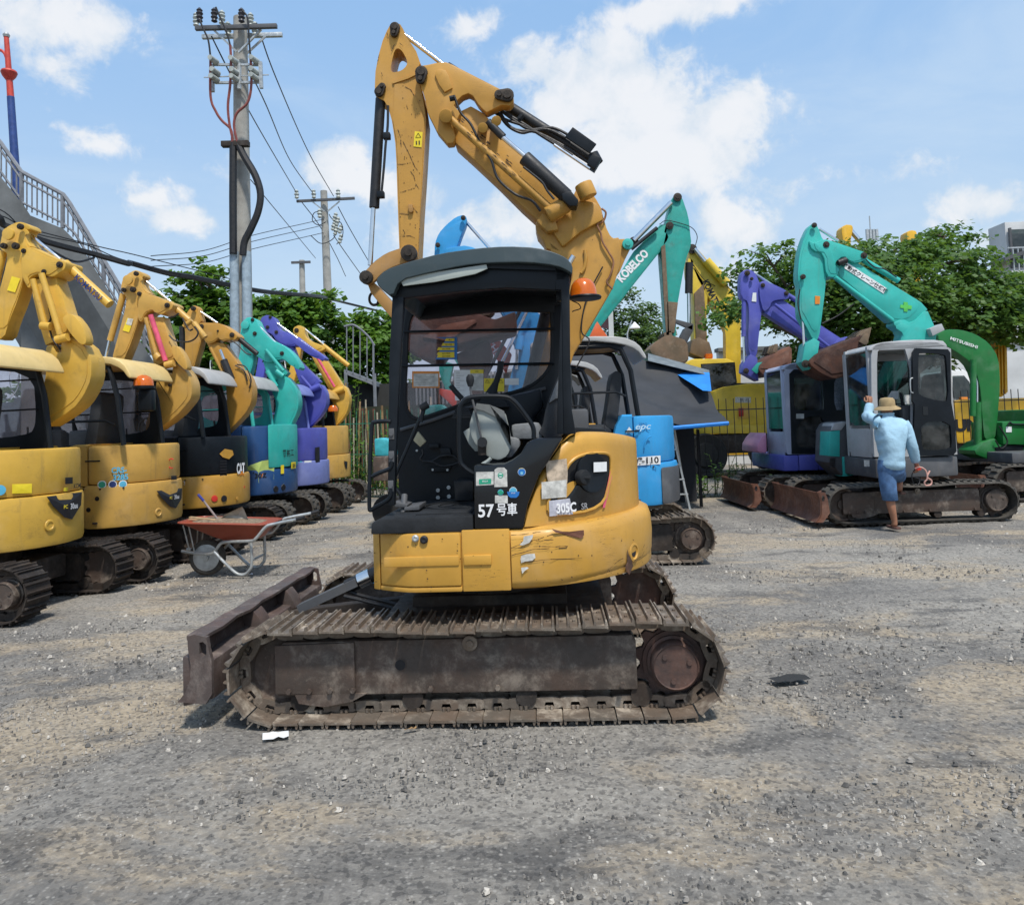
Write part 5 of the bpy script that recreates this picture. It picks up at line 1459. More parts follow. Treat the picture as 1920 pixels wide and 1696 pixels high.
V = [fB.L(*p, .325) for p in zB([(355, 700), (428, 715), (375, 865), (302, 845)])]; b = MB(); b.faces(V, [(0, 1, 2, 3)]); b.build('warning_sticker', YST, B, smooth=0)
V = [fB.L(*p, .323) for p in zB([(362, 703), (425, 715), (400, 790), (340, 775)])]; b = MB(); b.faces(V, [(0, 1, 2, 3)]); b.build('white_label', WHTW, B, smooth=0)
HB = (.83, .74)
sdecal(fB, z5([(618, 1145), (718, 1134), (716, 1175), (694, 1214), (672, 1208), (640, 1175)]), *HB, 'black_decal', INK, B, off=.017)
stext(fB, 'PC', *z5([(672, 1172)])[0], .03, *HB, YST, B, bold=.02, off=.026); stext(fB, '30uu', *z5([(694, 1168)])[0], .05, *HB, INKW, B, bold=.02, width=.11, off=.026)
for (u, v, m_) in ((405, 1120, INKG), (448, 1119, INKB), (489, 1118, INKLB)):
    c, n_ = surf(fB, *z5([(u, v)])[0], *HB, -.008); MB().lathe([(.042, 0), (.042, .002), (.001, .003)], c, n_, 20).build('round_sticker', WHT, B); MB().lathe([(.034, 0.002), (.034, .004), (.001, .005)], c, n_, 20).build('round_sticker_face', m_, B)
stext(fB, 'CRS-', *z5([(474, 1062)])[0], .065, *HB, INKLB, B, bold=.035, off=-.008, width=.15); stext(fB, '3285', *z5([(480, 1090)])[0], .065, *HB, INKLB, B, bold=.035, off=-.008, width=.15)
for (u, v) in ((386, 1176), (352, 1220)):
    c, n_ = surf(fB, *z5([(u, v)])[0], *HB, 0); MB().lathe([(.025, 0), (.025, .003), (.001, .004)], c, n_, 12).build('lock', INK, B)
c, n_ = surf(fB, *z5([(630, 1230)])[0], *HB, 0); MB().lathe([(.05, 0), (.045, .008), (.032, .01), (.026, .003), (.001, .002)], c, n_, 20).build('lifting_socket', KOMY2, B)
c, n_ = surf(fB, *z5([(682, 1036)])[0], *HB, -.006)
MB().tube([c + n_ * .004 + Vector((.05 * cos(t) * .8, 0, .055 * sin(t))) for t in [pi * .3 + k * .42 for k in range(11)]], .007, 5).build('red_logo', INKR, B)
sdecal(fB, z5([(678, 1085), (700, 1084), (700, 1100), (678, 1102)]), *HB, 'latch', INK, B)
q_ = fB.L(*zB([(540, 1475)])[0], -.5)
bb = MB(); bb.cyl(q_ + Vector((0, 0, -.03)), q_ + Vector((0, 0, .0)), .12, seg=20); bb.box(q_ + Vector((.04, 0, -.16)), (.16, .1, .24), .03); bb_ = bb.build('beacon_base', BLK, B)
MB().lathe([(.105, 0), (.10, .06), (.07, .10), (.03, .12), (.001, .12)], q_, (0, 0, 1), 20).build('beacon_lens', ORB, bb_)
# ---- C
fC = Fr(-4.60, 10.75, -3)
C_ = mini(fC, 'third excavator of the left row, ochre boom over a black body, behind the red wheelbarrow', 'steel', 2.3, .50, .30, 1.3, .86, .76, .60, 1.00, 1.52, CATY, BLK, CATY, RFG, 2.45, ROW, lining=CATY, rx=(-.85, .70), ry=(-.70, .2), xs=-.35)
boomset(fC, C_, .34, .17, zB, dict(
    stick=[(1110, 553), (1060, 600), (1010, 680), (985, 760), (1010, 830), (1012, 1000), (1005, 1190), (1030, 1340), (1090, 1340), (1190, 980), (1205, 900), (1180, 800), (1170, 745), (1196, 740), (1168, 660), (1155, 585)],
    head=[(1165, 770), (1200, 755), (1380, 758), (1440, 780), (1520, 835), (1590, 885), (1608, 920), (1570, 955), (1500, 950), (1430, 970), (1400, 925), (1330, 985), (1260, 1000), (1200, 900)],
    beam=[(1240, 960), (1450, 990), (1600, 1200), (1700, 1380), (1580, 1500), (1400, 1260)],
    cyl=[((1590, 910), (1830, 1110), .038, .09, 'b'), ((1165, 620), (1380, 760), .018, .09, 'c'), ((1410, 1065), (1455, 1180), .022, -.10, 'c'), ((1450, 1180), (1540, 1400), .050, -.10, 'b'), ((1300, 1040), (1480, 1400), .024, -.08, 'p'), ((975, 800), (985, 1100), .038, .06, 'b')],
    pin=[((1105, 595), .035), ((1200, 800), .035), ((1545, 895), .035), ((1385, 850), .015)],
    hose=[[(1530, 960), (1600, 1000), (1700, 1100), (1760, 1120)], [(1600, 1230), (1700, 1260), (1760, 1400), (1740, 1500)], [(1580, 1240), (1680, 1300), (1720, 1420)]]), CATY2, arm2=CATY2)
px_prism(fC, z6([(310, 520), (345, 470), (400, 455), (440, 500), (462, 570), (458, 650), (425, 710), (350, 790), (280, 850), (270, 800), (320, 660)]), .32, .22, 'lower_boom', CATY2, C_, bev=.015, it=1)
HC = (.86, .76)
stext(fC, 'CAT', *z6([(398, 1022)])[0], .15, *HC, INKW, C_, bold=.05, width=.20, off=.0)
sdecal(fC, z6([(388, 1062), (404, 1035), (418, 1062)]), *HC, 'triangle_logo', INKO, C_, off=.004)
sdecal(fC, z6([(280, 940), (310, 912), (355, 920), (362, 945), (335, 970), (300, 960)]), *HC, 'peeled_paint', CATY, C_, off=-.012)
for k in range(9):
    y = 978 + k * 16; sdecal(fC, z6([(282, y), (322, y - 2), (322, y + 6), (282, y + 8)]), *HC, 'vent_slot', INK, C_, off=-.010)
stext(fC, 'SR', *z6([(92, 1104)])[0], .055, *HC, WHTW, C_, bold=.01, off=-.01)
sdecal(fC, z6([(0, 1128), (420, 1122), (420, 1134), (0, 1142)]), *HC, 'red_stripe', INKR, C_, off=.003)
for (u, m_, r_) in ((248, INKR, .035), (302, INK, .035), (377, CATY, .02)):
    c, n_ = surf(fC, *z6([(u, 1194)])[0], *HC, 0.004); MB().lathe([(r_ * 1.25, 0), (r_ * 1.2, .006), (r_, .007), (.001, .004)], c, n_, 18).build('round_plug', m_, C_)
# ---- D
fD = Fr(-4.50, 12.60, -2)
D_ = mini(fD, 'fourth excavator of the left row, teal boom over a navy, pale lime and teal body', 'rubber', 2.2, .50, .32, 1.25, .92, .76, .60, .98, 1.66, NAVY, NAVY, NAVY, RFG, 2.47, ROW, postm=TEAL, lining=TEAL, rx=(-.85, .62), xs=-.3)
block(D_, .92, .76, .70, .90, 1.0, 1.68, TEAL, 'rear_door', .04, off=-.006)
HD = (.92, .76)
sdecal(fD, z6([(418, 1118), (418, 1030), (450, 1005), (520, 980), (590, 970), (585, 1085), (500, 1105)]), *HD, 'lime_panel', LIME, D_, off=.0)
stext(fD, '30', *z6([(497, 1064)])[0], .075, *HD, INK, D_, bold=.03, off=.006, width=.11); stext(fD, 'V', *z6([(516, 1062)])[0], .06, *HD, INKO, D_, bold=.03, off=.006); stext(fD, 'Z', *z6([(532, 1061)])[0], .07, *HD, INK, D_, bold=.03, off=.006)
stext(fD, '筒井工', *z6([(664, 935)])[0], .12, *HD, INK, D_, bold=.02, off=.014, width=.30)
sdecal(fD, z6([(680, 988), (706, 986), (706, 1022), (680, 1026)]), *HD, 'yellow_plate', YST, D_, off=.012); stext(fD, 'IHI', *z6([(694, 1005)])[0], .07, *HD, INK, D_, off=.02, bold=.03, width=.09)
sdecal(fD, z6([(622, 1005), (640, 1003), (640, 1052), (622, 1054)]), *HD, 'warning_sticker', YST, D_, off=.012)
c, n_ = surf(fD, *z6([(574, 923)])[0], *HD, -.01); MB().lathe([(.05, 0), (.05, .003), (.001, .004)], c, n_, 18).build('white_disc', WHT, D_)
for (u, v) in ((597, 1140), (640, 1130)):
    c, n_ = surf(fD, *z6([(u, v)])[0], *HD, 0.0); MB().lathe([(.05, 0), (.045, .008), (.03, .01), (.001, .002)], c, n_, 14).build('lifting_socket', INK, D_)
boomset(fD, D_, .34, .18, z6, dict(
    stick=[(440, 160), (405, 190), (392, 280), (400, 330), (378, 430), (390, 520), (440, 520), (470, 420), (470, 360), (500, 240), (485, 180)],
    head=[(430, 165), (480, 170), (505, 230), (560, 290), (640, 328), (692, 372), (738, 445), (722, 468), (660, 412), (620, 402), (560, 425), (528, 412), (480, 380), (450, 368), (415, 330), (398, 250)],
    beam=[(515, 395), (600, 415), (665, 480), (630, 520), (580, 540), (545, 480)],
    lower=[(570, 580), (600, 530), (620, 505), (660, 500), (712, 570), (727, 640), (720, 700), (680, 780), (640, 840), (560, 900), (515, 860), (580, 760), (600, 650)],
    cyl=[((490, 205), (600, 315), .022, .05, 'c'), ((540, 350), (640, 470), .03, -.09, 'p'), ((548, 470), (600, 560), .04, -.09, 'p'), ((600, 470), (640, 500), .045, -.09, 'p')],
    pin=[((478, 258), .035), ((632, 370), .035), ((465, 180), .03)], hose=[[(520, 300), (540, 380), (520, 420)]]), TEAL)
c = fD.L(*z6([(425, 210)])[0], .28); MB().cyl(c + Vector((0, -.03, 0)), c, .07, seg=20, bev=.004).build('round_cover', TEAL, D_)
# ---- E
fE = Fr(-4.42, 14.4, -2)
E_ = mini(fE, 'fifth excavator of the left row, violet blue all over with a faded skirt', 'rubber', 2.3, .52, .32, 1.3, .94, .78, .60, 1.02, 1.62, PURPL, PURP, PURPL, PURPL, 2.45, ROW, postm=PURPL, rx=(-.85, .66), xs=-.2)
boomset(fE, E_, .34, .18, z6, dict(
    head=[(550, 150), (515, 165), (505, 200), (530, 245), (575, 262), (600, 300), (640, 325), (700, 330), (715, 320), (800, 390), (870, 412), (878, 392), (800, 340), (740, 300), (700, 270), (640, 245), (600, 225), (590, 170)],
    beam=[(620, 310), (690, 320), (720, 400), (800, 480), (850, 530), (770, 600), (740, 560), (700, 450)],
    stick=[(520, 220), (560, 260), (560, 300), (520, 560), (480, 620), (470, 560), (500, 380)],
    lower=[(770, 600), (800, 560), (850, 540), (882, 590), (886, 660), (860, 710), (820, 760), (740, 820), (640, 880), (620, 820), (720, 720)],
    cyl=[((590, 190), (720, 285), .022, .05, 'c'), ((720, 290), (870, 405), .05, .02, 'p'), ((770, 590), (850, 555), .06, -.08, 'p'), ((740, 500), (800, 570), .03, -.1, 'p')],
    pin=[((565, 165), .03), ((600, 250), .035), ((550, 222), .035)]), PURP)
d_ = (fE.L(*z6([(870, 405)])[0], 0) - fE.L(*z6([(720, 290)])[0], 0)).normalized(); text('KOMATSU', INKW, E_, fE.L(*z6([(785, 335)])[0], .30), d_, (0, 0, 1), width=.40, height=.06, bold=.02)
HE = (.94, .78)
sdecal(fE, z6([(760, 980), (800, 978), (800, 1004), (760, 1006)]), *HE, 'white_label', WHT, E_, off=-.005); sdecal(fE, z6([(820, 905), (846, 900), (848, 1010), (824, 1012)]), *HE, 'black_corner', INK, E_, off=-.002)
for u in (716, 740):
    c, n_ = surf(fE, *z6([(u, 996)])[0], *HE, -.012); MB().lathe([(.045, 0), (.045, .003), (.001, .004)], c, n_, 14).build('round_sticker', INKLB, E_)
# ---- F
fF = Fr(-4.32, 16.2, -2)
F_ = mini(fF, 'farthest excavator of the left row, small and yellow beside the green fence', 'rubber', 2.2, .5, .3, 1.2, .86, .74, .60, 1.06, 1.66, KOMY2, KOMY2, KOMY2, KOMY2, 2.45, ROW, rx=(-.85, .64), xs=-.1)
boomset(fF, F_, .34, .18, z6, dict(
    head=[(728, 208), (695, 225), (695, 255), (720, 290), (760, 330), (790, 370), (850, 360), (880, 345), (850, 320), (790, 300), (760, 270), (755, 225)],
    stick=[(700, 250), (740, 290), (740, 360), (700, 540), (660, 620), (640, 600), (690, 400)],
    beam=[(785, 360), (850, 350), (900, 430), (975, 550), (910, 600), (860, 500)],
    lower=[(905, 600), (940, 560), (990, 550), (1018, 620), (1005, 700), (960, 760), (860, 850), (840, 820), (900, 700)],
    cyl=[((765, 235), (870, 320), .022, .05, 'c'), ((865, 325), (1010, 440), .05, .02, 'p'), ((830, 390), (930, 560), .028, -.1, 'r'), ((910, 600), (985, 570), .06, -.08, 'p')],
    pin=[((715, 240), .05)]), KOMY)
HF = (.86, .74)
sdecal(fF, z6([(982, 980), (1002, 985), (1000, 1030), (988, 1010)]), *HF, 'black_decal', INK, F_); sdecal(fF, z6([(895, 955), (930, 955), (930, 978), (895, 980)]), *HF, 'white_label', WHT, F_, off=-.005)
c = fF.L(*z6([(922, 700)])[0], -.5); MB().lathe([(.1, 0), (.1, .06), (.06, .12), (.001, .13)], c, (0, 0, 1), 14).build('beacon_lens', ORB, F_)

# ================================================================== right of centre: the blue one and two more canopies behind
MID = 'excavators parked one behind another behind the foreground machine'
fG = Fr(.97, 9.05, -1)
G_ = mini(fG, 'sky blue canopy excavator right behind the foreground machine, plate reading 構-110', 'steel', 2.3, .52, .36, 1.35, .92, .76, .62, 1.06, 1.58, SKYB, SKYB, SKYB, RFG, 2.44, MID, rx=(-.75, .52), ry=(-.72, .15), xs=.1, smat=STEEL, hubm=STEELF, gs=False)
HG = (.92, .76)
zG = zm(1040, 340, 2.2909)
block(G_, .92, .76, .62, .915, .615, 1.02, GREYD, 'rear_bumper', .05, off=-.008)
pl_ = [surf(fG, *p, *HG, .012)[0] for p in zb([(1552, 388), (1665, 376), (1780, 368), (1780, 448), (1665, 455), (1552, 462)])]
b = MB(); vs = pl_; b.faces(vs, [(0, 1, 4, 5), (1, 2, 3, 4)]); pt = b.build('number_plate', WHT, G_, smooth=0)
stext(fG, '構', *zb([(1583, 420)])[0], .080, *HG, INK, G_, off=.022, bold=.03); stext(fG, '-110', *zb([(1690, 411)])[0], .070, *HG, INK, G_, off=.022, bold=.03, width=.18)
stext(fG, 'epc', *zb([(1630, 112)])[0], .07, *HG, plain('pale_blue_ink', (.45, .68, .85), .5, bmp=0), G_, off=-.008, shear=.3, width=.17, bold=.02)
sdecal(fG, zb([(1460, 155), (1495, 100), (1540, 155)]), *HG, 'triangle_logo', WHT, G_, off=.0)
stext(fG, 'ZERO', *zb([(1625, 75)])[0], .025, *HG, INKB, G_, off=-.006)
b = MB(); q_ = fG.L(*zb([(1640, 235)])[0], -.76)
for r_ in (.10,): b.tube([surf(fG, *zb([(1700 - 60 * cos(t), 300 - 110 * sin(t))])[0], *HG, .0)[0] for t in [k * pi / 16 for k in range(9)]], .008, 6)
b.build('pressed_rib', SKYB, G_)
boomset(fG, G_, .32, .20, ident, dict(
    stick=z4([(655, 1200), (610, 1215), (555, 1260), (510, 1310), (488, 1370), (484, 1450), (480, 1700), (500, 1900), (560, 1900), (600, 1600), (600, 1450), (640, 1330), (672, 1250), (676, 1215)]),
    head=z4([(540, 1400), (600, 1390), (680, 1380), (800, 1430), (900, 1520), (960, 1640), (860, 1700), (700, 1560), (560, 1480)]),
    beam=zw([(1000, 60), (1360, 60), (1500, 250), (1600, 330), (1640, 560), (1300, 560), (1150, 300)]),
    lower=zw([(1200, 440), (1640, 420), (1700, 600), (1680, 900), (1500, 1200), (1180, 1200), (1230, 900), (1300, 700)]),
    cyl=[(z4([(678, 1250)])[0], z4([(810, 1400)])[0], .020, .1, 'c'), (zw([(1300, 640)])[0], zw([(1290, 860)])[0], .022, -.12, 'c'), (zw([(1330, 500)])[0], zw([(1310, 650)])[0], .05, -.12, 'p'), (zw([(1480, 80)])[0], zw([(1080, 900)])[0], .022, -.16, 'c'), (zw([(1390, 120)])[0], zw([(960, 940)])[0], .022, -.13, 'b')],
    pin=[(z4([(655, 1220)])[0], .03), (z4([(505, 1380)])[0], .03), (zw([(1320, 620)])[0], .05)]), SKYB)
fH = Fr(.85, 11.4, 0)
H_ = mini(fH, 'ochre excavator with pale grey canopy, second behind the foreground machine, left of the tarpaulin', 'rubber', 2.2, .5, .32, 1.3, .88, .76, .6, 1.02, 1.5, CATY, CATY, CATY, RFG, 2.38, MID, rx=(-.75, .42), ry=(-.72, .1), xs=-.2, gs=False)
fI = Fr(.85, 13.6, 0)
I_ = mini(fI, 'black bodied excavator with a pale canopy, farthest behind the foreground machine', 'rubber', 2.2, .5, .32, 1.3, .88, .76, .6, 1.02, 1.5, BLK, BLK, BLK, RFG, 2.44, MID, rx=(-.75, .36), ry=(-.72, .1), xs=-.2, gs=False)
# brown bucket, muddy quick hitch and its stick seen through the side window
bk = thing('excavator_bucket', 'big brown rusty bucket seen through the side window of the foreground machine', 'bucket', (-.6, 7.6, 0))
fQ = Fr(-.6, 7.6, 0)
px_prism(fQ, zw([(20, 380), (60, 220), (300, 130), (640, 150), (860, 260), (1060, 330), (1280, 240), (1300, 420), (1080, 480), (800, 560), (560, 620), (440, 780), (300, 740), (100, 640), (20, 560)]), .0, .75, 'bucket_shell', RUSTB, bk, bev=.03)
px_prism(fQ, zw([(640, 700), (1000, 540), (1040, 700), (960, 1000), (900, 1300), (640, 1300), (700, 900)]), .2, .25, 'stick', RUSTB, bk, bev=.02)
px_prism(fQ, zw([(500, 390), (850, 330), (870, 360), (560, 560), (300, 520)]), -.02, .03, 'side_cutter', RUSTP, bk, bev=.004)
px_prism(fQ, zw([(780, 260), (820, 180), (900, 140), (1040, 170), (1060, 240), (1000, 290), (860, 300)]), .1, .3, 'hitch', MUDS, bk, bev=.03)
b = MB(); b.box((0, .4, .2), (.7, .7, .4), .05); b.box((.1, .32, .8), (.22, .22, .9), .02); b.build('foot', RUSTB, bk)
# teal machine parts and the red one beyond it
fT2 = Fr(-.4, 9.6, 0)
tk = thing('excavator', 'red excavator with white boom lettering, seen through the foreground machine\'s side window', 'excavator', fT2.O)
REDM = paint('vermilion_paint', (.60, .06, .03), .42, .2, .2)
px_prism(fT2, zw([(980, 500), (1050, 480), (1240, 700), (1180, 900), (1050, 700), (980, 600)]), .2, .2, 'boom', REDM, tk, bev=.01)
px_prism(fT2, zw([(470, 1060), (700, 1100), (780, 1260), (660, 1300), (560, 1200), (470, 1120)]), .2, .3, 'link', REDM, tk, bev=.02)
px_prism(fT2, zw([(1560, 60), (1700, 60), (1720, 200), (1620, 180)]), .2, .2, 'boom_top', REDM, tk, bev=.01)
text('HITACHI', INKW, tk, fT2.L(*zw([(960, 525)])[0], .18), fT2.L(1000, 700, 0) - fT2.L(950, 640, 0), (0, 0, 1), width=.5, height=.09, bold=.02)
b = MB(); b.box((.1, .6, .55), (1.5, 1.2, .5), .05); b.box((.1, .6, .2), (1.9, 1.3, .4), .08); b.build('body', REDM, tk)
fT3 = Fr(-1.0, 10.9, 0)
tl_ = thing('hydraulic_hammer', 'teal machine linkage standing under the brown bucket, seen through the side window', 'machine part', fT3.O)
px_prism(fT3, zw([(470, 760), (620, 800), (600, 900), (580, 1000), (640, 1080), (560, 1120), (500, 980), (470, 880)]), .1, .2, 'arm', TEALK, tl_, bev=.01)
px_prism(fT3, zw([(620, 740), (880, 590), (870, 760), (700, 860)]), .1, .2, 'bracket', TEALK, tl_, bev=.01)
px_prism(fT3, zw([(300, 1330), (350, 1240), (500, 1230), (560, 1290), (500, 1400)]), -.2, .5, 'base', TEALK, tl_, bev=.04)
b = MB(); b.box((.1, .2, .5), (.5, .5, 1.0), .05); b.build('stand', TEALK, tl_)
# dark wheel loader end with a grey bucket at the far left of the canopy
fL = Fr(-2.0, 11.8, 0)
ld = thing('road_roller', 'dark brown machine with a turquoise bonnet behind the open front of the foreground excavator', 'machine', fL.O)
px_prism(fL, zc([(135, 540), (330, 530), (420, 540), (420, 860), (140, 860)]), .0, .8, 'frame', STEELF, ld, bev=.02)
px_prism(fL, zc([(150, 300), (230, 290), (320, 310), (400, 380), (400, 530), (160, 530)]), .2, .6, 'bonnet', plain('turquoise_bonnet', (.05, .40, .45), .5, bmp=0), ld, bev=.03)
MB().cyl((.0, .3, .26), (.0, .5, .26), .26, seg=24, bev=.03).build('wheel', RUBD, ld)
MB().cyl((.5, .0, .32), (.5, .3, .32), .32, seg=24, bev=.03).build('wheel', RUBD, ld)
# ================================================================== machines on the right
def cabshell(fr, root, ly, th, outer, windows, mat, gl, mullions=(), name='cab'):
    """cab side wall with window openings, its glass and the far wall"""
    o = px_prism(fr, outer, ly, .05, name, mat, root, holes=windows)
    P = fr.poly(outer, ly)
    for w in windows:
        q = chaikin(fr.poly(w, ly), 1)
        MB().prism(q, ly + .02, ly + .026).build('window_pane', gl, o)
        L = [Vector((a, ly - .002, b)) for a, b in q]; MB().tube(L + [L[0]], .012, 5, cap=False).build('window_seal', BLKR, o)
    xs_ = [p[0] for p in P]; zs_ = [p[1] for p in P]; x0, x1, z0, z1_ = min(xs_), max(xs_), min(zs_), max(zs_)
    return o, (x0, x1, z0, z1_)


def cabbox(root, x0, x1, y0, y1, z0, z1_, mat, gl, roofmat, door=True):
    """the rest of the cab: posts, roof, far side, front screen"""
    b = MB(); b.prism(chaikin([(x0, z1_ - .10), (x0 + .10, z1_ - .02), ((x0 + x1) / 2, z1_ + .01), (x1 - .06, z1_ - .01), (x1, z1_ - .08), (x1, z1_ - .12), (x0, z1_ - .13)], 1), y0 + .0, y1, bev=.02, seg_ang=.9)
    rf = b.build('cab_roof', roofmat, root, smooth=60)
    hole = [(x0 + .12, z0 + .45), (x0 + .12, z1_ - .22), (x1 - .12, z1_ - .22), (x1 - .12, z0 + .45)]
    MB().prism([(x0, z0), (x0, z1_ - .1), (x1, z1_ - .1), (x1, z0)], y1 - .05, y1, holes=[hole]).build('cab_far_wall', mat, root)
    MB().prism(hole, y1 - .03, y1 - .025).build('window_pane', gl, root)
    for x in (x0, x1 - .05):
        for y in (y0 + .052, y1 - .05 - .06):
            MB().box((x + .025, y + .03, (z0 + z1_) / 2), (.05, .06, z1_ - z0 - .12), .006).build('cab_post', mat, root)
    MB().box((x0 + .02, (y0 + y1) / 2, z0 + .2), (.04, y1 - y0 - .2, .4), .004).build('cab_front_panel', mat, root)
    MB().box((x1 - .02, (y0 + y1) / 2, z0 + .35), (.04, y1 - y0 - .2, .7), .004).build('cab_back_panel', mat, root)
    MB().box((x0 + .012, (y0 + y1) / 2, (z0 + z1_) / 2 + .15), (.006, y1 - y0 - .12, z1_ - z0 - .6)).build('windscreen', gl, root)
    MB().box(((x0 + x1) / 2, (y0 + y1) / 2, z0 + .02), (x1 - x0 - .02, y1 - y0 - .04, .04)).build('cab_floor', BLKR, root)
    return rf


# ---- T: teal and grey cab excavator the man climbs
fT = Fr(5.55, 11.50, -1)
T = thing('excavator', 'teal boom excavator with a light grey cab, door open, that the man is climbing', 'excavator', fT.O, fT.yaw)
for s in (-1, 1): make_track(T, s * .77, 2.62, .56, .40, s, 'rubber', belt=RUB, fmat=STEELF, hubmat=STEELF, hubr=.15, big=True)
b = MB(); b.box((0, 0, .38), (1.3, 1.2, .24), .03); b.lathe([(.35, .5), (.42, .52), (.42, .66)], (0, 0, 0)); b.build('centre_frame', STEELD, T)
lyb2 = -.98
pr = fT.poly(zR([(600, 1615), (480, 1590), (330, 1550), (335, 1455)]), -.95)
dozer(T, fT.L(1541, 950, -.95).x - .02, 1.95, .07, .40, RUSTP, arm_to=1.0, armmat=RUSTP)
px_prism(fT, zR([(560, 1465), (700, 1405), (725, 1420), (600, 1495)]), -.35, .08, 'blade_arm', RUSTP, T, bev=.01)
zbT, zmT = fT.L(1700, 895, -.9).z, fT.L(1700, 858, -.9).z
xcab0, xcab1 = fT.L(1636, 800, -.88).x, fT.L(1793, 800, -.88).x
b = MB(); b.prism([(xcab0 + .0, -.90), (xcab0 + .12, -.92), (xcab1 - .15, -.92), (xcab1 + .0, -.86), (xcab1 + .04, -.5), (xcab1 + .04, .8), (xcab1 - .3, .92), (xcab0, .92)], zbT, zmT + .0, bev=.03, plane='xy'); b.build('side_skirt', GREYD, T)
b = MB(); b.prism([(xcab0 + .02, .2), (xcab0 + .02, .9), (xcab1, .9), (xcab1, .2)], zbT + .05, zmT + .45, bev=.06, plane='xy'); b.build('right_hood', GREYD, T)
px_prism(fT, zR([(680, 1130), (700, 1095), (740, 1085), (772, 1085), (772, 1360), (745, 1360), (675, 1290)]), .15, .6, 'front_cover', GREYD, T, bev=.03)
px_prism(fT, zR([(680, 1135), (728, 1130), (728, 1262), (676, 1258)]), .14, .4, 'teal_cover', TEAL, T, bev=.008)
px_prism(fT, zR([(741, 1262), (765, 1262), (770, 1330), (800, 1355), (745, 1360)]), .13, .3, 'teal_strip', TEAL, T, bev=.008)
px_prism(fT, zR([(685, 1130), (700, 1095), (740, 1087), (765, 1090), (735, 1130)]), .135, .45, 'hood_top', GREYW, T, bev=.008)
for k in range(5):
    px_prism(fT, zR([(680, 1268 + k * 10), (706, 1269 + k * 10), (706, 1274 + k * 10), (680, 1273 + k * 10)]), .125, .03, 'vent_slot', INK, T)
outer = zR([(884, 760), (892, 725), (908, 706), (935, 696), (1210, 694), (1235, 705), (1280, 725), (1285, 900), (1300, 1100), (1312, 1250), (1100, 1262), (900, 1262), (886, 1000)])
w1_ = zR([(775, 800), (850, 778), (868, 800), (868, 960), (882, 1180), (878, 1228), (790, 1228), (778, 1190)])
w2_ = zR([(912, 745), (930, 724), (1085, 722), (1088, 1240), (930, 1245), (914, 1000)])
w3_ = zR([(1120, 735), (1260, 740), (1270, 990), (1125, 985)])
cb_, (x0, x1, z0, z1_) = cabshell(fT, T, -.88, .05, outer, [w1_], GREYW, GLSD, name='cab_side') if False else (None, (0, 0, 0, 0))
side_ = px_prism(fT, outer, -.88, .05, 'cab_side', GREYW, T, holes=[w2_, zR([(1125, 740), (1270, 745), (1280, 1230), (1130, 1240)])])
P = fT.poly(outer, -.88); X0, X1 = min(p[0] for p in P), max(p[0] for p in P); Z0, Z1 = min(p[1] for p in P), max(p[1] for p in P)
cabbox(T, X0 + .01, X1 - .05, -.88, .02, Z0, Z1 + .02, GREYW, GLSD, GREYW)
# door swung back against the side
dr = px_prism(fT, zR([(1090, 745), (1105, 722), (1265, 728), (1278, 745), (1282, 990), (1300, 1090), (1308, 1235), (1290, 1256), (1115, 1256), (1095, 1200), (1100, 1000), (1090, 985)]), -.96, .04, 'cab_door', BLK, T, holes=[zR([(1118, 760), (1125, 745), (1250, 752), (1258, 780), (1270, 985), (1220, 985), (1130, 960), (1115, 935)]), zR([(1130, 1090), (1275, 1085), (1285, 1180), (1280, 1225), (1150, 1232), (1132, 1200)])])
px_prism(fT, zR([(1118, 755), (1250, 752), (1270, 985), (1118, 975)]), -.935, .004, 'window_pane', GLSD, dr)
px_prism(fT, zR([(1132, 1088), (1280, 1085), (1285, 1225), (1135, 1230)]), -.935, .004, 'window_pane', GLSD, dr)
px_prism(fT, zR([(1130, 1088), (1225, 1088), (1228, 1212), (1145, 1212)]), -.92, .006, 'door_curtain', plain('pale_film', (.42, .43, .42), .6, var=.2, bmp=0), dr)
px_prism(fT, zR([(1140, 1012), (1165, 1012), (1167, 1055), (1142, 1055)]), -.965, .01, 'door_latch', BLKG, dr)
px_tube(fT, zR([(1090, 870), (1078, 880), (1080, 935), (1092, 945)]), -.98, .009, 'door_handle', GALV, dr)
px_prism(fT, zR([(1050, 955), (1085, 955), (1087, 1000), (1052, 1000)]), -.9, .006, 'paper_notice', WHTW, side_)
px_prism(fT, zR([(985, 935), (1020, 935), (1020, 975), (960, 975)]), -.3, .006, 'paper_notice', WHT, side_)
for u in (((840, 1095), (866, 1095), (868, 1130), (842, 1130)), ((848, 1135), (862, 1135), (862, 1155), (848, 1155)), ((789, 1168), (799, 1168), (799, 1182), (789, 1182))):
    px_prism(fT, zR([(p_[0] + 60, p_[1]) for p_ in u]), -.2, .004, 'paper_tag', WHT, side_)
px_prism(fT, zR([(848, 1278), (875, 1278), (875, 1310), (850, 1310)]), -.93, .006, 'white_label', WHTW, T)
seat(T, .45, -.4, 1.35); controls(T, .05, -.4, 1.30)
for k, (u, w) in enumerate((((940, 930), (1010, 770)), ((985, 945), (1060, 770)))):
    px_cyl(fT, *zR([u, w]), .30, .055 if k else .04, 'boom_tube', TEAL, T, seg=12)
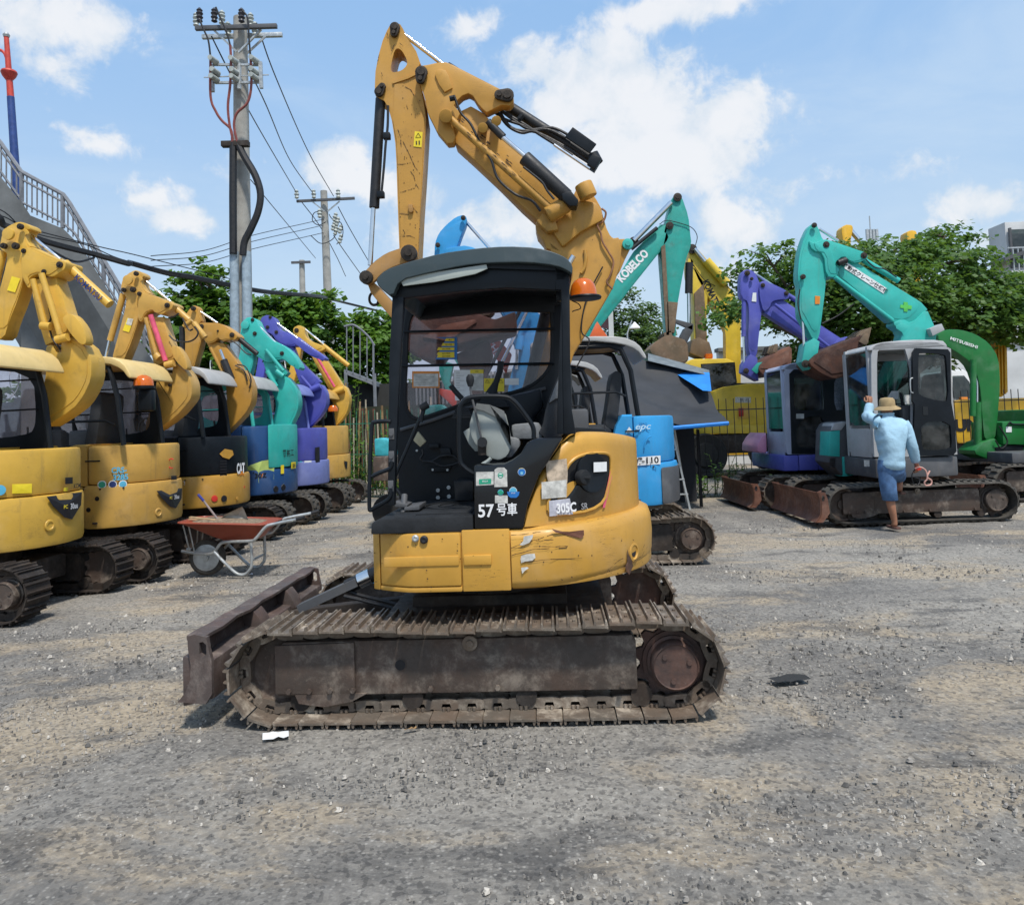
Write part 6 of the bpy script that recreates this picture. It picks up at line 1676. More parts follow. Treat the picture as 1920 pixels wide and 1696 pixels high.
boomset(fT, T, .34, .22, zR, dict(
    stick=[(600, 98), (578, 115), (550, 175), (528, 250), (518, 370), (532, 420), (528, 560), (548, 590), (600, 690), (625, 672), (640, 560), (655, 440), (662, 330), (660, 260), (700, 215), (645, 190), (620, 120)],
    head=[(572, 185), (600, 200), (650, 180), (690, 190), (830, 238), (865, 250), (868, 275), (840, 292), (790, 300), (745, 262), (690, 312), (725, 345), (705, 372), (662, 365), (648, 250), (590, 235)],
    beam=[(690, 312), (762, 265), (1130, 492), (1165, 530), (1085, 605), (980, 590), (745, 385), (700, 352)],
    lower=[(1040, 575), (1085, 600), (1160, 525), (1185, 580), (1210, 640), (1205, 700), (1100, 780), (1000, 930), (940, 1020), (905, 970), (960, 850), (1025, 700), (1045, 640), (985, 600)],
    link=[(556, 700), (600, 672), (628, 690), (620, 740), (610, 800), (575, 830), (540, 790)],
    cyl=[((845, 285), (1020, 388), .045, .08, 'p'), ((625, 130), (720, 190), .022, .1, 'c'), ((540, 360), (545, 580), .042, .05, 'p'), ((545, 580), (552, 745), .02, .05, 'c'), ((705, 370), (990, 585), .032, -.09, 'p'), ((720, 300), (760, 285), .05, -.08, 'b')],
    pin=[((601, 112), .04), ((660, 208), .05), ((847, 262), .05), ((545, 368), .04), ((558, 800), .06), ((642, 825), .05)],
    hose=[[(850, 275), (900, 320), (950, 330), (1010, 370)], [(530, 430), (520, 500), (535, 580)], [(640, 600), (720, 560), (800, 500)]]), TEAL)
px_prism(fT, zR([(1175, 625), (1235, 600), (1250, 632), (1190, 662)]), .2, .2, 'work_lamp', GREYW, T, bev=.01)
d_ = (fT.L(*zR([(960, 425)])[0], 0) - fT.L(*zR([(760, 300)])[0], 0)).normalized()
px_prism(fT, zR([(764, 298), (960, 424), (946, 452), (750, 325)]), .324, .004, 'long_label', WHT, T)
text('移動式クレーン仕様機', INK, T, fT.L(*zR([(855, 375)])[0], .321), d_, (0, 0, 1), width=.80, height=.075, bold=.015)
cr = zR([(1045, 492), (1066, 495), (1066, 508), (1086, 512), (1084, 530), (1066, 528), (1064, 542), (1046, 540), (1046, 525), (1028, 522), (1030, 506), (1045, 508)])
px_prism(fT, cr, .322, .004, 'green_cross', plain('lime_green_decal', (.10, .50, .09), .4, bmp=0), T)
px_prism(fT, zR([(605, 462), (630, 465), (628, 503), (605, 503)]), .321, .005, 'warning_sticker', INKO, T)
def bucket(fr, root, pts, ly, w, mat, teeth, side):
    sh = px_prism(fr, pts, ly, w, 'bucket', mat, root, bev=.02, it=1)
    px_prism(fr, side, ly - .012, .012, 'side_plate', mat, sh)
    for i in range(5):
        b = MB(); y = ly + .04 + (w - .1) * i / 4
        q = fr.poly(teeth, ly); b.prism(q, y, y + .05, bev=.004); b.build('bucket_tooth', MUDS, sh)
    return sh
bucket(fT, T, zR([(575, 790), (625, 742), (740, 695), (840, 655), (852, 665), (830, 740), (800, 815), (760, 862), (700, 876), (640, 850), (590, 815)]), .20, .62, RUSTB, zR([(830, 700), (835, 655), (880, 620), (892, 616), (882, 660), (868, 705)]), zR([(600, 790), (640, 760), (830, 680), (790, 790), (750, 840), (690, 850)]))
px_prism(fT, zR([(825, 690), (850, 650), (870, 650), (870, 695), (850, 705)]), .15, .04, 'side_cutter', MUDS, T, bev=.004)

# ---- P: violet cab excavator behind it
fP = Fr(5.35, 13.6, -1)
Pm = thing('excavator', 'violet blue cab excavator with a pale violet cab, behind the teal one', 'excavator', fP.O, fP.yaw)
for s in (-1, 1): make_track(Pm, s * .77, 2.6, .56, .40, s, 'steel', pitch=.135, smat=STEEL, fmat=STEELF, hubr=.15, big=False)
b = MB(); b.box((0, 0, .38), (1.3, 1.2, .24), .03); b.lathe([(.35, .5), (.42, .52), (.42, .66)], (0, 0, 0)); b.build('centre_frame', STEELD, Pm)
dozer(Pm, fP.L(1416, 930, -.95).x - .02, 1.95, .06, .38, RUSTP, arm_to=1.0, armmat=GREYD)
zz0, zz1 = fP.L(1500, 882, -.9).z, fP.L(1500, 853, -.9).z
xq = fP.L(1469, 860, -.9).x
for k, (a, c) in enumerate(((xq, xq + .24), (xq + .245, xq + .56), (xq + .565, xq + 1.0), (xq + 1.005, xq + 1.9))):
    b = MB(); b.prism([(a, -.92), (c, -.92), (c, .9), (a, .9)], zz0, zz1, bev=.02, plane='xy'); b.build('side_skirt', PURP, Pm)
px_prism(fP, zR([(316, 1240), (320, 1200), (340, 1165), (366, 1138), (368, 1245)]), -.2, 1.0, 'pink_cover', PINKY, Pm, bev=.05)
pout = zR([(450, 850), (458, 820), (480, 803), (545, 796), (775, 800), (780, 1248), (470, 1250), (458, 1200)])
pw1 = zR([(368, 870), (380, 855), (430, 850), (441, 865), (446, 1220), (390, 1222), (370, 1190)])
pw2 = zR([(482, 850), (500, 832), (680, 832), (690, 860), (690, 1245), (495, 1245), (488, 1000)])
ps = px_prism(fP, pout, -.88, .05, 'cab_side', GREYV, Pm, holes=[pw2])
for w in (): MB().prism(chaikin(fP.poly(w, -.88), 1), -.86, -.855).build('window_pane', GLSD, ps); q = chaikin(fP.poly(w, -.88), 1); L_ = [Vector((a, -.883, b_)) for a, b_ in q]; MB().tube(L_ + [L_[0]], .016, 5, cap=False).build('window_seal', BLKR, ps)
dr = px_prism(fP, zR([(478, 850), (500, 828), (760, 830), (775, 1245), (490, 1248)]), -.90, .04, 'cab_door', BLK, Pm, holes=[zR([(500, 860), (512, 848), (645, 848), (655, 1025), (640, 1030), (505, 1030), (498, 1010)]), zR([(512, 1110), (560, 1062), (650, 1060), (655, 1215), (525, 1218), (510, 1190)]), zR([(700, 860), (755, 860), (755, 1030), (700, 1030)])])
for w in ([(498, 848), (655, 848), (655, 1030), (498, 1030)], [(510, 1060), (655, 1060), (655, 1218), (510, 1218)], [(700, 860), (755, 860), (755, 1030), (700, 1030)]): px_prism(fP, zR(w), -.88, .004, 'window_pane', GLSD, dr)
px_prism(fP, zR([(512, 1048), (550, 1048), (550, 1072), (512, 1072)]), -.915, .012, 'door_handle', GALV, dr)
P = fP.poly(pout, -.88); X0, X1 = min(p[0] for p in P), max(p[0] for p in P); Z0, Z1 = min(p[1] for p in P), max(p[1] for p in P)
cabbox(Pm, X0 + .01, X1, -.88, .10, Z0, Z1 + .02, GREYV, GLSD, GREYV); seat(Pm, .1, -.4, 1.35); controls(Pm, -.3, -.4, 1.3)
boomset(fP, Pm, .34, .22, zR, dict(
    stick=[(270, 328), (242, 342), (234, 380), (235, 470), (270, 485), (278, 560), (270, 700), (285, 770), (315, 770), (328, 640), (345, 500), (352, 440), (330, 400), (308, 345)],
    head=[(328, 405), (345, 385), (400, 405), (462, 435), (482, 455), (470, 480), (430, 480), (390, 490), (380, 520), (350, 545), (330, 470)],
    beam=[(352, 545), (395, 480), (440, 478), (560, 560), (760, 690), (740, 760), (600, 700), (420, 590)],
    lower=[(700, 680), (780, 660), (860, 740), (860, 860), (760, 1000), (620, 1150), (560, 1150), (600, 950), (660, 800)],
    link=[(250, 800), (285, 752), (318, 770), (322, 850), (325, 885), (300, 872), (246, 842)],
    cyl=[((310, 355), (425, 430), .022, .1, 'c'), ((470, 460), (580, 525), .045, .06, 'p'), ((252, 470), (250, 665), .042, .05, 'p'), ((250, 665), (254, 805), .022, .05, 'c'), ((405, 505), (680, 720), .03, -.09, 'p')],
    pin=[((268, 350), .05), ((345, 410), .04), ((462, 450), .04), ((290, 378), .03), ((262, 835), .05)]), PURP)
MATS['x'] = None; del MATS['x']
bucket(fP, Pm, zR([(318, 822), (370, 765), (430, 735), (490, 705), (492, 790), (470, 830), (400, 860), (350, 860)]), .15, .7, RUSTP, zR([(395, 740), (410, 700), (425, 700), (420, 745)]), zR([(335, 820), (380, 780), (480, 725), (470, 790), (400, 830)]))
px_prism(fP, zR([(290, 830), (320, 795), (345, 790), (340, 820), (315, 850)]), .2, .04, 'quick_hitch', TEALK, Pm, bev=.004)
px_prism(fP, zR([(296, 447), (313, 447), (313, 492), (290, 490)]), .321, .005, 'warning_sticker', WHT, Pm)

# ---- N: green excavator at the right edge
fN = Fr(8.75, 13.6, 1)
N_ = thing('excavator', 'grass green excavator at the right edge, its curved boom rising beside the grey cab', 'excavator', fN.O, fN.yaw)
for s in (-1, 1): make_track(N_, s * .80, 2.7, .62, .40, s, 'rubber', belt=RUB, hubr=.15, big=False, x0=.35)
dozer(N_, -1.0 + .35 - .55, 2.0, .06, .40, RUSTP, armmat=BLK)
nb = zR([(1215, 650), (1260, 628), (1330, 630), (1400, 650), (1470, 695), (1518, 770), (1526, 900), (1512, 1080), (1500, 1180), (1448, 1180), (1438, 1090), (1428, 930), (1410, 850), (1378, 790), (1300, 735), (1220, 690)])
px_prism(fN, nb, -.15, .26, 'boom', GREEN, N_, bev=.012, it=1)
px_cyl(fN, *zR([(1392, 780), (1388, 1060)]), -.22, .050, 'boom_cylinder_guard', GREEN, N_, seg=12); px_cyl(fN, *zR([(1412, 800), (1410, 1000)]), -.1, .022, 'chrome_rod', CHR, N_); px_cyl(fN, *zR([(1412, 990), (1414, 1240)]), -.1, .062, 'hydraulic_cylinder', GREEN, N_, seg=12)
px_prism(fN, zR([(1398, 1230), (1440, 1190), (1500, 1170), (1520, 1200), (1640, 1215), (1700, 1215), (1700, 1285), (1480, 1280), (1405, 1250)]), -.25, .5, 'swing_bracket', GREEN, N_, bev=.02)
px_prism(fN, zR([(1535, 1090), (1560, 1085), (1760, 1085), (1760, 1205), (1540, 1200)]), -.3, .9, 'battery_box', GREEN, N_, bev=.02)
px_prism(fN, zR([(1500, 1215), (1640, 1200), (1640, 1240), (1510, 1240)]), -.27, .1, 'swing_gap', BLK, N_, bev=.01)
block(N_, 1.15, .95, .25, 1.13, .68, 1.5, GREEN, 'upper_body', .06); block(N_, 1.1, .9, -.6, .25, .62, .80, GREYD, 'floor_plate', .03)
b = MB(); b.box((.35, 0, .4), (1.4, 1.3, .26), .03); b.lathe([(.4, .5), (.45, .66)], (.2, 0, 0)); b.build('centre_frame', STEELD, N_)
px_tube(fN, zR([(1520, 1110), (1545, 1150), (1560, 1190), (1530, 1220), (1500, 1180)]), -.3, .012, 'hydraulic_hose', HOSE, N_); px_tube(fN, zR([(1560, 1110), (1575, 1090), (1590, 1100), (1700, 1100)]), -.32, .014, 'hand_rail', BLK, N_)
px_cyl(fN, *zR([(1440, 1390), (1540, 1310)]), -.3, .045, 'blade_cylinder', BLK, N_)
d_ = (fN.L(*zR([(1395, 700)])[0], 0) - fN.L(*zR([(1330, 678)])[0], 0)).normalized()
text('MITSUBISHI', INKW, N_, fN.L(*zR([(1345, 695)])[0], -.166), d_, (0, 0, 1), width=.50, height=.055, bold=.02)
px_prism(fN, zR([(1554, 1112), (1582, 1112), (1582, 1140), (1554, 1140)]), -.31, .006, 'white_label', WHT, N_)

# ================================================================== bigger machines beyond the fence
fK = Fr(4.3, 19.5, 0)
K = thing('excavator', 'big teal excavator with white brand lettering, its boom rising over the black tarpaulin', 'excavator', fK.O)
boomset(fK, K, 0, .45, zK, dict(
    stick=[(525, 55), (505, 70), (495, 110), (478, 180), (458, 270), (456, 300), (470, 480), (480, 640), (490, 690), (520, 690), (522, 560), (545, 430), (562, 340), (588, 270), (582, 220), (575, 150), (545, 62)],
    beam=[(455, 185), (510, 185), (520, 215), (470, 280), (350, 430), (240, 570), (160, 670), (120, 672), (150, 620), (205, 540), (260, 430), (340, 300)],
    cyl=[((500, 92), (340, 255), .07, -.05, 'c'), ((440, 200), (330, 290), .05, -.1, 'b'), ((578, 350), (576, 480), .10, .1, 'b'), ((576, 480), (578, 610), .05, .1, 'c')],
    pin=[((528, 68), .11), ((494, 190), .10), ((340, 258), .12)],
    hose=[[(450, 185), (480, 168), (540, 180), (590, 200), (612, 235), (605, 275)]]), TEALK)
px_prism(fK, zK([(458, 280), (475, 270), (486, 480), (492, 660), (480, 660), (470, 520)]), -.06, .05, 'stick_edge', MUDS, K); px_prism(fK, zK([(482, 515), (530, 520), (520, 600), (515, 650), (484, 650)]), -.06, .06, 'muddy_stick_end', MUDS, K, bev=.01)
px_prism(fK, zK([(515, 590), (596, 612), (592, 640), (515, 606)]), -.05, .1, 'bucket_link', GREYD, K, bev=.01); px_prism(fK, zK([(596, 612), (596, 640), (565, 700), (540, 670), (560, 630)]), -.05, .3, 'bucket_link', GREYD, K, bev=.01)
bucket(fK, K, zK([(400, 730), (430, 690), (480, 660), (520, 665), (570, 685), (578, 760), (560, 785), (480, 770)]), -.1, .9, MUDS, zK([(480, 700), (470, 650), (500, 640), (515, 680)]), zK([(480, 760), (520, 680), (565, 690), (575, 765), (540, 780)]))
d_ = (fK.L(*zK([(395, 300)])[0], 0) - fK.L(*zK([(272, 428)])[0], 0)).normalized()
text('KOBELCO', INKW, K, fK.L(*zK([(335, 362)])[0], -.015), d_, (0, 0, 1), width=1.02, height=.23, bold=.045)
b = MB(); b.box((-2.2, 1.2, 1.5), (3.0, 2.4, 1.3), .1); b.box((-2.2, 1.2, .45), (3.6, 2.6, .9), .2); b.build('body', TEALK, K)
fW = Fr(6.3, 21.5, 0)
Wm = thing('excavator', 'big lemon yellow wheeled excavator with brand lettering on its boom, behind the dark fence', 'excavator', fW.O)
boomset(fW, Wm, .2, .5, zK, dict(
    beam=[(575, 285), (600, 275), (650, 330), (700, 390), (770, 480), (800, 560), (800, 870), (745, 875), (742, 640), (700, 560), (610, 420), (585, 360)],
    stick=[(570, 330), (590, 330), (660, 450), (650, 600), (660, 730), (600, 740), (600, 500), (575, 420)],
    cyl=[((600, 290), (650, 350), .06, -.1, 'c'), ((650, 340), (740, 440), .13, -.1, 'p')],
    pin=[((590, 290), .14)], hose=[[(700, 400), (740, 450), (790, 500), (790, 600)], [(590, 350), (640, 420), (690, 450)], [(650, 360), (700, 370), (760, 440)]]), BIGY)
px_prism(fW, zK([(600, 480), (640, 440), (648, 560), (656, 720), (610, 730), (604, 600)]), .15, .06, 'muddy_stick_end', MUDS, Wm, bev=.01)
px_prism(fW, zK([(580, 735), (590, 680), (620, 670), (665, 690), (680, 745), (640, 760)]), .0, .7, 'grab_bucket', MUDS, Wm, bev=.02)
d_ = (fW.L(*zK([(700, 540)])[0], 0) - fW.L(*zK([(645, 430)])[0], 0)).normalized()
text('KOMATSU', INK, Wm, fW.L(*zK([(676, 485)])[0], .19), d_, (0, 0, 1), width=.88, height=.20, bold=.04)
px_prism(fW, zK([(565, 780), (590, 762), (740, 760), (775, 775), (790, 868), (760, 880), (690, 890), (680, 905), (600, 905), (570, 870)]), -.4, 1.0, 'cab', BIGY, Wm, bev=.05, holes=[])
px_prism(fW, zK([(632, 788), (770, 780), (778, 860), (735, 880), (680, 900), (640, 880)]), -.41, .02, 'cab_window', GLSD, Wm); px_prism(fW, zK([(628, 784), (774, 776), (783, 864), (735, 886), (680, 905), (636, 885)]), -.405, .02, 'cab_window_frame', BLK, Wm)
px_prism(fW, zK([(684, 900), (740, 880), (830, 868), (1100, 870), (1105, 890), (1110, 1050), (1090, 1075), (700, 1078), (690, 1060)]), -.8, 1.8, 'engine_cover', BIGY, Wm, bev=.06)
px_prism(fW, zK([(540, 1052), (700, 1045), (1110, 1045), (1110, 1080), (540, 1085)]), -.9, 1.9, 'chassis_deck', BIGY, Wm, bev=.03)
px_prism(fW, zK([(735, 882), (770, 866), (905, 864), (905, 884)]), -.7, 1.5, 'deck_mat', BLK, Wm, bev=.02)
px_prism(fW, zK([(786, 968), (838, 966), (838, 1018), (788, 1020)]), -.83, .03, 'lamp_recess', KOMY, Wm, bev=.01); px_prism(fW, zK([(790, 974), (812, 973), (812, 1008), (792, 1010)]), -.85, .03, 'tail_lamp', plain('tail_lamp_red', (.4, .02, .01), .3, bmp=0), Wm, bev=.01)
px_prism(fW, zK([(775, 926), (843, 926), (843, 950), (775, 950)]), -.81, .01, 'warning_label', WHTW, Wm); text('⚠ -1', INK, Wm, fW.L(*zK([(812, 938)])[0], -.825), (1, 0, 0), (0, 0, 1), height=.09, bold=.02)
px_prism(fW, zK([(650, 740), (680, 740), (680, 760), (650, 760)]), -.2, .2, 'beacon', ORB, Wm, bev=.02)
for x in (-1.25, 1.1, 2.2):
    for y in (-1.0, 1.0): MB().lathe([(.001, -.18), (.3, -.18), (.34, -.12), (.55, -.18), (.58, -.1), (.58, .1), (.55, .18), (.34, .12), (.3, .18), (.001, .18)], (x, y, .58), (0, 1, 0), 28).build('wheel', RUBD, Wm)
b = MB(); b.box((.4, 0, .85), (4.4, 1.8, .5), .05); b.build('chassis', STEELD, Wm)
# yellow machine at far right beyond the fence, plus its tall boom and a pale truck cab
fY = Fr(11.4, 19, 0)
Ym = thing('excavator', 'golden yellow excavator body at the far right behind the fence, with a tall ribbed boom', 'excavator', fY.O)
YEL2 = paint('deep_yellow_paint', (.74, .42, .02), .4, .15, .15)
px_prism(fY, zR([(1290, 990), (1330, 978), (1430, 975), (1760, 965), (1760, 1190), (1320, 1195), (1292, 1170)]), -.6, 2.0, 'body', YEL2, Ym, bev=.05)
px_prism(fY, zR([(1270, 600), (1330, 560), (1440, 560), (1530, 600), (1560, 700), (1565, 940), (1535, 965), (1510, 960), (1490, 700), (1440, 640), (1300, 640)]), .2, .6, 'boom', YEL2, Ym, bev=.03)
for k in range(4): px_prism(fY, zR([(1498 + k * 16, 700), (1503 + k * 16, 700), (1513 + k * 14, 950), (1508 + k * 14, 950)]), .15, .06, 'boom_pipe', YEL2, Ym)
text('UN', INK, Ym, fY.L(*zR([(1360, 1105)])[0], -.615), (1, 0, 0), (0, 0, 1), width=.60, height=.30, bold=.06)
b = MB(); b.box((1.5, .6, .5), (5.4, 2.2, .7), .2); b.build('crawler_base', STEELD, Ym)
fU = Fr(11.5, 23, 0)
U = thing('lorry', 'white lorry cab with an amber lamp behind the open grey cab door', 'lorry', fU.O)
px_prism(fU, zR([(1255, 850), (1290, 830), (1345, 828), (1382, 850), (1440, 1000), (1440, 1070), (1255, 1070)]), 0, 2.0, 'cab', WHT, U, bev=.06, holes=[]); px_prism(fU, zR([(1290, 860), (1345, 858), (1372, 890), (1385, 970), (1310, 975), (1290, 965)]), -.02, .03, 'side_window', GLSD, U)
px_prism(fU, zR([(1330, 965), (1365, 965), (1365, 985), (1330, 985)]), -.1, .2, 'amber_lamp', INKO, U, bev=.02); b = MB(); b.box((.5, 1, .6), (2.6, 1.9, .8), .1); b.build('chassis', STEELD, U)
for x, lb, pts in ((7.2, 'yellow boom tip with a chrome rod poking above the big tree', [(735, 130), (755, 108), (790, 110), (795, 130), (780, 200), (790, 600), (760, 600), (745, 190)]), (9.6, 'worn yellow boom tip poking above the right half of the big tree', [(1058, 150), (1080, 135), (1112, 140), (1110, 190), (1130, 215), (1130, 620), (1080, 620), (1070, 210)])):
    f_ = Fr(x, 27, 0); t_ = thing('excavator', lb, 'excavator', f_.O)
    px_prism(f_, zR(pts), 0, .5, 'boom', YEL2, t_, bev=.03, it=1)
    if x < 8: px_cyl(f_, *zR([(770, 125), (830, 195)]), .2, .09, 'chrome_rod', CHR, t_)
    b = MB(); b.box((.3, 0, 1.4), (2.2, 2.4, 2.2), .1); b.build('body', YEL2, t_)

# ================================================================== the man
def skin(name, J, E, mat, parent, sub=2, smooth=180):
    names = list(J); me = bpy.data.meshes.new(name); bm = bmesh.new(); sl_ = bm.verts.layers.skin.verify()
    V = []
    for i, n in enumerate(names):
        v = bm.verts.new(J[n][0]); r = J[n][1]; r = r if isinstance(r, tuple) else (r, r); v[sl_].radius = r; v[sl_].use_root = (i == 0); V.append(v)
    for a, c in E: bm.edges.new((V[names.index(a)], V[names.index(c)]))
    bm.to_mesh(me); bm.free()
    o = bpy.data.objects.new('tmp', me); COL.objects.link(o)
    sk = o.modifiers.new('s', 'SKIN'); sk.use_smooth_shade = True; sb = o.modifiers.new('u', 'SUBSURF'); sb.levels = sub; sb.render_levels = sub
    dg = bpy.context.evaluated_depsgraph_get(); dg.update()
    m2 = bpy.data.meshes.new_from_object(o.evaluated_get(dg)); bpy.data.objects.remove(o)
    m2.name = name; m2.materials.clear(); m2.materials.append(mat)
    m2.polygons.foreach_set('use_smooth', [True] * len(m2.polygons))
    return link(name, m2, parent)


SKINM = plain('sunburnt_skin', (.36, .17, .10), .55, var=.15, scale=14, bmp=.05)
SHIRT = plain('light_blue_shirt', (.34, .53, .66), .85, var=.16, scale=4, bmp=.9); DENIM = plain('faded_denim', (.085, .17, .33), .9, var=.4, scale=9, bmp=.5)
HATM = plain('khaki_hat_cloth', (.34, .25, .13), .9, var=.2, scale=15, bmp=.3); SAND = plain('brown_sandal', (.10, .05, .04), .7, bmp=.1)
fH_ = Fr(4.9, 10.12, 0)
man = thing('person', 'man in light blue shirt, denim shorts and tan bucket hat stepping onto the track', 'person', fH_.O)
def H(u, v, ly): return fH_.L(*zP([(u, v)])[0], ly)
J = {'pelvis': (H(1040, 880, .0), (.11, .09)), 'spine': (H(1045, 780, .0), (.12, .09)), 'chest': (H(1035, 640, .02), (.13, .09)), 'neck': (H(1010, 520, .03), .06), 'head': (H(1010, 478, .05), (.085, .09)), 'crown': (H(1010, 430, .05), (.08, .085)),
     'lsh': (H(930, 570, .02), .05), 'lel': (H(878, 545, .18), .034), 'lwr': (H(884, 462, .27), .032), 'lha': (H(888, 430, .28), (.035, .03)),
     'rsh': (H(1140, 600, .0), .05), 'rel': (H(1185, 740, -.03), .038), 'rwr': (H(1218, 870, .06), .032), 'rha': (H(1228, 905, .07), (.034, .03)),
     'lhip': (H(1005, 940, .0), .075), 'lkn': (H(1030, 1115, .0), .062), 'lca': (H(1042, 1190, -.02), .056), 'lan': (H(1066, 1300, .0), .036), 'lhe': (H(1066, 1322, -.01), .036), 'lto': (H(1050, 1330, .16), (.045, .02)),
     'rhip': (H(1070, 940, .06), .07), 'rkn': (H(1090, 960, .34), .065), 'rca': (H(1098, 1010, .30), .052), 'ran': (H(1102, 1068, .26), .036), 'rto': (H(1090, 1085, .42), (.045, .02))}
E = [('pelvis', 'spine'), ('spine', 'chest'), ('chest', 'neck'), ('neck', 'head'), ('head', 'crown'), ('chest', 'lsh'), ('lsh', 'lel'), ('lel', 'lwr'), ('lwr', 'lha'), ('chest', 'rsh'), ('rsh', 'rel'), ('rel', 'rwr'), ('rwr', 'rha'),
     ('pelvis', 'lhip'), ('lhip', 'lkn'), ('lkn', 'lca'), ('lca', 'lan'), ('lan', 'lhe'), ('lhe', 'lto'), ('pelvis', 'rhip'), ('rhip', 'rkn'), ('rkn', 'rca'), ('rca', 'ran'), ('ran', 'rto')]
body = skin('body', J, E, SKINM, man)
JS = {'h': (H(1045, 945, .0), (.19, .175)), 'b': (H(1045, 875, .0), (.19, .17)), 'a': (H(1042, 780, .0), (.19, .16)), 'c': (H(1035, 660, .01), (.185, .15)), 'd': (H(1015, 560, .02), (.13, .11)), 'n': (H(1010, 520, .03), .075),
      'ls': (H(925, 565, .02), .085), 'le': (H(875, 540, .18), .070), 'lw': (H(886, 448, .27), .048), 'rs': (H(1130, 600, .0), .09), 're': (H(1186, 740, -.03), .070), 'rw': (H(1216, 855, .05), .050)}
ES = [('h', 'b'), ('b', 'a'), ('a', 'c'), ('c', 'd'), ('d', 'n'), ('c', 'ls'), ('ls', 'le'), ('le', 'lw'), ('c', 'rs'), ('rs', 're'), ('re', 'rw')]
sh_ = skin('shirt', JS, ES, SHIRT, man, 3)
from mathutils import noise as mno
for v in sh_.data.vertices:
    q = v.co; v.co = q + v.normal * (.016 * mno.noise(Vector((q.x * 9 + q.z * 5, q.y * 6, q.z * 10))) + .010 * mno.noise(Vector((q.x * 26 - q.z * 14, q.y * 9, q.z * 12))))
def ring(c, rx, ry, n=18, tx=0.): return [c + Vector((rx * cos(2 * pi * k / n), ry * sin(2 * pi * k / n), tx * cos(2 * pi * k / n))) for k in range(n)]
MB().loft([ring(H(1040, 850, .0), .16, .13), ring(H(1042, 900, .0), .172, .145), ring(H(1042, 945, .01), .168, .15), ring(H(1040, 985, .02), .12, .12)]).build('shorts', DENIM, man, smooth=80)
MB().loft([ring(H(1008, 935, .0), .10, .115), ring(H(1014, 1000, .0), .105, .115), ring(H(1022, 1070, .0), .098, .108), ring(H(1034, 1140, .0), .094, .10), ring(H(1035, 1144, .0), .082, .088), ring(H(1032, 1110, .0), .078, .08)]).build('shorts_leg', DENIM, man, smooth=80)
MB().tube([H(1072, 935, .02), H(1082, 950, .15), H(1090, 965, .30), H(1091, 972, .36)], [.105, .11, .10, .095], 16).build('shorts_leg', DENIM, man, smooth=80)
MB().tube(spline([H(960, 570, .02), H(922, 575, .04), H(876, 545, .17), H(880, 500, .23), H(885, 455, .27)], 4), [.07 + .012 * sin(k * .9) * (k > 2) for k in range(10)] + [.066, .062, .066, .060, .062, .056, .052], 14).build('sleeve', SHIRT, man, smooth=80)
MB().tube(spline([H(1120, 590, .0), H(1150, 640, -.01), H(1185, 740, -.03), H(1205, 810, .01), H(1218, 865, .05)], 4), [.085, .086, .084, .086, .082, .080, .076, .074, .071, .073, .068, .069, .064, .064, .058, .058, .052], 14).build('sleeve', SHIRT, man, smooth=80)
MB().tube(ring(H(1010, 522, .03), .075, .07) + [H(1010, 522, .03) + Vector((.075, 0, 0))], .018, 6, cap=False).build('collar', SHIRT, man, smooth=80)
c = H(1012, 468, .05); ht = MB(); ht.lathe([(.165, -.035), (.155, -.022), (.10, .01), (.098, .02), (.095, .085), (.075, .11), (.03, .118), (.001, .118)], c, (-.05, -.1, 1), 28); ht.build('hat', HATM, man)
c = H(1012, 478, .05); MB().lathe([(.001, -.02), (.088, -.02), (.092, .0), (.09, .03), (.001, .03)], c, (0, 0, 1), 16).build('hair', INK, man)
def hand(root, wrist, d, up, s=1.0, curl=.6):
    """palm with five fingers; d: finger direction, up: back of the hand"""
    d = d.normalized(); up = (up - d * up.dot(d)).normalized(); sd = d.cross(up)
    for k in range(4):
        L = (.070, .078, .073, .058)[k] * s; b0 = wrist + d * .075 * s + sd * (-.028 + .019 * k) * s
        p = [b0 - d * .05 * s, b0]; a = 0; q = b0
        for j in range(3):
            a += curl * .6; q = q + (d * cos(a) - up * sin(a)) * L / 3; p.append(q)
        MB().tube([p[0]] + p[1:], [.010 * s, .009 * s, .0085 * s, .0075 * s, .006 * s], 7).build('finger', SKINM, root)
    q = wrist + d * .02 * s - sd * .03 * s; MB().tube([q, q + (d * .5 - sd * .8).normalized() * .035 * s - up * .01, q + (d * .9 - sd * .4).normalized() * .065 * s - up * .02], [.012 * s, .010 * s, .008 * s], 7).build('thumb', SKINM, root)
    MB().box(wrist + d * .045 * s, (.045, .045, .075), .012, rot=Matrix((sd, up, d)).transposed()).build('palm', SKINM, root)
hand(body, H(885, 448, .27), Vector((.1, .1, 1)), Vector((0, -1, .2)), 1.05, 1.1); hand(body, H(1222, 885, .06), Vector((.15, .1, -1)), Vector((.5, -1, 0)), 1.05, 1.0)
for (u, v, l, k) in ((1060, 1337, .05, 0), (1096, 1088, .33, .35)):
    c = H(u, v, l); MB().prism(chaikin([(c.x - .05, l - .13), (c.x + .045, l - .13), (c.x + .05, l + .02), (c.x + .04, l + .15), (c.x - .03, l + .16), (c.x - .055, l + .05)], 1), c.z - .012, c.z + .012, bev=.005, plane='xy').build('sandal', SAND, man)
st = tag(MB().tube(spline([fH_.W(H(*p)) for p in ((1215, 915, .0), (1250, 905, -.06), (1290, 930, -.08), (1300, 985, -.08), (1280, 1015, -.06), (1290, 1035, -.05), (1325, 1030, -.05), (1330, 1000, -.05), (1300, 975, -.06), (1318, 930, -.06))], 6), .010, 7).build('strap', plain('pale_pink_cord', (.72, .40, .33), .6, bmp=0)), 'pale pink looped cord hanging from the hand of the man', 'cord')
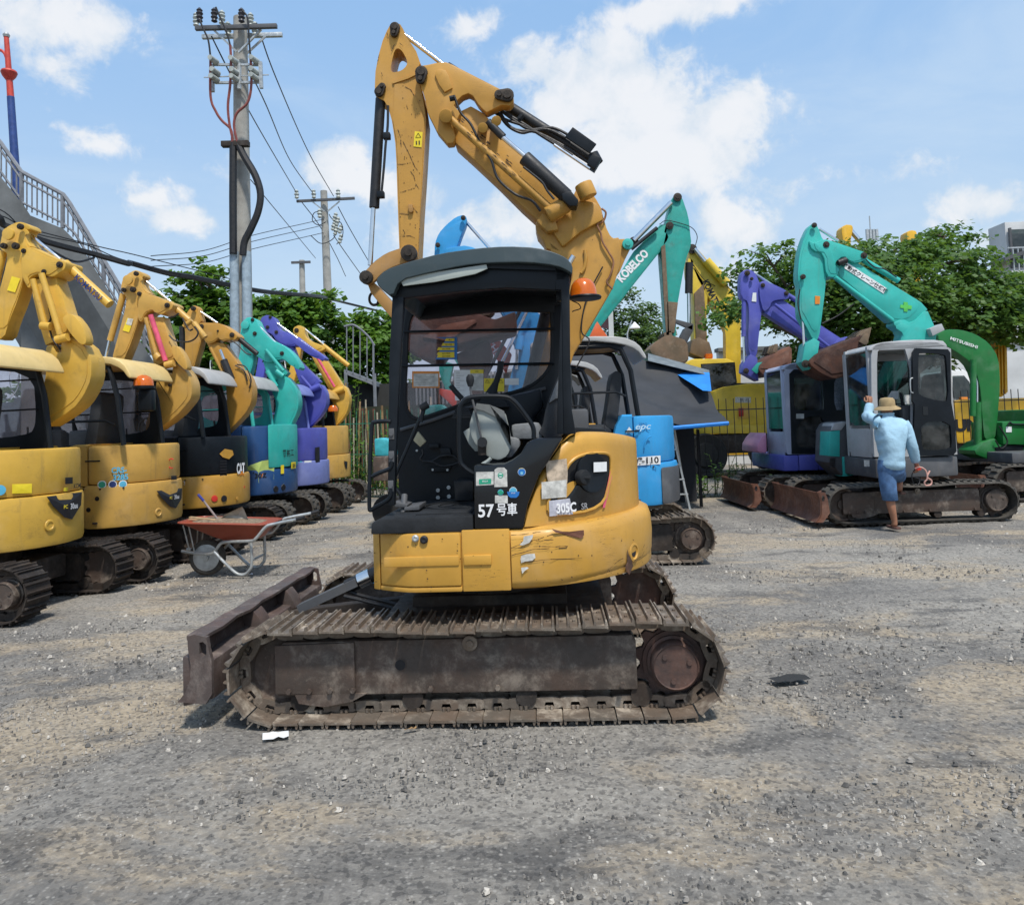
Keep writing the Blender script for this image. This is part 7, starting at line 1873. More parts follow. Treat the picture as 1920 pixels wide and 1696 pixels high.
tag(MB().tube(spline([fH_.W(H(*p)) for p in ((1215, 915, .1), (1190, 960, .1), (1200, 1020, .1), (1235, 1030, .12), (1245, 990, .14), (1210, 980, .14))], 5), .007, 6).build('cable', HOSE), 'thin dark cable dangling beside the pink cord', 'cable')
c = fH_.W(H(1235, 915, .0)); tag(MB().box(c, (.07, .03, .04), .008).build('plug_handle', INKR), 'small red handle in the right hand of the man', 'handle')

# ================================================================== wheelbarrow
zq = zm(340, 920, 7.385); fB_ = Fr(-3.35, 8.55, 0)
wb = thing('wheelbarrow', 'red wheelbarrow with a silver tube frame, loaded with rubble, beside the left row', 'wheelbarrow', fB_.O)
T0, T1 = fB_.L(*zq([(100, 400)])[0], 0), fB_.L(*zq([(1290, 425)])[0], 0); B0, B1 = fB_.L(*zq([(640, 655)])[0], 0), fB_.L(*zq([(1110, 628)])[0], 0)
def rect(x0, x1, hw, z0, z1_, n=5, r=.09):
    P = []
    for cx_, cy_, a0 in ((x1 - r, hw - r, 0), (x0 + r, hw - r, pi / 2), (x0 + r, -hw + r, pi), (x1 - r, -hw + r, 1.5 * pi)):
        for k in range(n): a = a0 + pi / 2 * k / (n - 1); x = cx_ + r * cos(a); P.append(Vector((x, cy_ + r * sin(a), z0 + (z1_ - z0) * (x - x0) / (x1 - x0))))
    return P
zt_ = T1.z
rings = [rect(T0.x - .01, T1.x + .01, .315, T0.z, zt_), rect(T0.x, T1.x, .30, T0.z - .005, zt_ - .005), rect(B0.x - .12, B1.x + .04, .22, B0.z + .05, B0.z + .05), rect(B0.x, B1.x, .17, B0.z, B0.z, r=.06),
         rect(B0.x + .02, B1.x - .02, .15, B0.z + .02, B0.z + .02, r=.05), rect(B0.x - .08, B1.x + .02, .20, B0.z + .07, B0.z + .07), rect(T0.x + .02, T1.x - .01, .285, T0.z, zt_)]
MB().loft(rings).build('tray', REDP, wb, smooth=50)
MB().tube([p for p in rings[0]] + [rings[0][0]], .009, 6, cap=False).build('tray_rim', REDP, wb)
b = MB(); b.loft([rect(T0.x + .03, T1.x - .03, .27, T0.z - .02, zt_ - .02), rect(T0.x + .2, T1.x - .15, .12, T0.z + .02, zt_ + .02)]); b.build('rubble_load', plain('rubble', (.25, .19, .13), .95, var=.5, scale=30, bmp=.8), wb)
for i, s in enumerate((-1, 1)):
    P = [fB_.L(*p, 0) for p in zq([(40, 820), (240, 838), (480, 838), (560, 780), (640, 690), (760, 662), (1080, 640), (1160, 600), (1290, 450), (1400, 410), (1700, 350)])]
    P = [Vector((p.x, s * (.06 + .24 * min(1, max(0, (p.x - P[0].x) / .9))), p.z)) for p in P]
    MB().tube(spline(P, 5), .0165, 9).build('frame_tube', GALV, wb)
    a, c = P[-1], fB_.L(*zq([(1810, 318)])[0], 0); c.y = s * .31; MB().tube([a, c], .019, 8).build('grip', HOSE, wb)
    Lg = [fB_.L(*p, 0) for p in zq([(560, 800), (640, 880), (780, 1020), (880, 1095), (970, 1100), (1040, 1040), (1068, 960), (1060, 660)])]
    Lg = [Vector((p.x, s * .22, p.z)) for p in Lg]; MB().tube(spline(Lg, 5), .0165, 9).build('leg', GALV, wb)
    for u, v in (((130, 440), (165, 800)), ((205, 445), (235, 830))):
        a, c = fB_.L(*zq([u])[0], 0), fB_.L(*zq([v])[0], 0); MB().tube([(a.x, s * .2, a.z), (c.x, s * .1, c.z)], .008, 6).build('stay', GALV, wb)
a, c = fB_.L(*zq([(1060, 920)])[0], 0), 0; MB().tube([(a.x, -.22, a.z), (a.x, .22, a.z)], .012, 6).build('leg_crossbar', GALV, wb)
wc = fB_.L(*zq([(365, 915)])[0], 0); rW = wc.z
wh_ = MB().lathe([(rW - .065, -.04), (rW - .03, -.048), (rW - .005, -.03), (rW, 0), (rW - .005, .03), (rW - .03, .048), (rW - .065, .04), (rW - .075, 0), (rW - .065, -.04)], wc, (0, 1, 0), 36).build('tyre', RUB, wb)
b = MB(); b.lathe([(rW - .055, -.044), (rW - .078, -.046), (rW - .09, -.02), (rW - .09, .02), (rW - .078, .046), (rW - .055, .044)], wc, (0, 1, 0), 36)
b.build('rim', GALV, wh_)
for k in range(8):
    a = k * pi / 4 + .3; MB().tube([wc + Vector((.03 * cos(a), -.03, .03 * sin(a))), wc + Vector(((rW - .08) * cos(a), -.02, (rW - .08) * sin(a)))], .008, 5).build('spoke', GALV, wh_)
MB().cyl(wc + Vector((0, -.07, 0)), wc + Vector((0, .07, 0)), .032, seg=14).build('hub', GALV, wh_)
a, c = fB_.W(fB_.L(*zq([(520, 415)])[0], -.05)), fB_.W(fB_.L(*zq([(310, 140)])[0], -.05)); e_ = fB_.W(fB_.L(*zq([(232, 50)])[0], -.05))
sh = thing('shovel', 'wooden handled shovel with a blue grip, its pale blade resting in the red wheelbarrow', 'shovel', a)
MB().tube([a - a, c - a], .012, 8).build('shaft', plain('grey_wood', (.28, .23, .22), .8, bmp=.1), sh); MB().tube([c - a, e_ - a], .015, 8).build('grip', plain('blue_grip', (.03, .04, .25), .5, bmp=0), sh)
pl_ = [fB_.W(fB_.L(*p, .0)) for p in zq([(525, 400), (600, 330), (840, 215), (870, 260), (935, 420), (700, 430)])]
b = MB(); n_ = len(pl_); cc = sum(pl_, Vector()) / n_ + Vector((0, .03, 0)); vs = [b.b.verts.new(p) for p in pl_]; v2 = [b.b.verts.new(p * .86 + cc * .14 + Vector((0, .04, 0))) for p in pl_]; v3 = b.b.verts.new(cc + Vector((0, .06, 0)))
for i in range(n_): b.b.faces.new((vs[i], vs[(i + 1) % n_], v2[(i + 1) % n_], v2[i])); b.b.faces.new((v2[i], v2[(i + 1) % n_], v3))
tag(b.build('scoop', plain('pale_plastic_scoop', (.50, .48, .43), .7, var=.3, scale=10, bmp=.1), smooth=30), 'pale dusty scoop lying on the rubble in the red wheelbarrow', 'scoop')
for k, (u, v) in enumerate((((120, 365), (480, 405)), ((110, 395), (440, 415)), ((140, 380), (520, 412)))):
    a, c = fB_.W(fB_.L(*zq([u])[0], -.08 + .1 * k)), fB_.W(fB_.L(*zq([v])[0], -.12 + .1 * k))
    q_ = (c - a).to_track_quat('X', 'Z').to_matrix(); tag(MB().box((a + c) / 2, ((c - a).length, .05, .018), .003, rot=q_).build('wood_scrap', plain('pale_wood', (.42, .30, .17), .8, var=.3, scale=20, bmp=.2)), ['top', 'lowest', 'middle'][k] + ' one of the pale wood scraps on the front rim of the red wheelbarrow', 'wood scrap', 'wood scraps in the wheelbarrow')
# ================================================================== fences, tarpaulin, ladder, poles
from mathutils import noise as mnz
IRON = plain('dark_iron', (.016, .016, .017), .6, var=.3, bmp=.1)
def railfence(label, p0, p1, h, pitch, mat, rails=(.25, .92), r=.009, tip=.08, dz=0, cat='fence', lean=0):
    p0, p1 = Vector((*p0, 0)), Vector((*p1, 0)); d = p1 - p0; n = int(d.length / pitch); u = d.normalized()
    rt = thing('metal_fence', label, cat, p0)
    for k in rails: MB().tube([Vector((0, 0, h * k)), d + Vector((0, 0, h * k))], .016, 4).build('rail', mat, rt)
    me = MB().tube([(0, 0, 0), (0, 0, h + tip)], r, 5).build('bar', mat, data_only=True)
    for i in range(n + 1): link('bar', me, rt, loc=u * (pitch * i) + Vector((0, -.018, 0)))
    pm = MB().box((0, 0, h * .52), (.06, .06, h * 1.04), .004).build('post', mat, data_only=True)
    for i in range(0, n + 1, 14): link('post', pm, rt, loc=u * (pitch * i) + Vector((0, .03, 0)))
    return rt
railfence('dark iron railing behind the right hand excavators', (3.1, 15.6), (13.2, 16.2), 1.85, .155, IRON)
GRF = plain('green_fence_paint', (.035, .20, .12), .6, var=.35, bmp=.1)
railfence('green painted railing beside the last excavator of the left row', (-4.9, 19.0), (-1.6, 18.2), 1.95, .16, GRF, rails=(.08, .5, .88))
BAM = plain('rusty_bamboo', (.30, .19, .09), .8, var=.5, scale=4, bmp=.2)
st = thing('pole_stack', 'upright rusty brown and pale poles standing behind the green railing', 'poles', (-3.2, 20.2, 0))
rnd = random.Random(4)
for i in range(34):
    x = -1.6 + i * .115; h = rnd.uniform(1.8, 2.9); MB().tube([(x, rnd.uniform(-.1, .1), 0), (x + rnd.uniform(-.08, .08), rnd.uniform(-.1, .2), h)], rnd.uniform(.018, .035), 6).build('pole', [BAM, RUSTP, plain('bleached_wood', (.42, .37, .28), .8, bmp=.1)][i % 3], st)
b = MB(); b.box((0, .9, 1.1), (4.2, .06, 2.2)); b.build('backing_sheet', plain('dark_green_sheet', (.030, .034, .022), .9, var=.5, scale=2, bmp=.2), st)  # sheet coloured dark green in place of the foliage behind the poles

# black tarpaulin shelter
tp = thing('tarpaulin_shelter', 'black tarpaulin shelter with a blue underside, right of the grey canopies', 'shelter', (2.3, 13.6, 0))
def wpt(px, py, Y): return at(px, py, Y) - Vector((2.3, 13.6, 0))
c00, c10, c01, c11 = wpt(1060, 640, 15.2), wpt(1322, 706, 15.0), wpt(1060, 800, 13.0), wpt(1366, 790, 12.8)
NX, NY = 36, 20; V = []; F = []
for j in range(NY + 1):
    for i in range(NX + 1):
        u, v = i / NX, j / NY; p = (c00 * (1 - u) + c10 * u) * (1 - v) + (c01 * (1 - u) + c11 * u) * v
        w = mnz.noise(Vector((u * 2 + v * 2, v * 5 - u * 3, 1))) * .07 + mnz.noise(Vector((u * 5 + v * 3, v * 14 - u * 6, 5))) * .018
        p = p + Vector((0, -w, w * 1.0 - .20 * sin(pi * v) * (0.4 + .6 * u) - .07 * v ** 3 * abs(sin(u * 9.5)))); V.append(p)
for j in range(NY):
    for i in range(NX): a = j * (NX + 1) + i; F.append((a, a + 1, a + NX + 2, a + NX + 1))
for nm, mt, off in (('tarpaulin', TARP, 0), ('blue_lining', TARPB, .025)):
    b = MB(); b.faces([p + Vector((0, off, -off)) for p in V], F); b.build(nm, mt, tp, smooth=80)
MB().tube([c01 + Vector((0, 0, -.06)), (c01 + c11) / 2 + Vector((0, 0, -.10)), c11 + Vector((0, 0, -.03))], .035, 6).build('blue_hem', TARPB, tp)
b = MB(); P4 = [wpt(1262, 697, 15.0), wpt(1330, 698, 14.9), wpt(1334, 733, 14.0), wpt(1318, 732, 13.9)]; b.faces(P4, [(0, 1, 2, 3)]); b.build('blue_flap', TARPB, tp)
b = MB(); P4 = [wpt(1215, 662, 15.2), wpt(1330, 694, 15.2), wpt(1330, 704, 14.8), wpt(1215, 676, 14.8)]; b.faces(P4 + [p + Vector((0, 2, .1)) for p in P4], [(0, 1, 2, 3), (0, 1, 5, 4), (3, 2, 6, 7)]); b.build('roof_sheet', plain('grey_roof_sheet', (.16, .18, .19), .5, bmp=.1), tp)
for x in (1105, 1240, 1308):
    a = wpt(x, 800, 13.6); MB().tube([(a.x, a.y, -.0), (a.x, a.y, 1.35)], .03, 8).build('tent_pole', IRON, tp)
b = MB(); b.box((-.3, 1.0, .9), (2.8, .1, 1.8)); b.box((-1.0, .4, .5), (1.0, .7, 1.0), .05); b.build('dark_back_cloth', TARP, tp)
# ladder
ld = thing('ladder', 'silver aluminium step ladder standing under the black tarpaulin', 'ladder', (0, 0, 0)); 
f1 = Fr(0, 13.2, 0); base = f1.L(1270, 940, 0)
ld.location = (base.x, 13.2, 0)
for (t0, t1, dy) in (((1256, 790), (1292, 942), -.05), ((1250, 790), (1250, 942), -.05), ((1262, 790), (1300, 930), .5)):
    a, c = f1.L(*t0, 0), f1.L(*t1, 0); a.x -= base.x; c.x -= base.x; c.z = max(0, c.z) if dy < 0 else 0; a.y = 0; c.y = dy; MB().tube([a, (c.x, c.y, 0)], .022, 4).build('rail', GALV, ld)
for k in range(5):
    a, c = f1.L(1250, 815 + 28 * k, 0), f1.L(1262 + 6.8 * k, 815 + 28 * k, 0); MB().box(((a.x + c.x) / 2 - base.x, -.02, a.z), (max(.05, c.x - a.x), .07, .025), .003).build('step', GALV, ld)

# ---- utility poles
def pole(x, y, h, r0, r1, label, lean=0.):
    t = thing('utility_pole', label, 'utility pole', (x, y, 0)); t.rotation_euler = (0, radians(lean), 0)
    MB().cyl((0, 0, 0), (0, 0, h), r0, r1, 20).build('pole', CONCP, t)
    return t
INS = plain('porcelain', (.42, .45, .42), .3, bmp=0); DARKI = plain('dark_insulator', (.05, .05, .06), .4, bmp=0); RDC = plain('red_brown_cable', (.22, .06, .05), .5, bmp=0)
Y1 = 17.; b0 = at(455, 700, Y1); tp_ = at(449, 34, Y1)
p1 = pole(b0.x, Y1, tp_.z, .235, .15, 'tall concrete utility pole with two crossarms and hanging cables, near the left row', -math.degrees(math.atan2(b0.x - tp_.x, tp_.z - b0.z)))
def lp(px, py, dy=0): v = at(px, py, Y1 + dy); return Vector((v.x - b0.x + (v.z) * math.tan(math.atan2(b0.x - tp_.x, tp_.z - b0.z)) * 1.0, dy, v.z))
z3p = zm(300, 0, 3.533)
for (a, c, dy) in (((235, 183), (775, 180), -.3), ((280, 238), (810, 240), .3)):
    A_, B_ = lp(*z3p([a])[0], dy), lp(*z3p([c])[0], dy); MB().box((A_ + B_) / 2, ((B_ - A_).length, .09, .09), .004).build('crossarm', GREYD if dy < 0 else GALV, p1)
for (a, c, dy) in (((350, 195), (510, 345), -.25), ((670, 195), (520, 350), -.25), ((700, 240), (560, 370), .25)):
    MB().tube([lp(*z3p([a])[0], dy), lp(*z3p([c])[0], dy)], .03, 4).build('brace', GALV, p1)
for a, c in (((350, 430), (660, 430)), ((365, 550), (660, 545)), ((290, 515), (720, 495))):
    A_, B_ = lp(*z3p([a])[0], -.3), lp(*z3p([c])[0], -.3); MB().tube([A_, B_], .035 if a[0] > 300 else .015, 4).build('switch_frame', GALV, p1)
for a, c in (((345, 430), (350, 610)), ((665, 410), (672, 585)), ((525, 420), (525, 590))): MB().tube([lp(*z3p([a])[0], -.32), lp(*z3p([c])[0], -.32)], .05, 4).build('switch_post', GALV, p1)
for (u, v, m_) in ((262, 100, DARKI), (360, 100, DARKI), (540, 100, DARKI), (600, 130, INS), (410, 115, INS), (240, 130, INS), (450, 190, INS), (630, 190, INS)):
    c = lp(*z3p([(u, v)])[0], -.3 if m_ is DARKI else .1); MB().lathe([(.02, -.18), (.07, -.15), (.05, -.1), (.08, -.06), (.05, -.02), (.08, .03), (.05, .07), (.07, .1), (.02, .16)], c, (0, 0, 1), 10).build('insulator', m_, p1)
for u, v in ((340, 380), (475, 380), (610, 375), (345, 500), (480, 500), (610, 490), (350, 455), (480, 455), (610, 450)):
    a, c = lp(*z3p([(u - 10, v)])[0], -.6), lp(*z3p([(u + 32, v + 35)])[0], -.3); MB().cyl(a, c, .055, .075, 10).build('insulator', INS, p1)
for pts in ([(260, 130), (290, 200), (320, 270), (335, 380), (335, 640), (370, 740), (410, 800), (470, 860), (478, 950)], [(370, 50), (400, 120), (440, 210), (465, 300), (470, 400), (465, 560), (450, 700), (460, 820), (485, 940)], [(545, 70), (580, 120), (590, 260), (600, 380), (605, 560), (580, 680), (510, 750), (490, 830), (510, 940)]):
    P = [lp(*q, -.45) for q in z3p(pts)]; MB().tube(spline(P[:4], 4), .022, 6).build('drop_wire', HOSE, p1); MB().tube(spline(P[3:], 5), .030, 6).build('drop_cable', RDC, p1)
MB().tube([lp(*q, -.4) for q in z3p([(485, 950), (483, 1300), (485, 1680)])], .085, 8).build('riser_cable', HOSE, p1)
MB().tube(spline([lp(*q, -.4) for q in z3p([(520, 960), (560, 1040), (630, 1160), (665, 1280), (650, 1400), (600, 1520), (560, 1600), (548, 1690)])], 6), .080, 8).build('riser_cable', HOSE, p1)
MB().box(lp(*z3p([(500, 955)])[0], -.4), (.6, .15, .12), .01).build('cable_clamp', STEELD, p1)
for u in (439, 462): a = lp(u, 472, -.3); MB().cyl((a.x, a.y, 0), a, .10, seg=12).build('conduit', plain('pale_blue_conduit', (.32, .40, .46), .5, bmp=0), p1)
Y2 = 34.; b2 = at(622, 640, Y2); t2 = at(611, 358, Y2)
p2 = pole(b2.x, Y2, t2.z, .24, .15, 'second concrete utility pole farther off, one crossarm, wires running to it', -math.degrees(math.atan2(b2.x - t2.x, t2.z - b2.z)))
def lp2(px, py, dy=0): v = at(px, py, Y2 + dy); return Vector((v.x - b2.x + v.z * (b2.x - t2.x) / (t2.z - b2.z), dy, v.z))
A_, B_ = lp2(*z3p([(905, 1325)])[0], -.3), lp2(*z3p([(1290, 1322)])[0], -.3); MB().box((A_ + B_) / 2, ((B_ - A_).length, .1, .11), .004).build('crossarm', GREYD, p2)
for a, c in (((1010, 1335), (1090, 1400)), ((1190, 1335), (1110, 1400))): MB().tube([lp2(*z3p([a])[0], -.3), lp2(*z3p([c])[0], -.3)], .04, 4).build('brace', GALV, p2)
for u, v in ((905, 1285), (1018, 1285), (1180, 1285), (1057, 1415), (1160, 1440), (1175, 1470), (1150, 1500), (1165, 1530), (1195, 1520), (1195, 1585)):
    c = lp2(*z3p([(u, v)])[0], -.4); MB().lathe([(.03, -.2), (.1, -.15), (.07, -.05), (.12, 0), (.07, .08), (.1, .14), (.03, .22)], c, (.3 if v > 1430 else 0, 0, 1), 8).build('insulator', INS, p2)
for pts in ([(1060, 1400), (1020, 1410), (1010, 1460), (1050, 1490), (1100, 1470)], [(1140, 1500), (1160, 1560), (1120, 1600), (1060, 1610), (1000, 1560)], [(1120, 1420), (1140, 1450), (1200, 1480), (1210, 1560), (1170, 1620)]):
    MB().tube(spline([lp2(*q, -.45) for q in z3p(pts)], 5), .02, 5).build('jumper_wire', HOSE, p2)
t3 = at(566, 488, 40); p3 = pole(t3.x, 40, t3.z, .22, .14, 'short distant utility pole among the trees left of centre')
MB().box((0, -.2, t3.z - .15), (1.0, .1, .12)).build('crossarm', GREYD, p3)
# wires
def wire(pts, r, name, label, grp='overhead wires', mat=None, n=10, cat='wire'):
    P = [at(x, y, Y) for x, y, Y in pts]; return tag(MB().tube(spline(P, n), r, 5).build(name, mat or HOSE), label, cat, grp)
def z3q(u, v): return z3p([(u, v)])[0]
wire([(*z3q(640, 155), 17), (*z3q(770, 520), 20), (*z3q(985, 1010), 28), (*z3q(1150, 1300), 33.7)], .017, 'overhead_wire', 'rightmost of the three wires dropping from the tall pole to the second pole')
wire([(*z3q(570, 430), 17), (*z3q(700, 690), 20), (*z3q(860, 1060), 28), (*z3q(1020, 1290), 33.7)], .017, 'overhead_wire', 'middle one of the three wires between the tall pole and the second pole')
wire([(*z3q(340, 240), 17), (*z3q(440, 440), 17.6), (*z3q(620, 790), 22), (*z3q(905, 1280), 33.7)], .017, 'overhead_wire', 'leftmost of the three wires between the tall pole and the second pole')
wire([(*z3q(1180, 1370), 34), (*z3q(1260, 1520), 36), (*z3q(1400, 1760), 40), (*z3q(1520, 1950), 44)], .02, 'overhead_wire', 'wire running down to the right from the second pole')
wire([(*z3q(1150, 1560), 34), (*z3q(1240, 1690), 37), (*z3q(1340, 1830), 42)], .02, 'overhead_wire', 'shorter wire below it running down right from the second pole')
wire([(*z3q(940, 1340), 34), (*z3q(1060, 1500), 36), (*z3q(1170, 1700), 40), (*z3q(1230, 1830), 44)], .02, 'overhead_wire', 'wire dropping from the left end of the second crossarm')
wire([(*z3q(600, 1190), 19), (*z3q(840, 1480), 26), (*z3q(1030, 1710), 34)], .013, 'overhead_wire', 'thin wire leaving the tall pole halfway up')
for k, (y0, y1, y2) in enumerate(((1675, 1560, 1450), (1705, 1600, 1490), (1745, 1650, 1540))):
    wire([(*z3q(-60, y0 + 20), 22), (*z3q(300, (y0 + y1) / 2 + 40), 26), (*z3q(610, y1), 29), (*z3q(960, (y1 + y2) / 2 - 25), 32), (*z3q(1090, y2), 34)], .014, 'overhead_wire', ['top', 'middle', 'lowest'][k] + ' one of the three near level wires between the stair and the second pole')
zA_ = lambda u, v: zA([(u, v)])[0]; zB_ = lambda u, v: zB([(u, v)])[0]
wire([(-1200, 330, 12), (-500, 440, 12), (-60, 400, 12), (*zA_(60, 130), 12.2), (*zA_(380, 260), 12.6), (*zA_(640, 340), 13), (*zA_(1000, 430), 13.6), (*zA_(1357, 530), 14), (*zB_(400, 80), 14.4), (*zB_(800, 190), 15), (*zB_(1100, 240), 15.4), (*zB_(1530, 330), 16.7), (500, 547, 18), (600, 556, 22), (625, 562, 33), (690, 578, 36), (780, 600, 40)], .055, 'cable_bundle', 'thick black telephone cable bundle sagging across the left background', 'telephone cables', cat='cable')
wire([(*zA_(380, 275), 12.6), (*zA_(560, 400), 12.8), (*zA_(800, 510), 13.2), (*zA_(1000, 470), 13.6)], .02, 'loose_cable', 'loose cable looping under the thick black bundle at left', 'telephone cables', cat='cable')
wire([(-1200, 300, 12), (-500, 400, 12), (-60, 380, 12), (*zA_(300, 190), 12.6), (*zA_(900, 330), 13.4), (*zB_(300, 40), 14.2), (*zB_(1000, 210), 15.2), (*zB_(1530, 320), 16.7)], .010, 'support_wire', 'thin support wire above the thick black cable bundle', 'telephone cables')
wire([(-1200, 290, 12), (-500, 390, 12), (-60, 395, 12), (*zA_(300, 160), 12.6), (*zA_(1040, 350), 13.6), (*zB_(500, 0), 14.4), (*zB_(1530, 260), 16.7)], .010, 'support_wire', 'highest thin wire crossing in front of the concrete stair', 'telephone cables')
P = [at(1128, 500, 3)]

RAILG = plain('grey_railing_paint', (.20, .21, .23), .5, var=.2, bmp=0)
# ---- concrete footbridge stair with railing
YS = 15.5
fs = Fr(0, YS, 0)
stt = thing('footbridge_stair', 'grey concrete footbridge stair with a metal railing rising behind the left row', 'footbridge', (-10, YS, 0))
def sp(px, py, ly=0): v = fs.L(px, py, ly); return Vector((v.x + 10, v.y, v.z))
top = [(-1100, 95), (-260, 95), (-220, 120), (-120, 215), (0, 330), (46, 387), (57, 404), (119, 429), (146, 456), (165, 483), (226, 582), (283, 670), (400, 850), (440, 905)]
bot = [(400, 900), (350, 850), (250, 740), (208, 625), (150, 530), (118, 505), (70, 490), (20, 445), (-60, 380), (-220, 260), (-300, 200), (-1100, 200)]
P = [(sp(*p).x, sp(*p).z) for p in top + bot]
MB().loft([[Vector((x, 0, z)) for x, z in P], [Vector((x - 2.7, 1.3, z + .0)) for x, z in P]]).build('stair_flight', CONC, stt, smooth=20)
MB().prism([(sp(-20, 500).x, 0), (sp(-20, 300).x, 6.0), (sp(10, 460).x, 4.8), (sp(110, 560).x, 4.0), (sp(110, 760).x, 0)], 1.0, 2.0, bev=.03).build('stair_pier', CONC, stt)
rail = [(-1100, 15), (-260, 15), (-220, 40), (0, 266), (40, 322), (119, 365), (130, 380), (226, 540), (283, 632), (400, 815)]
botr = [(-1100, 85), (-260, 85), (-220, 110), (0, 325), (44, 386), (119, 424), (140, 442), (226, 580), (283, 665), (400, 845)]
for k, (lst, r_) in enumerate(((rail, .045), ([(x, y + 14) for x, y in rail], .025), ([(x, y - 5) for x, y in botr], .025))):
    MB().tube([sp(x, y, .12) for x, y in lst], r_, 7).build('handrail', RAILG, stt)
def onl(L, x):
    for a, c in zip(L, L[1:]):
        if a[0] <= x <= c[0]: return a[1] + (c[1] - a[1]) * (x - a[0]) / (c[0] - a[0])
x = -420.; k = 0
while x < 390:
    t_ = sp(x, onl(rail, x), .12); u_ = sp(x, onl(botr, x), .12); big_ = k % 8 == 0
    MB().tube([(t_.x, t_.y, t_.z), (t_.x, t_.y, u_.z - .05)], .045 if big_ else .016, 5).build('baluster_post' if big_ else 'baluster', RAILG, stt); x += 9.6; k += 1
# lamp post, red and blue
fl_ = Fr(0, 20, 0); a = fl_.L(32, 370, 0); tpL = fl_.L(12, 70, 0); m_ = fl_.L(20, 182, 0)
lm = thing('street_lamp', 'tall street lamp post, blue below and red above, behind the footbridge railing', 'street lamp', (a.x, 20, 0))
d_ = (a - tpL) / (a.z - tpL.z); bs = Vector((a.x - a.x - d_.x * a.z, 0, 0)) * 0
BLUEP = plain('blue_lamp_paint', (.03, .07, .24), .5, bmp=0); REDL = plain('red_lamp_paint', (.55, .06, .04), .5, bmp=0)
o = Vector((a.x, 0, 0)); base_ = Vector((a.x - d_.x * a.z, 0, 0))
MB().cyl(Vector((base_.x - o.x, 0, 0)), Vector((m_.x - o.x, 0, m_.z)), .16, .09, 14).build('blue_shaft', BLUEP, lm); MB().cyl(Vector((m_.x - o.x, 0, m_.z)), Vector((tpL.x - o.x, 0, tpL.z)), .085, .06, 14).build('red_shaft', REDL, lm)
c = fl_.L(17, 140, 0) - o; c.y = 0; MB().lathe([(.05, -.2), (.16, -.05), (.2, .05), (.18, .1), (.05, .1)], c, (0, 0, 1), 16).build('collar', REDL, lm)
MB().lathe([(.07, 0), (.09, .06), (.05, .12), (.001, .13)], Vector((tpL.x - o.x, 0, tpL.z)), (0, 0, 1), 12).build('cap', GALV, lm)
q = [fl_.L(*p, 0) - o for p in ((15, 120), (8, 100), (-8, 92), (-60, 85))]; q = [Vector((v.x, 0, v.z)) for v in q]; MB().tube(spline(q, 5), .04, 6).build('lamp_arm', REDL, lm)
# perimeter wall with razor wire
wl = thing('perimeter_wall', 'low grey perimeter wall behind the left row, topped with razor wire', 'wall', (-9, 18.2, 0))
MB().box((-1.5, 0, 1.25), (11.5, .2, 2.5), .01).build('wall_panel', CONC, wl)
for k in range(6): MB().box((-7 + 2.2 * k, -.12, 1.3), (.22, .08, 2.6), .01).build('pilaster', CONC, wl)
rw = []; n = 900
for i in range(n):
    t = i / n * 2 * pi * 30; x = -7 + 11 * i / n; rw.append((x + .1 * sin(t * .37), .35 * cos(t), 2.95 + .38 * sin(t)))
rz = MB().tube(rw, .011, 4).build('razor_wire', GALV, wl); rz['kind'] = 'stuff'
# platform with railing left of the canopy
fp = Fr(0, 21.5, 0); c0 = fp.L(675, 715, 0)
pf = thing('stair_platform', 'small steel stair landing with thin railings above the green fence', 'platform', (c0.x, 21.5, 0))
def pp(x, y, ly=0): v = fp.L(x, y, ly); return Vector((v.x - c0.x, ly, v.z))
b = MB(); b.prism([(pp(645, 692).x, pp(645, 692).z), (pp(700, 714).x, pp(700, 714).z), (pp(700, 722).x, pp(700, 722).z), (pp(645, 700).x, pp(645, 700).z)], 0, 1.5); b.build('landing', RAILG, pf)
MB().tube(spline([pp(*q) for q in ((645, 612), (665, 610), (690, 630), (702, 648))], 5), .03, 6).build('handrail', RAILG, pf)
for x in (650, 662, 675, 688, 700): MB().tube([pp(x, 612 + max(0, x - 665) * .9), pp(x, 694 + (x - 645) * .4)], .018 if x < 700 else .03, 5).build('baluster', RAILG, pf)
for x in (648, 702): q = pp(x, 700); MB().tube([(q.x, 0, 0), (q.x, 0, q.z)], .05, 6).build('column', RAILG, pf)
sd = thing('corrugated_shed', 'dark corrugated metal shed behind the green fence', 'shed', (-2.6, 23.5, 0))
MB().box((0, 0, 1.45), (5.0, 2, 2.9)).build('wall', plain('dark_shed_sheet', (.035, .035, .033), .8, bmp=.1), sd)
for k in range(24): MB().box((-.2 + k * .11 - .0, -1.03, 2.3), (.05, .04, 1.7)).build('corrugation', plain('grey_corrugated_sheet', (.22, .23, .23), .6, bmp=.1), sd)

# ---- buildings
bd = thing('town_house', 'pale multi storey house with a railed top balcony at the right edge', 'building', (18.85, 28, 0))
fb = Fr(18.85, 28, 0)
MB().box((2.0, .5, 4.2), (5, 1.0, 8.4), .02).build('wall', WALLW, bd)
q = fb.L(1890, 485, -.2); r2 = fb.L(1990, 455, -.2)
b = MB(); b.prism([(q.x - .3, q.z), (r2.x, r2.z + .2), (r2.x, r2.z), (q.x - .3, q.z - .12)], -.5, 1.2); b.build('roof', GREYD, bd)
b = MB(); b.box((2, -.02, 7.4), (4.6, .1, 1.4)); b.build('window_band', GLSD, bd)
for k in range(6): MB().box((-.4 + k * .8, -.1, 7.4), (.08, .08, 1.5)).build('window_frame', GREYD, bd)
for k in range(26): MB().box((-.5 + k * .18, -.35, 6.9), (.03, .03, .9)).build('balcony_baluster', GALV, bd)
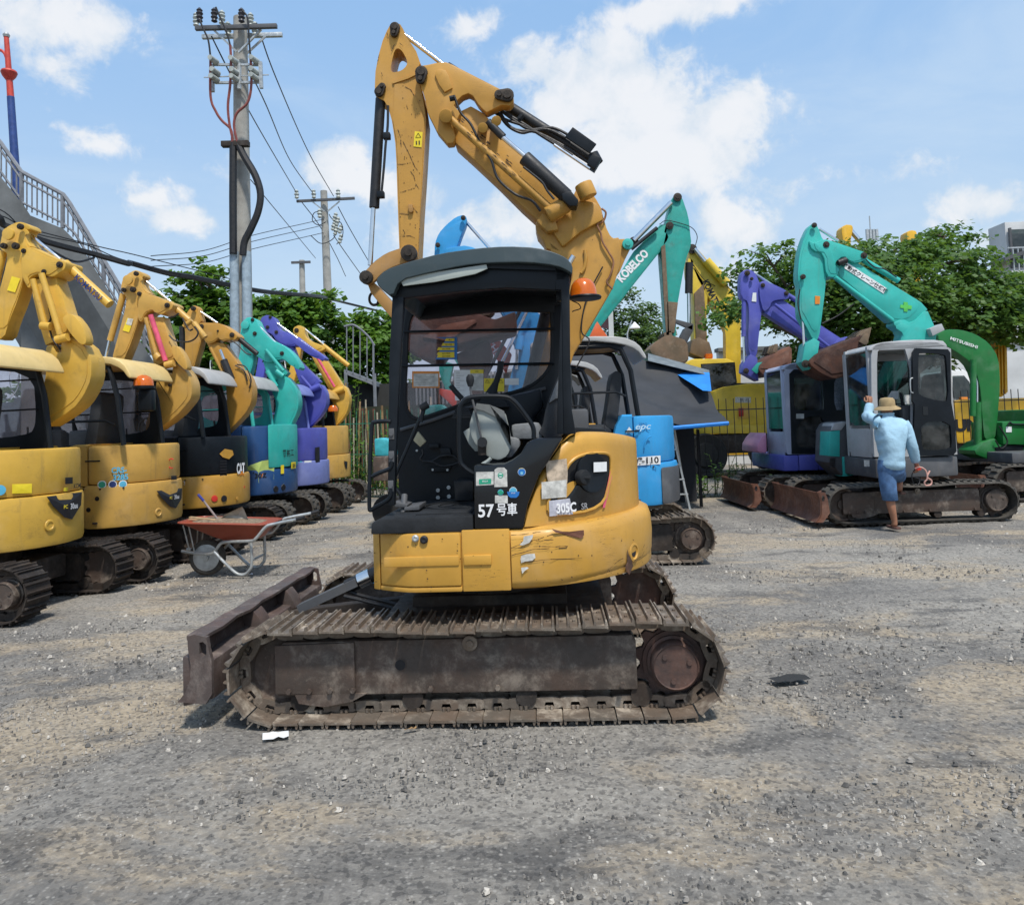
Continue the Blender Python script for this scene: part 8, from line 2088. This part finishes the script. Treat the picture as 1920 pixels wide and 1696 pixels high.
MB().box((1.8, -.3, 6.4), (5.2, .7, .14)).build('balcony_slab', WALLW, bd); MB().box((1.8, -.35, 7.36), (5.0, .05, .05)).build('balcony_rail', GALV, bd)
for k in range(3):
    for j in range(2): w = MB().box((.6 + 1.9 * k, -.01, 1.6 + 2.2 * j), (1.0, .08, 1.2)).build('window', GLSD, bd); MB().box((.6 + 1.9 * k, -.03, 1.0 + 2.2 * j), (1.2, .16, .08)).build('sill', WALLW, w)
w2 = thing('white_wall', 'long pale blank wall beyond the fence under the big tree', 'wall', (13.5, 26, 0))
MB().box((0, 0, 1.9), (13, .3, 3.8)).build('wall_panel', WALLW, w2)
MB().box((0, -.05, 3.85), (13.1, .5, .12)).build('coping', CONC, w2)
hs = thing('house', 'long low house with a pale corrugated roof seen through the foreground side window', 'house', (-3, 34, 0))
MB().box((0, 0, 1.4), (9, 5, 2.8)).build('wall', WALLW, hs)
b = MB(); b.prism([(-4.9, 2.7), (-4.9, 2.8), (4.9, 4.1), (4.9, 4.0)], -3, 3); b.build('roof', plain('pale_roof_sheet', (.45, .47, .46), .5, bmp=.1), hs)
ct = thing('container_post', 'white post carrying a dark red sign panel left of the grey canopies', 'post', (3.2, 24, 0)); f_ = Fr(3.2, 24, 0)
px_prism(f_, [(1140, 570), (1149, 570), (1152, 660), (1152, 840), (1143, 840), (1143, 660)], 0, .15, 'post', WALLW, ct); px_prism(f_, [(1136, 575), (1142, 575), (1142, 616), (1118, 612)], .02, .1, 'sign_panel', plain('maroon_panel', (.07, .03, .04), .6, bmp=0), ct)
ob = thing('orange_machine', 'orange machine arm poking up beside the pale grey canopy', 'machine part', (2.7, 16.5, 0)); f_ = Fr(2.7, 16.5, 0)
px_prism(f_, [(1105, 632), (1120, 602), (1128, 615), (1142, 634), (1142, 700), (1105, 700)], 0, .3, 'arm', paint('orange_paint', (.70, .12, .02), .45, .2, .2), ob, bev=.02); MB().box((0, .2, .6), (.8, .8, 1.2), .05).build('body', BLK, ob)
sl2 = thing('yard_lamp', 'white conical lamp shade on a thin bent pole before the far trees', 'street lamp', (5.0, 30, 0)); f_ = Fr(5.0, 30, 0)
v = f_.L(1190, 610, 0); MB().lathe([(.22, -.12), (.2, -.06), (.05, .1), (.02, .14)], v, (0, 0, 1), 14).build('shade', WHT, sl2); MB().tube([(v.x - .3, 0, 0), (v.x - .3, 0, v.z - .3), (v.x - .1, 0, v.z + .2), v], .03, 6).build('pole', GALV, sl2)
an = thing('antenna_mast', 'grey mobile antenna cluster on a mast above the big tree', 'antenna', (26, 60, 0)); f_ = Fr(26, 60, 0)
for x in (1626, 1632, 1638, 1644): a, c = f_.L(x, 430, 0), f_.L(x, 450, 0); MB().box((a + c) / 2, (.18, .2, a.z - c.z)).build('antenna_panel', GALV, an)
v = f_.L(1630, 405, 0); c = f_.L(1635, 500, 0); MB().tube([(c.x, 0, 0), (c.x, 0, c.z + 1.5)], .3, 8).build('mast', GALV, an); MB().tube([(v.x, 0, c.z), v], .05, 5).build('whip', GALV, an)

# ---- vegetation
def leafmat(name, a, b_, trans=.35):
    m, g, b, tc = newmat(name); oi = g.new('ShaderNodeNewGeometry')
    n = g.noise(tc.outputs['Object'], 1.1, 3, .6); c = g.mix(g.ramp(n, .35, .65), a, b_)
    c = g.mix(g.math('MULTIPLY', oi.outputs['Random Per Island'], .55), c, sc3(b_, 1.5)); g.put(b.inputs['Base Color'], c)
    b.inputs['Roughness'].default_value = .5; b.inputs['Specular IOR Level'].default_value = .35
    tl = g.new('ShaderNodeBsdfTranslucent'); g.put(tl.inputs[0], g.mix(.5, c, (.22, .36, .03)))
    mx = g.new('ShaderNodeMixShader'); mx.inputs[0].default_value = trans; out = m.node_tree.nodes['Material Output']
    g.l.new(b.outputs[0], mx.inputs[1]); g.l.new(tl.outputs[0], mx.inputs[2]); g.l.new(mx.outputs[0], out.inputs[0]); return m
LF1 = leafmat('feathery_leaves', (.042, .10, .022), (.085, .16, .036), .4); LF2 = leafmat('broad_leaves', (.045, .11, .018), (.10, .20, .03), .42); LF3 = leafmat('distant_leaves', (.05, .095, .035), (.09, .15, .06)); LFY = leafmat('yellow_green_leaves', (.07, .17, .02), (.16, .30, .05))
BARK = plain('grey_bark', (.12, .095, .07), .95, var=.4, scale=6, bmp=.6)


def tree(label, x, y, h, trunk_r, blobs, n_cl, per, size, mat, seed=1, droop=.4, aspect=2.6, spread=.55, trunks=1, cat='tree', lean=(0, 0)):
    """blobs: (x, y, z, rx, ry, rz) crown lobes in the tree's frame; foliage is many small leaves in drooping sprays"""
    rnd = random.Random(seed); t = thing('tree' if cat == 'tree' else 'shrub', label, cat, (x, y, 0))
    tops = []
    b = MB()
    fork = Vector((lean[0] * .5, lean[1] * .5, h * .34))
    b.tube(spline([(0, 0, -.1), (fork.x * .4 + .05, 0, fork.z * .5), fork], 5), [trunk_r * (1.15 - .45 * k / 10) for k in range(11)], 10)
    for bl_ in blobs:
        c = Vector(bl_[:3]); m_ = (fork + c) / 2 + Vector((rnd.uniform(-.3, .3), rnd.uniform(-.3, .3), .25))
        b.tube(spline([fork, m_, c], 5), [trunk_r * (.6 - .045 * k) for k in range(11)], 7)
        for k in range(5):
            d_ = Vector((rnd.uniform(-1, 1) * bl_[3], rnd.uniform(-1, 1) * bl_[4], rnd.uniform(-.4, .8) * bl_[5])) * .85
            b.tube([c, c + d_ * .5 + Vector((0, 0, .1)), c + d_], [trunk_r * .16, trunk_r * .1, trunk_r * .05], 5)
    b.build('trunk', BARK, t)
    V = []; F = []
    tot = sum(q[3] * q[5] for q in blobs)
    for q in blobs:
        m_ = int(n_cl * q[3] * q[5] / tot)
        for i in range(m_):
            while True:
                d_ = Vector((rnd.uniform(-1, 1), rnd.uniform(-1, 1), rnd.uniform(-1, 1)))
                if .15 < d_.length < 1: break
            d_ = d_ * (d_.length ** -.3)
            k_ = 1 + .35 * mnz.noise(d_ * 2.3 + Vector((seed, 0, 0)))
            c = Vector((q[0] + d_.x * q[3] * k_, q[1] + d_.y * q[4] * k_, q[2] + d_.z * q[5] * k_))
            if mnz.noise(c * 1.1 + Vector((seed * 3, 0, 0))) < -.32: continue
            out = Vector((d_.x, d_.y, .15)).normalized(); ax = (out + Vector((rnd.uniform(-.6, .6), rnd.uniform(-.6, .6), rnd.uniform(-.3, .3)))).normalized()
            L = spread * rnd.uniform(.5, 1.2)
            for j in range(per):
                s = j / per; p = c + ax * L * s + Vector((0, 0, -droop * s * s * L)) + Vector((rnd.uniform(-1, 1), rnd.uniform(-1, 1), rnd.uniform(-.6, .6))) * size * .9
                sd = ax.cross(Vector((0, 0, 1))).normalized() * (1 if j % 2 else -1)
                ld = (sd * .8 + ax * .5 + Vector((rnd.uniform(-.4, .4), rnd.uniform(-.4, .4), -droop * rnd.uniform(.4, 1.3)))).normalized()
                w = ld.cross(Vector((rnd.uniform(-1, 1), rnd.uniform(-1, .6), .7))).normalized(); l_ = size * rnd.uniform(.7, 1.3); ww = l_ / aspect
                k0 = len(V); V += [p, p + ld * l_ * .5 + w * ww, p + ld * l_, p + ld * l_ * .5 - w * ww]; F.append((k0, k0 + 1, k0 + 2, k0 + 3))
    me = bpy.data.meshes.new('crown'); me.from_pydata([tuple(v) for v in V], [], F); me.materials.append(mat)
    link('crown', me, t)
    return t


def bl(px, py, Y, rx, rz, x, y, ry=None):
    v = at(px, py, Y); return (v.x - x, Y - y, v.z, rx, ry or rx * .8, rz)
TX, TY = 8.6, 18.6
tree('big spreading tree with drooping feathery leaves behind the teal excavator', TX, TY, 5, .17, [bl(px, py, Y, rx, rz, TX, TY) for px, py, Y, rx, rz in
     ((1450, 500, 18.4, 1.0, .48), (1400, 585, 18.0, .70, .42), (1520, 560, 18.6, 1.2, .75), (1560, 490, 19.0, 1.1, .42), (1640, 560, 18.2, 1.5, 1.0), (1660, 480, 19.2, 1.2, .42), (1760, 500, 18.8, 1.2, .6), (1785, 590, 18.4, 1.4, .8), (1850, 560, 19.0, 1.0, .65), (1880, 610, 18.4, .9, .5), (1770, 445, 19.4, .55, .26), (1700, 650, 18.6, 1.2, .45), (1560, 640, 18.8, 1.1, .6), (1920, 570, 19, .6, .5))],
     2500, 17, .135, LF1, 3, .55, 2.9, .55)
tree('leafy broad leaved tree behind the left row, a branch reaching up beside the tall pole', -11.2 + 1.0, 25.5, 6.5, .22, [bl(px, py, Y, rx, rz, -10.2, 25.5) for px, py, Y, rx, rz in
     ((375, 518, 25, .65, .3), (400, 545, 25.2, .7, .5), (340, 560, 25, .75, .28), (410, 600, 25.4, 1.2, .9), (520, 590, 26, 1.3, .6), (500, 620, 25.5, 1.4, .8), (570, 600, 26, 1.0, .8), (595, 565, 26.5, .5, .28), (350, 630, 25, 1.0, .7), (450, 700, 26, 2.0, 1.2), (580, 700, 26, 1.4, 1.2))],
     1500, 15, .21, LF2, 5, .3, 1.9, .55)
tree('bushy broad leaved tree over the steel landing, just left of the foreground canopy', -5.6, 27.5, 5.5, .16, [bl(px, py, Y, rx, rz, -5.6, 27.5) for px, py, Y, rx, rz in
     ((660, 630, 27.5, .8, .6), (705, 605, 27.5, .8, .4), (700, 660, 27, 1.0, .9), (640, 680, 27, .8, .7), (745, 640, 27.5, .7, .7), (690, 740, 27, 1.2, .9))], 700, 15, .20, LF2, 8, .3, 2.0, .5)
tree('hazy feathery tree in the distance between the ochre boom and the teal stick', 5.6, 36, 6, .2, [bl(px, py, Y, rx, rz, 5.6, 36) for px, py, Y, rx, rz in
     ((1165, 590, 36, .8, 1.3), (1185, 660, 36, 1.5, 1.3), (1225, 640, 36.5, .9, .9), (1205, 590, 37, .5, .6))], 900, 13, .17, LF3, 12, .2, 2.6, .5)
for i, (px, Y, h, lb) in enumerate(((1500, 44, 3.6, 'low hazy tree far behind the lemon yellow excavator'), (1330, 46, 3.2, 'small far tree right of the teal stick'), (150, 34, 4.6, 'dark tree seen under the concrete stair'), (820, 40, 4.2, 'far tree seen through the foreground side window'), (1850, 48, 4, 'far tree beyond the pale house'))):
    v = at(px, 780, Y); tree(lb, v.x, Y, h, .15, [(0, 0, h * .7, 2.4, 1.5, h * .3), (-2, 0, h * .55, 1.8, 1.2, h * .35), (2.2, 0, h * .55, 1.8, 1.2, h * .35)], 330, 12, .32, LF3, 20 + i, .2, 2.2, .7)
# leafy weeds at the fences
def bush(label, pts, Y, seed, mat=LFY, n=70, size=.11):
    v0 = ground(*pts[0]); rnd = random.Random(seed); c0 = at(*pts[0], Y); t = thing('weed_bush', label, 'bush', (c0.x, Y, 0)); V = []; F = []; b = MB()
    for (px, py) in pts:
        top_ = at(px, py, Y); x = top_.x - c0.x
        for k in range(6):
            tip = Vector((x + rnd.uniform(-.35, .35), rnd.uniform(-.3, .3), max(.15, top_.z * rnd.uniform(.55, 1.05)))); b.tube([(x + rnd.uniform(-.1, .1), 0, 0), tip * .6 + Vector((x * .4, 0, 0)), tip], .006, 4)
            for j in range(n // 6):
                s = rnd.uniform(.25, 1); p = Vector((x, 0, 0)).lerp(tip, s); a = rnd.uniform(0, 6.28); ld = Vector((cos(a), sin(a), rnd.uniform(-.2, .5))).normalized(); w = ld.cross(Vector((0, 0, 1))).normalized(); l_ = size * rnd.uniform(.6, 1.3)
                k0 = len(V); V += [p, p + ld * l_ * .5 + w * l_ * .25, p + ld * l_, p + ld * l_ * .5 - w * l_ * .25]; F.append((k0, k0 + 1, k0 + 2, k0 + 3))
    b.build('stem', plain('green_stem', (.08, .14, .03), .7, bmp=0), t)
    me = bpy.data.meshes.new('leaves'); me.from_pydata([tuple(v) for v in V], [], F); me.materials.append(mat); link('leaves', me, t)
bush('leafy green weeds at the foot of the dark fence, right of the ladder', [(1325, 880), (1345, 850), (1365, 870), (1390, 875), (1410, 870), (1305, 890)], 15.2, 1, n=90)
bush('tall grass and weeds along the foot of the green fence', [(640, 800), (665, 790), (690, 800), (715, 790), (740, 800), (672, 840), (690, 850), (700, 870), (655, 870), (715, 880), (740, 890)], 18.0, 2, n=120)
bush('yellow green creeper climbing beside the steel landing', [(650, 640), (655, 690), (645, 720), (660, 760), (648, 800)], 20.8, 3, n=120, size=.13)
bush('small weeds between the fence bars at the right', [(1660 + 140, 868), (1830, 880)], 15.4, 4)

# ---- litter on the ground
rnd = random.Random(9)
def litter(px, py, w, d, name, label, mat, cat, rot=.3):
    p = ground(px, py); b = MB(); n = 6; V = []
    for j in range(3):
        for i in range(n): V.append((p.x + (i / (n - 1) - .5) * w * cos(rot) - (j / 2 - .5) * d * sin(rot), p.y + (i / (n - 1) - .5) * w * sin(rot) + (j / 2 - .5) * d * cos(rot), .008 + rnd.uniform(0, .012)))
    b.faces(V, [(j * n + i, j * n + i + 1, (j + 1) * n + i + 1, (j + 1) * n + i) for j in range(2) for i in range(n - 1)]); return tag(b.build(name, mat), label, cat)
litter(517, 1382, .125, .085, 'paper_scrap', 'crumpled white paper scrap on the ground in front of the near track', WHT, 'paper')
litter(770, 1370, .06, .02, 'dry_leaf', 'curled dry brown leaf on the ground below the middle of the near track', plain('dry_leaf', (.35, .22, .10), .8, bmp=0), 'leaf')
litter(1250, 1160, .05, .04, 'paper_scrap', 'tiny pale scrap on the ground right of the foreground track', WHTW, 'paper')
litter(470, 1078, .05, .03, 'paper_scrap', 'small white scrap beside the wheelbarrow leg', WHT, 'paper')
litter(1480, 1275, .22, .10, 'asphalt_chunk', 'flat dark asphalt chunk on the ground right of the foreground track', plain('asphalt_lump', (.03, .03, .03), .9, scale=30, bmp=.6), 'asphalt chunk')
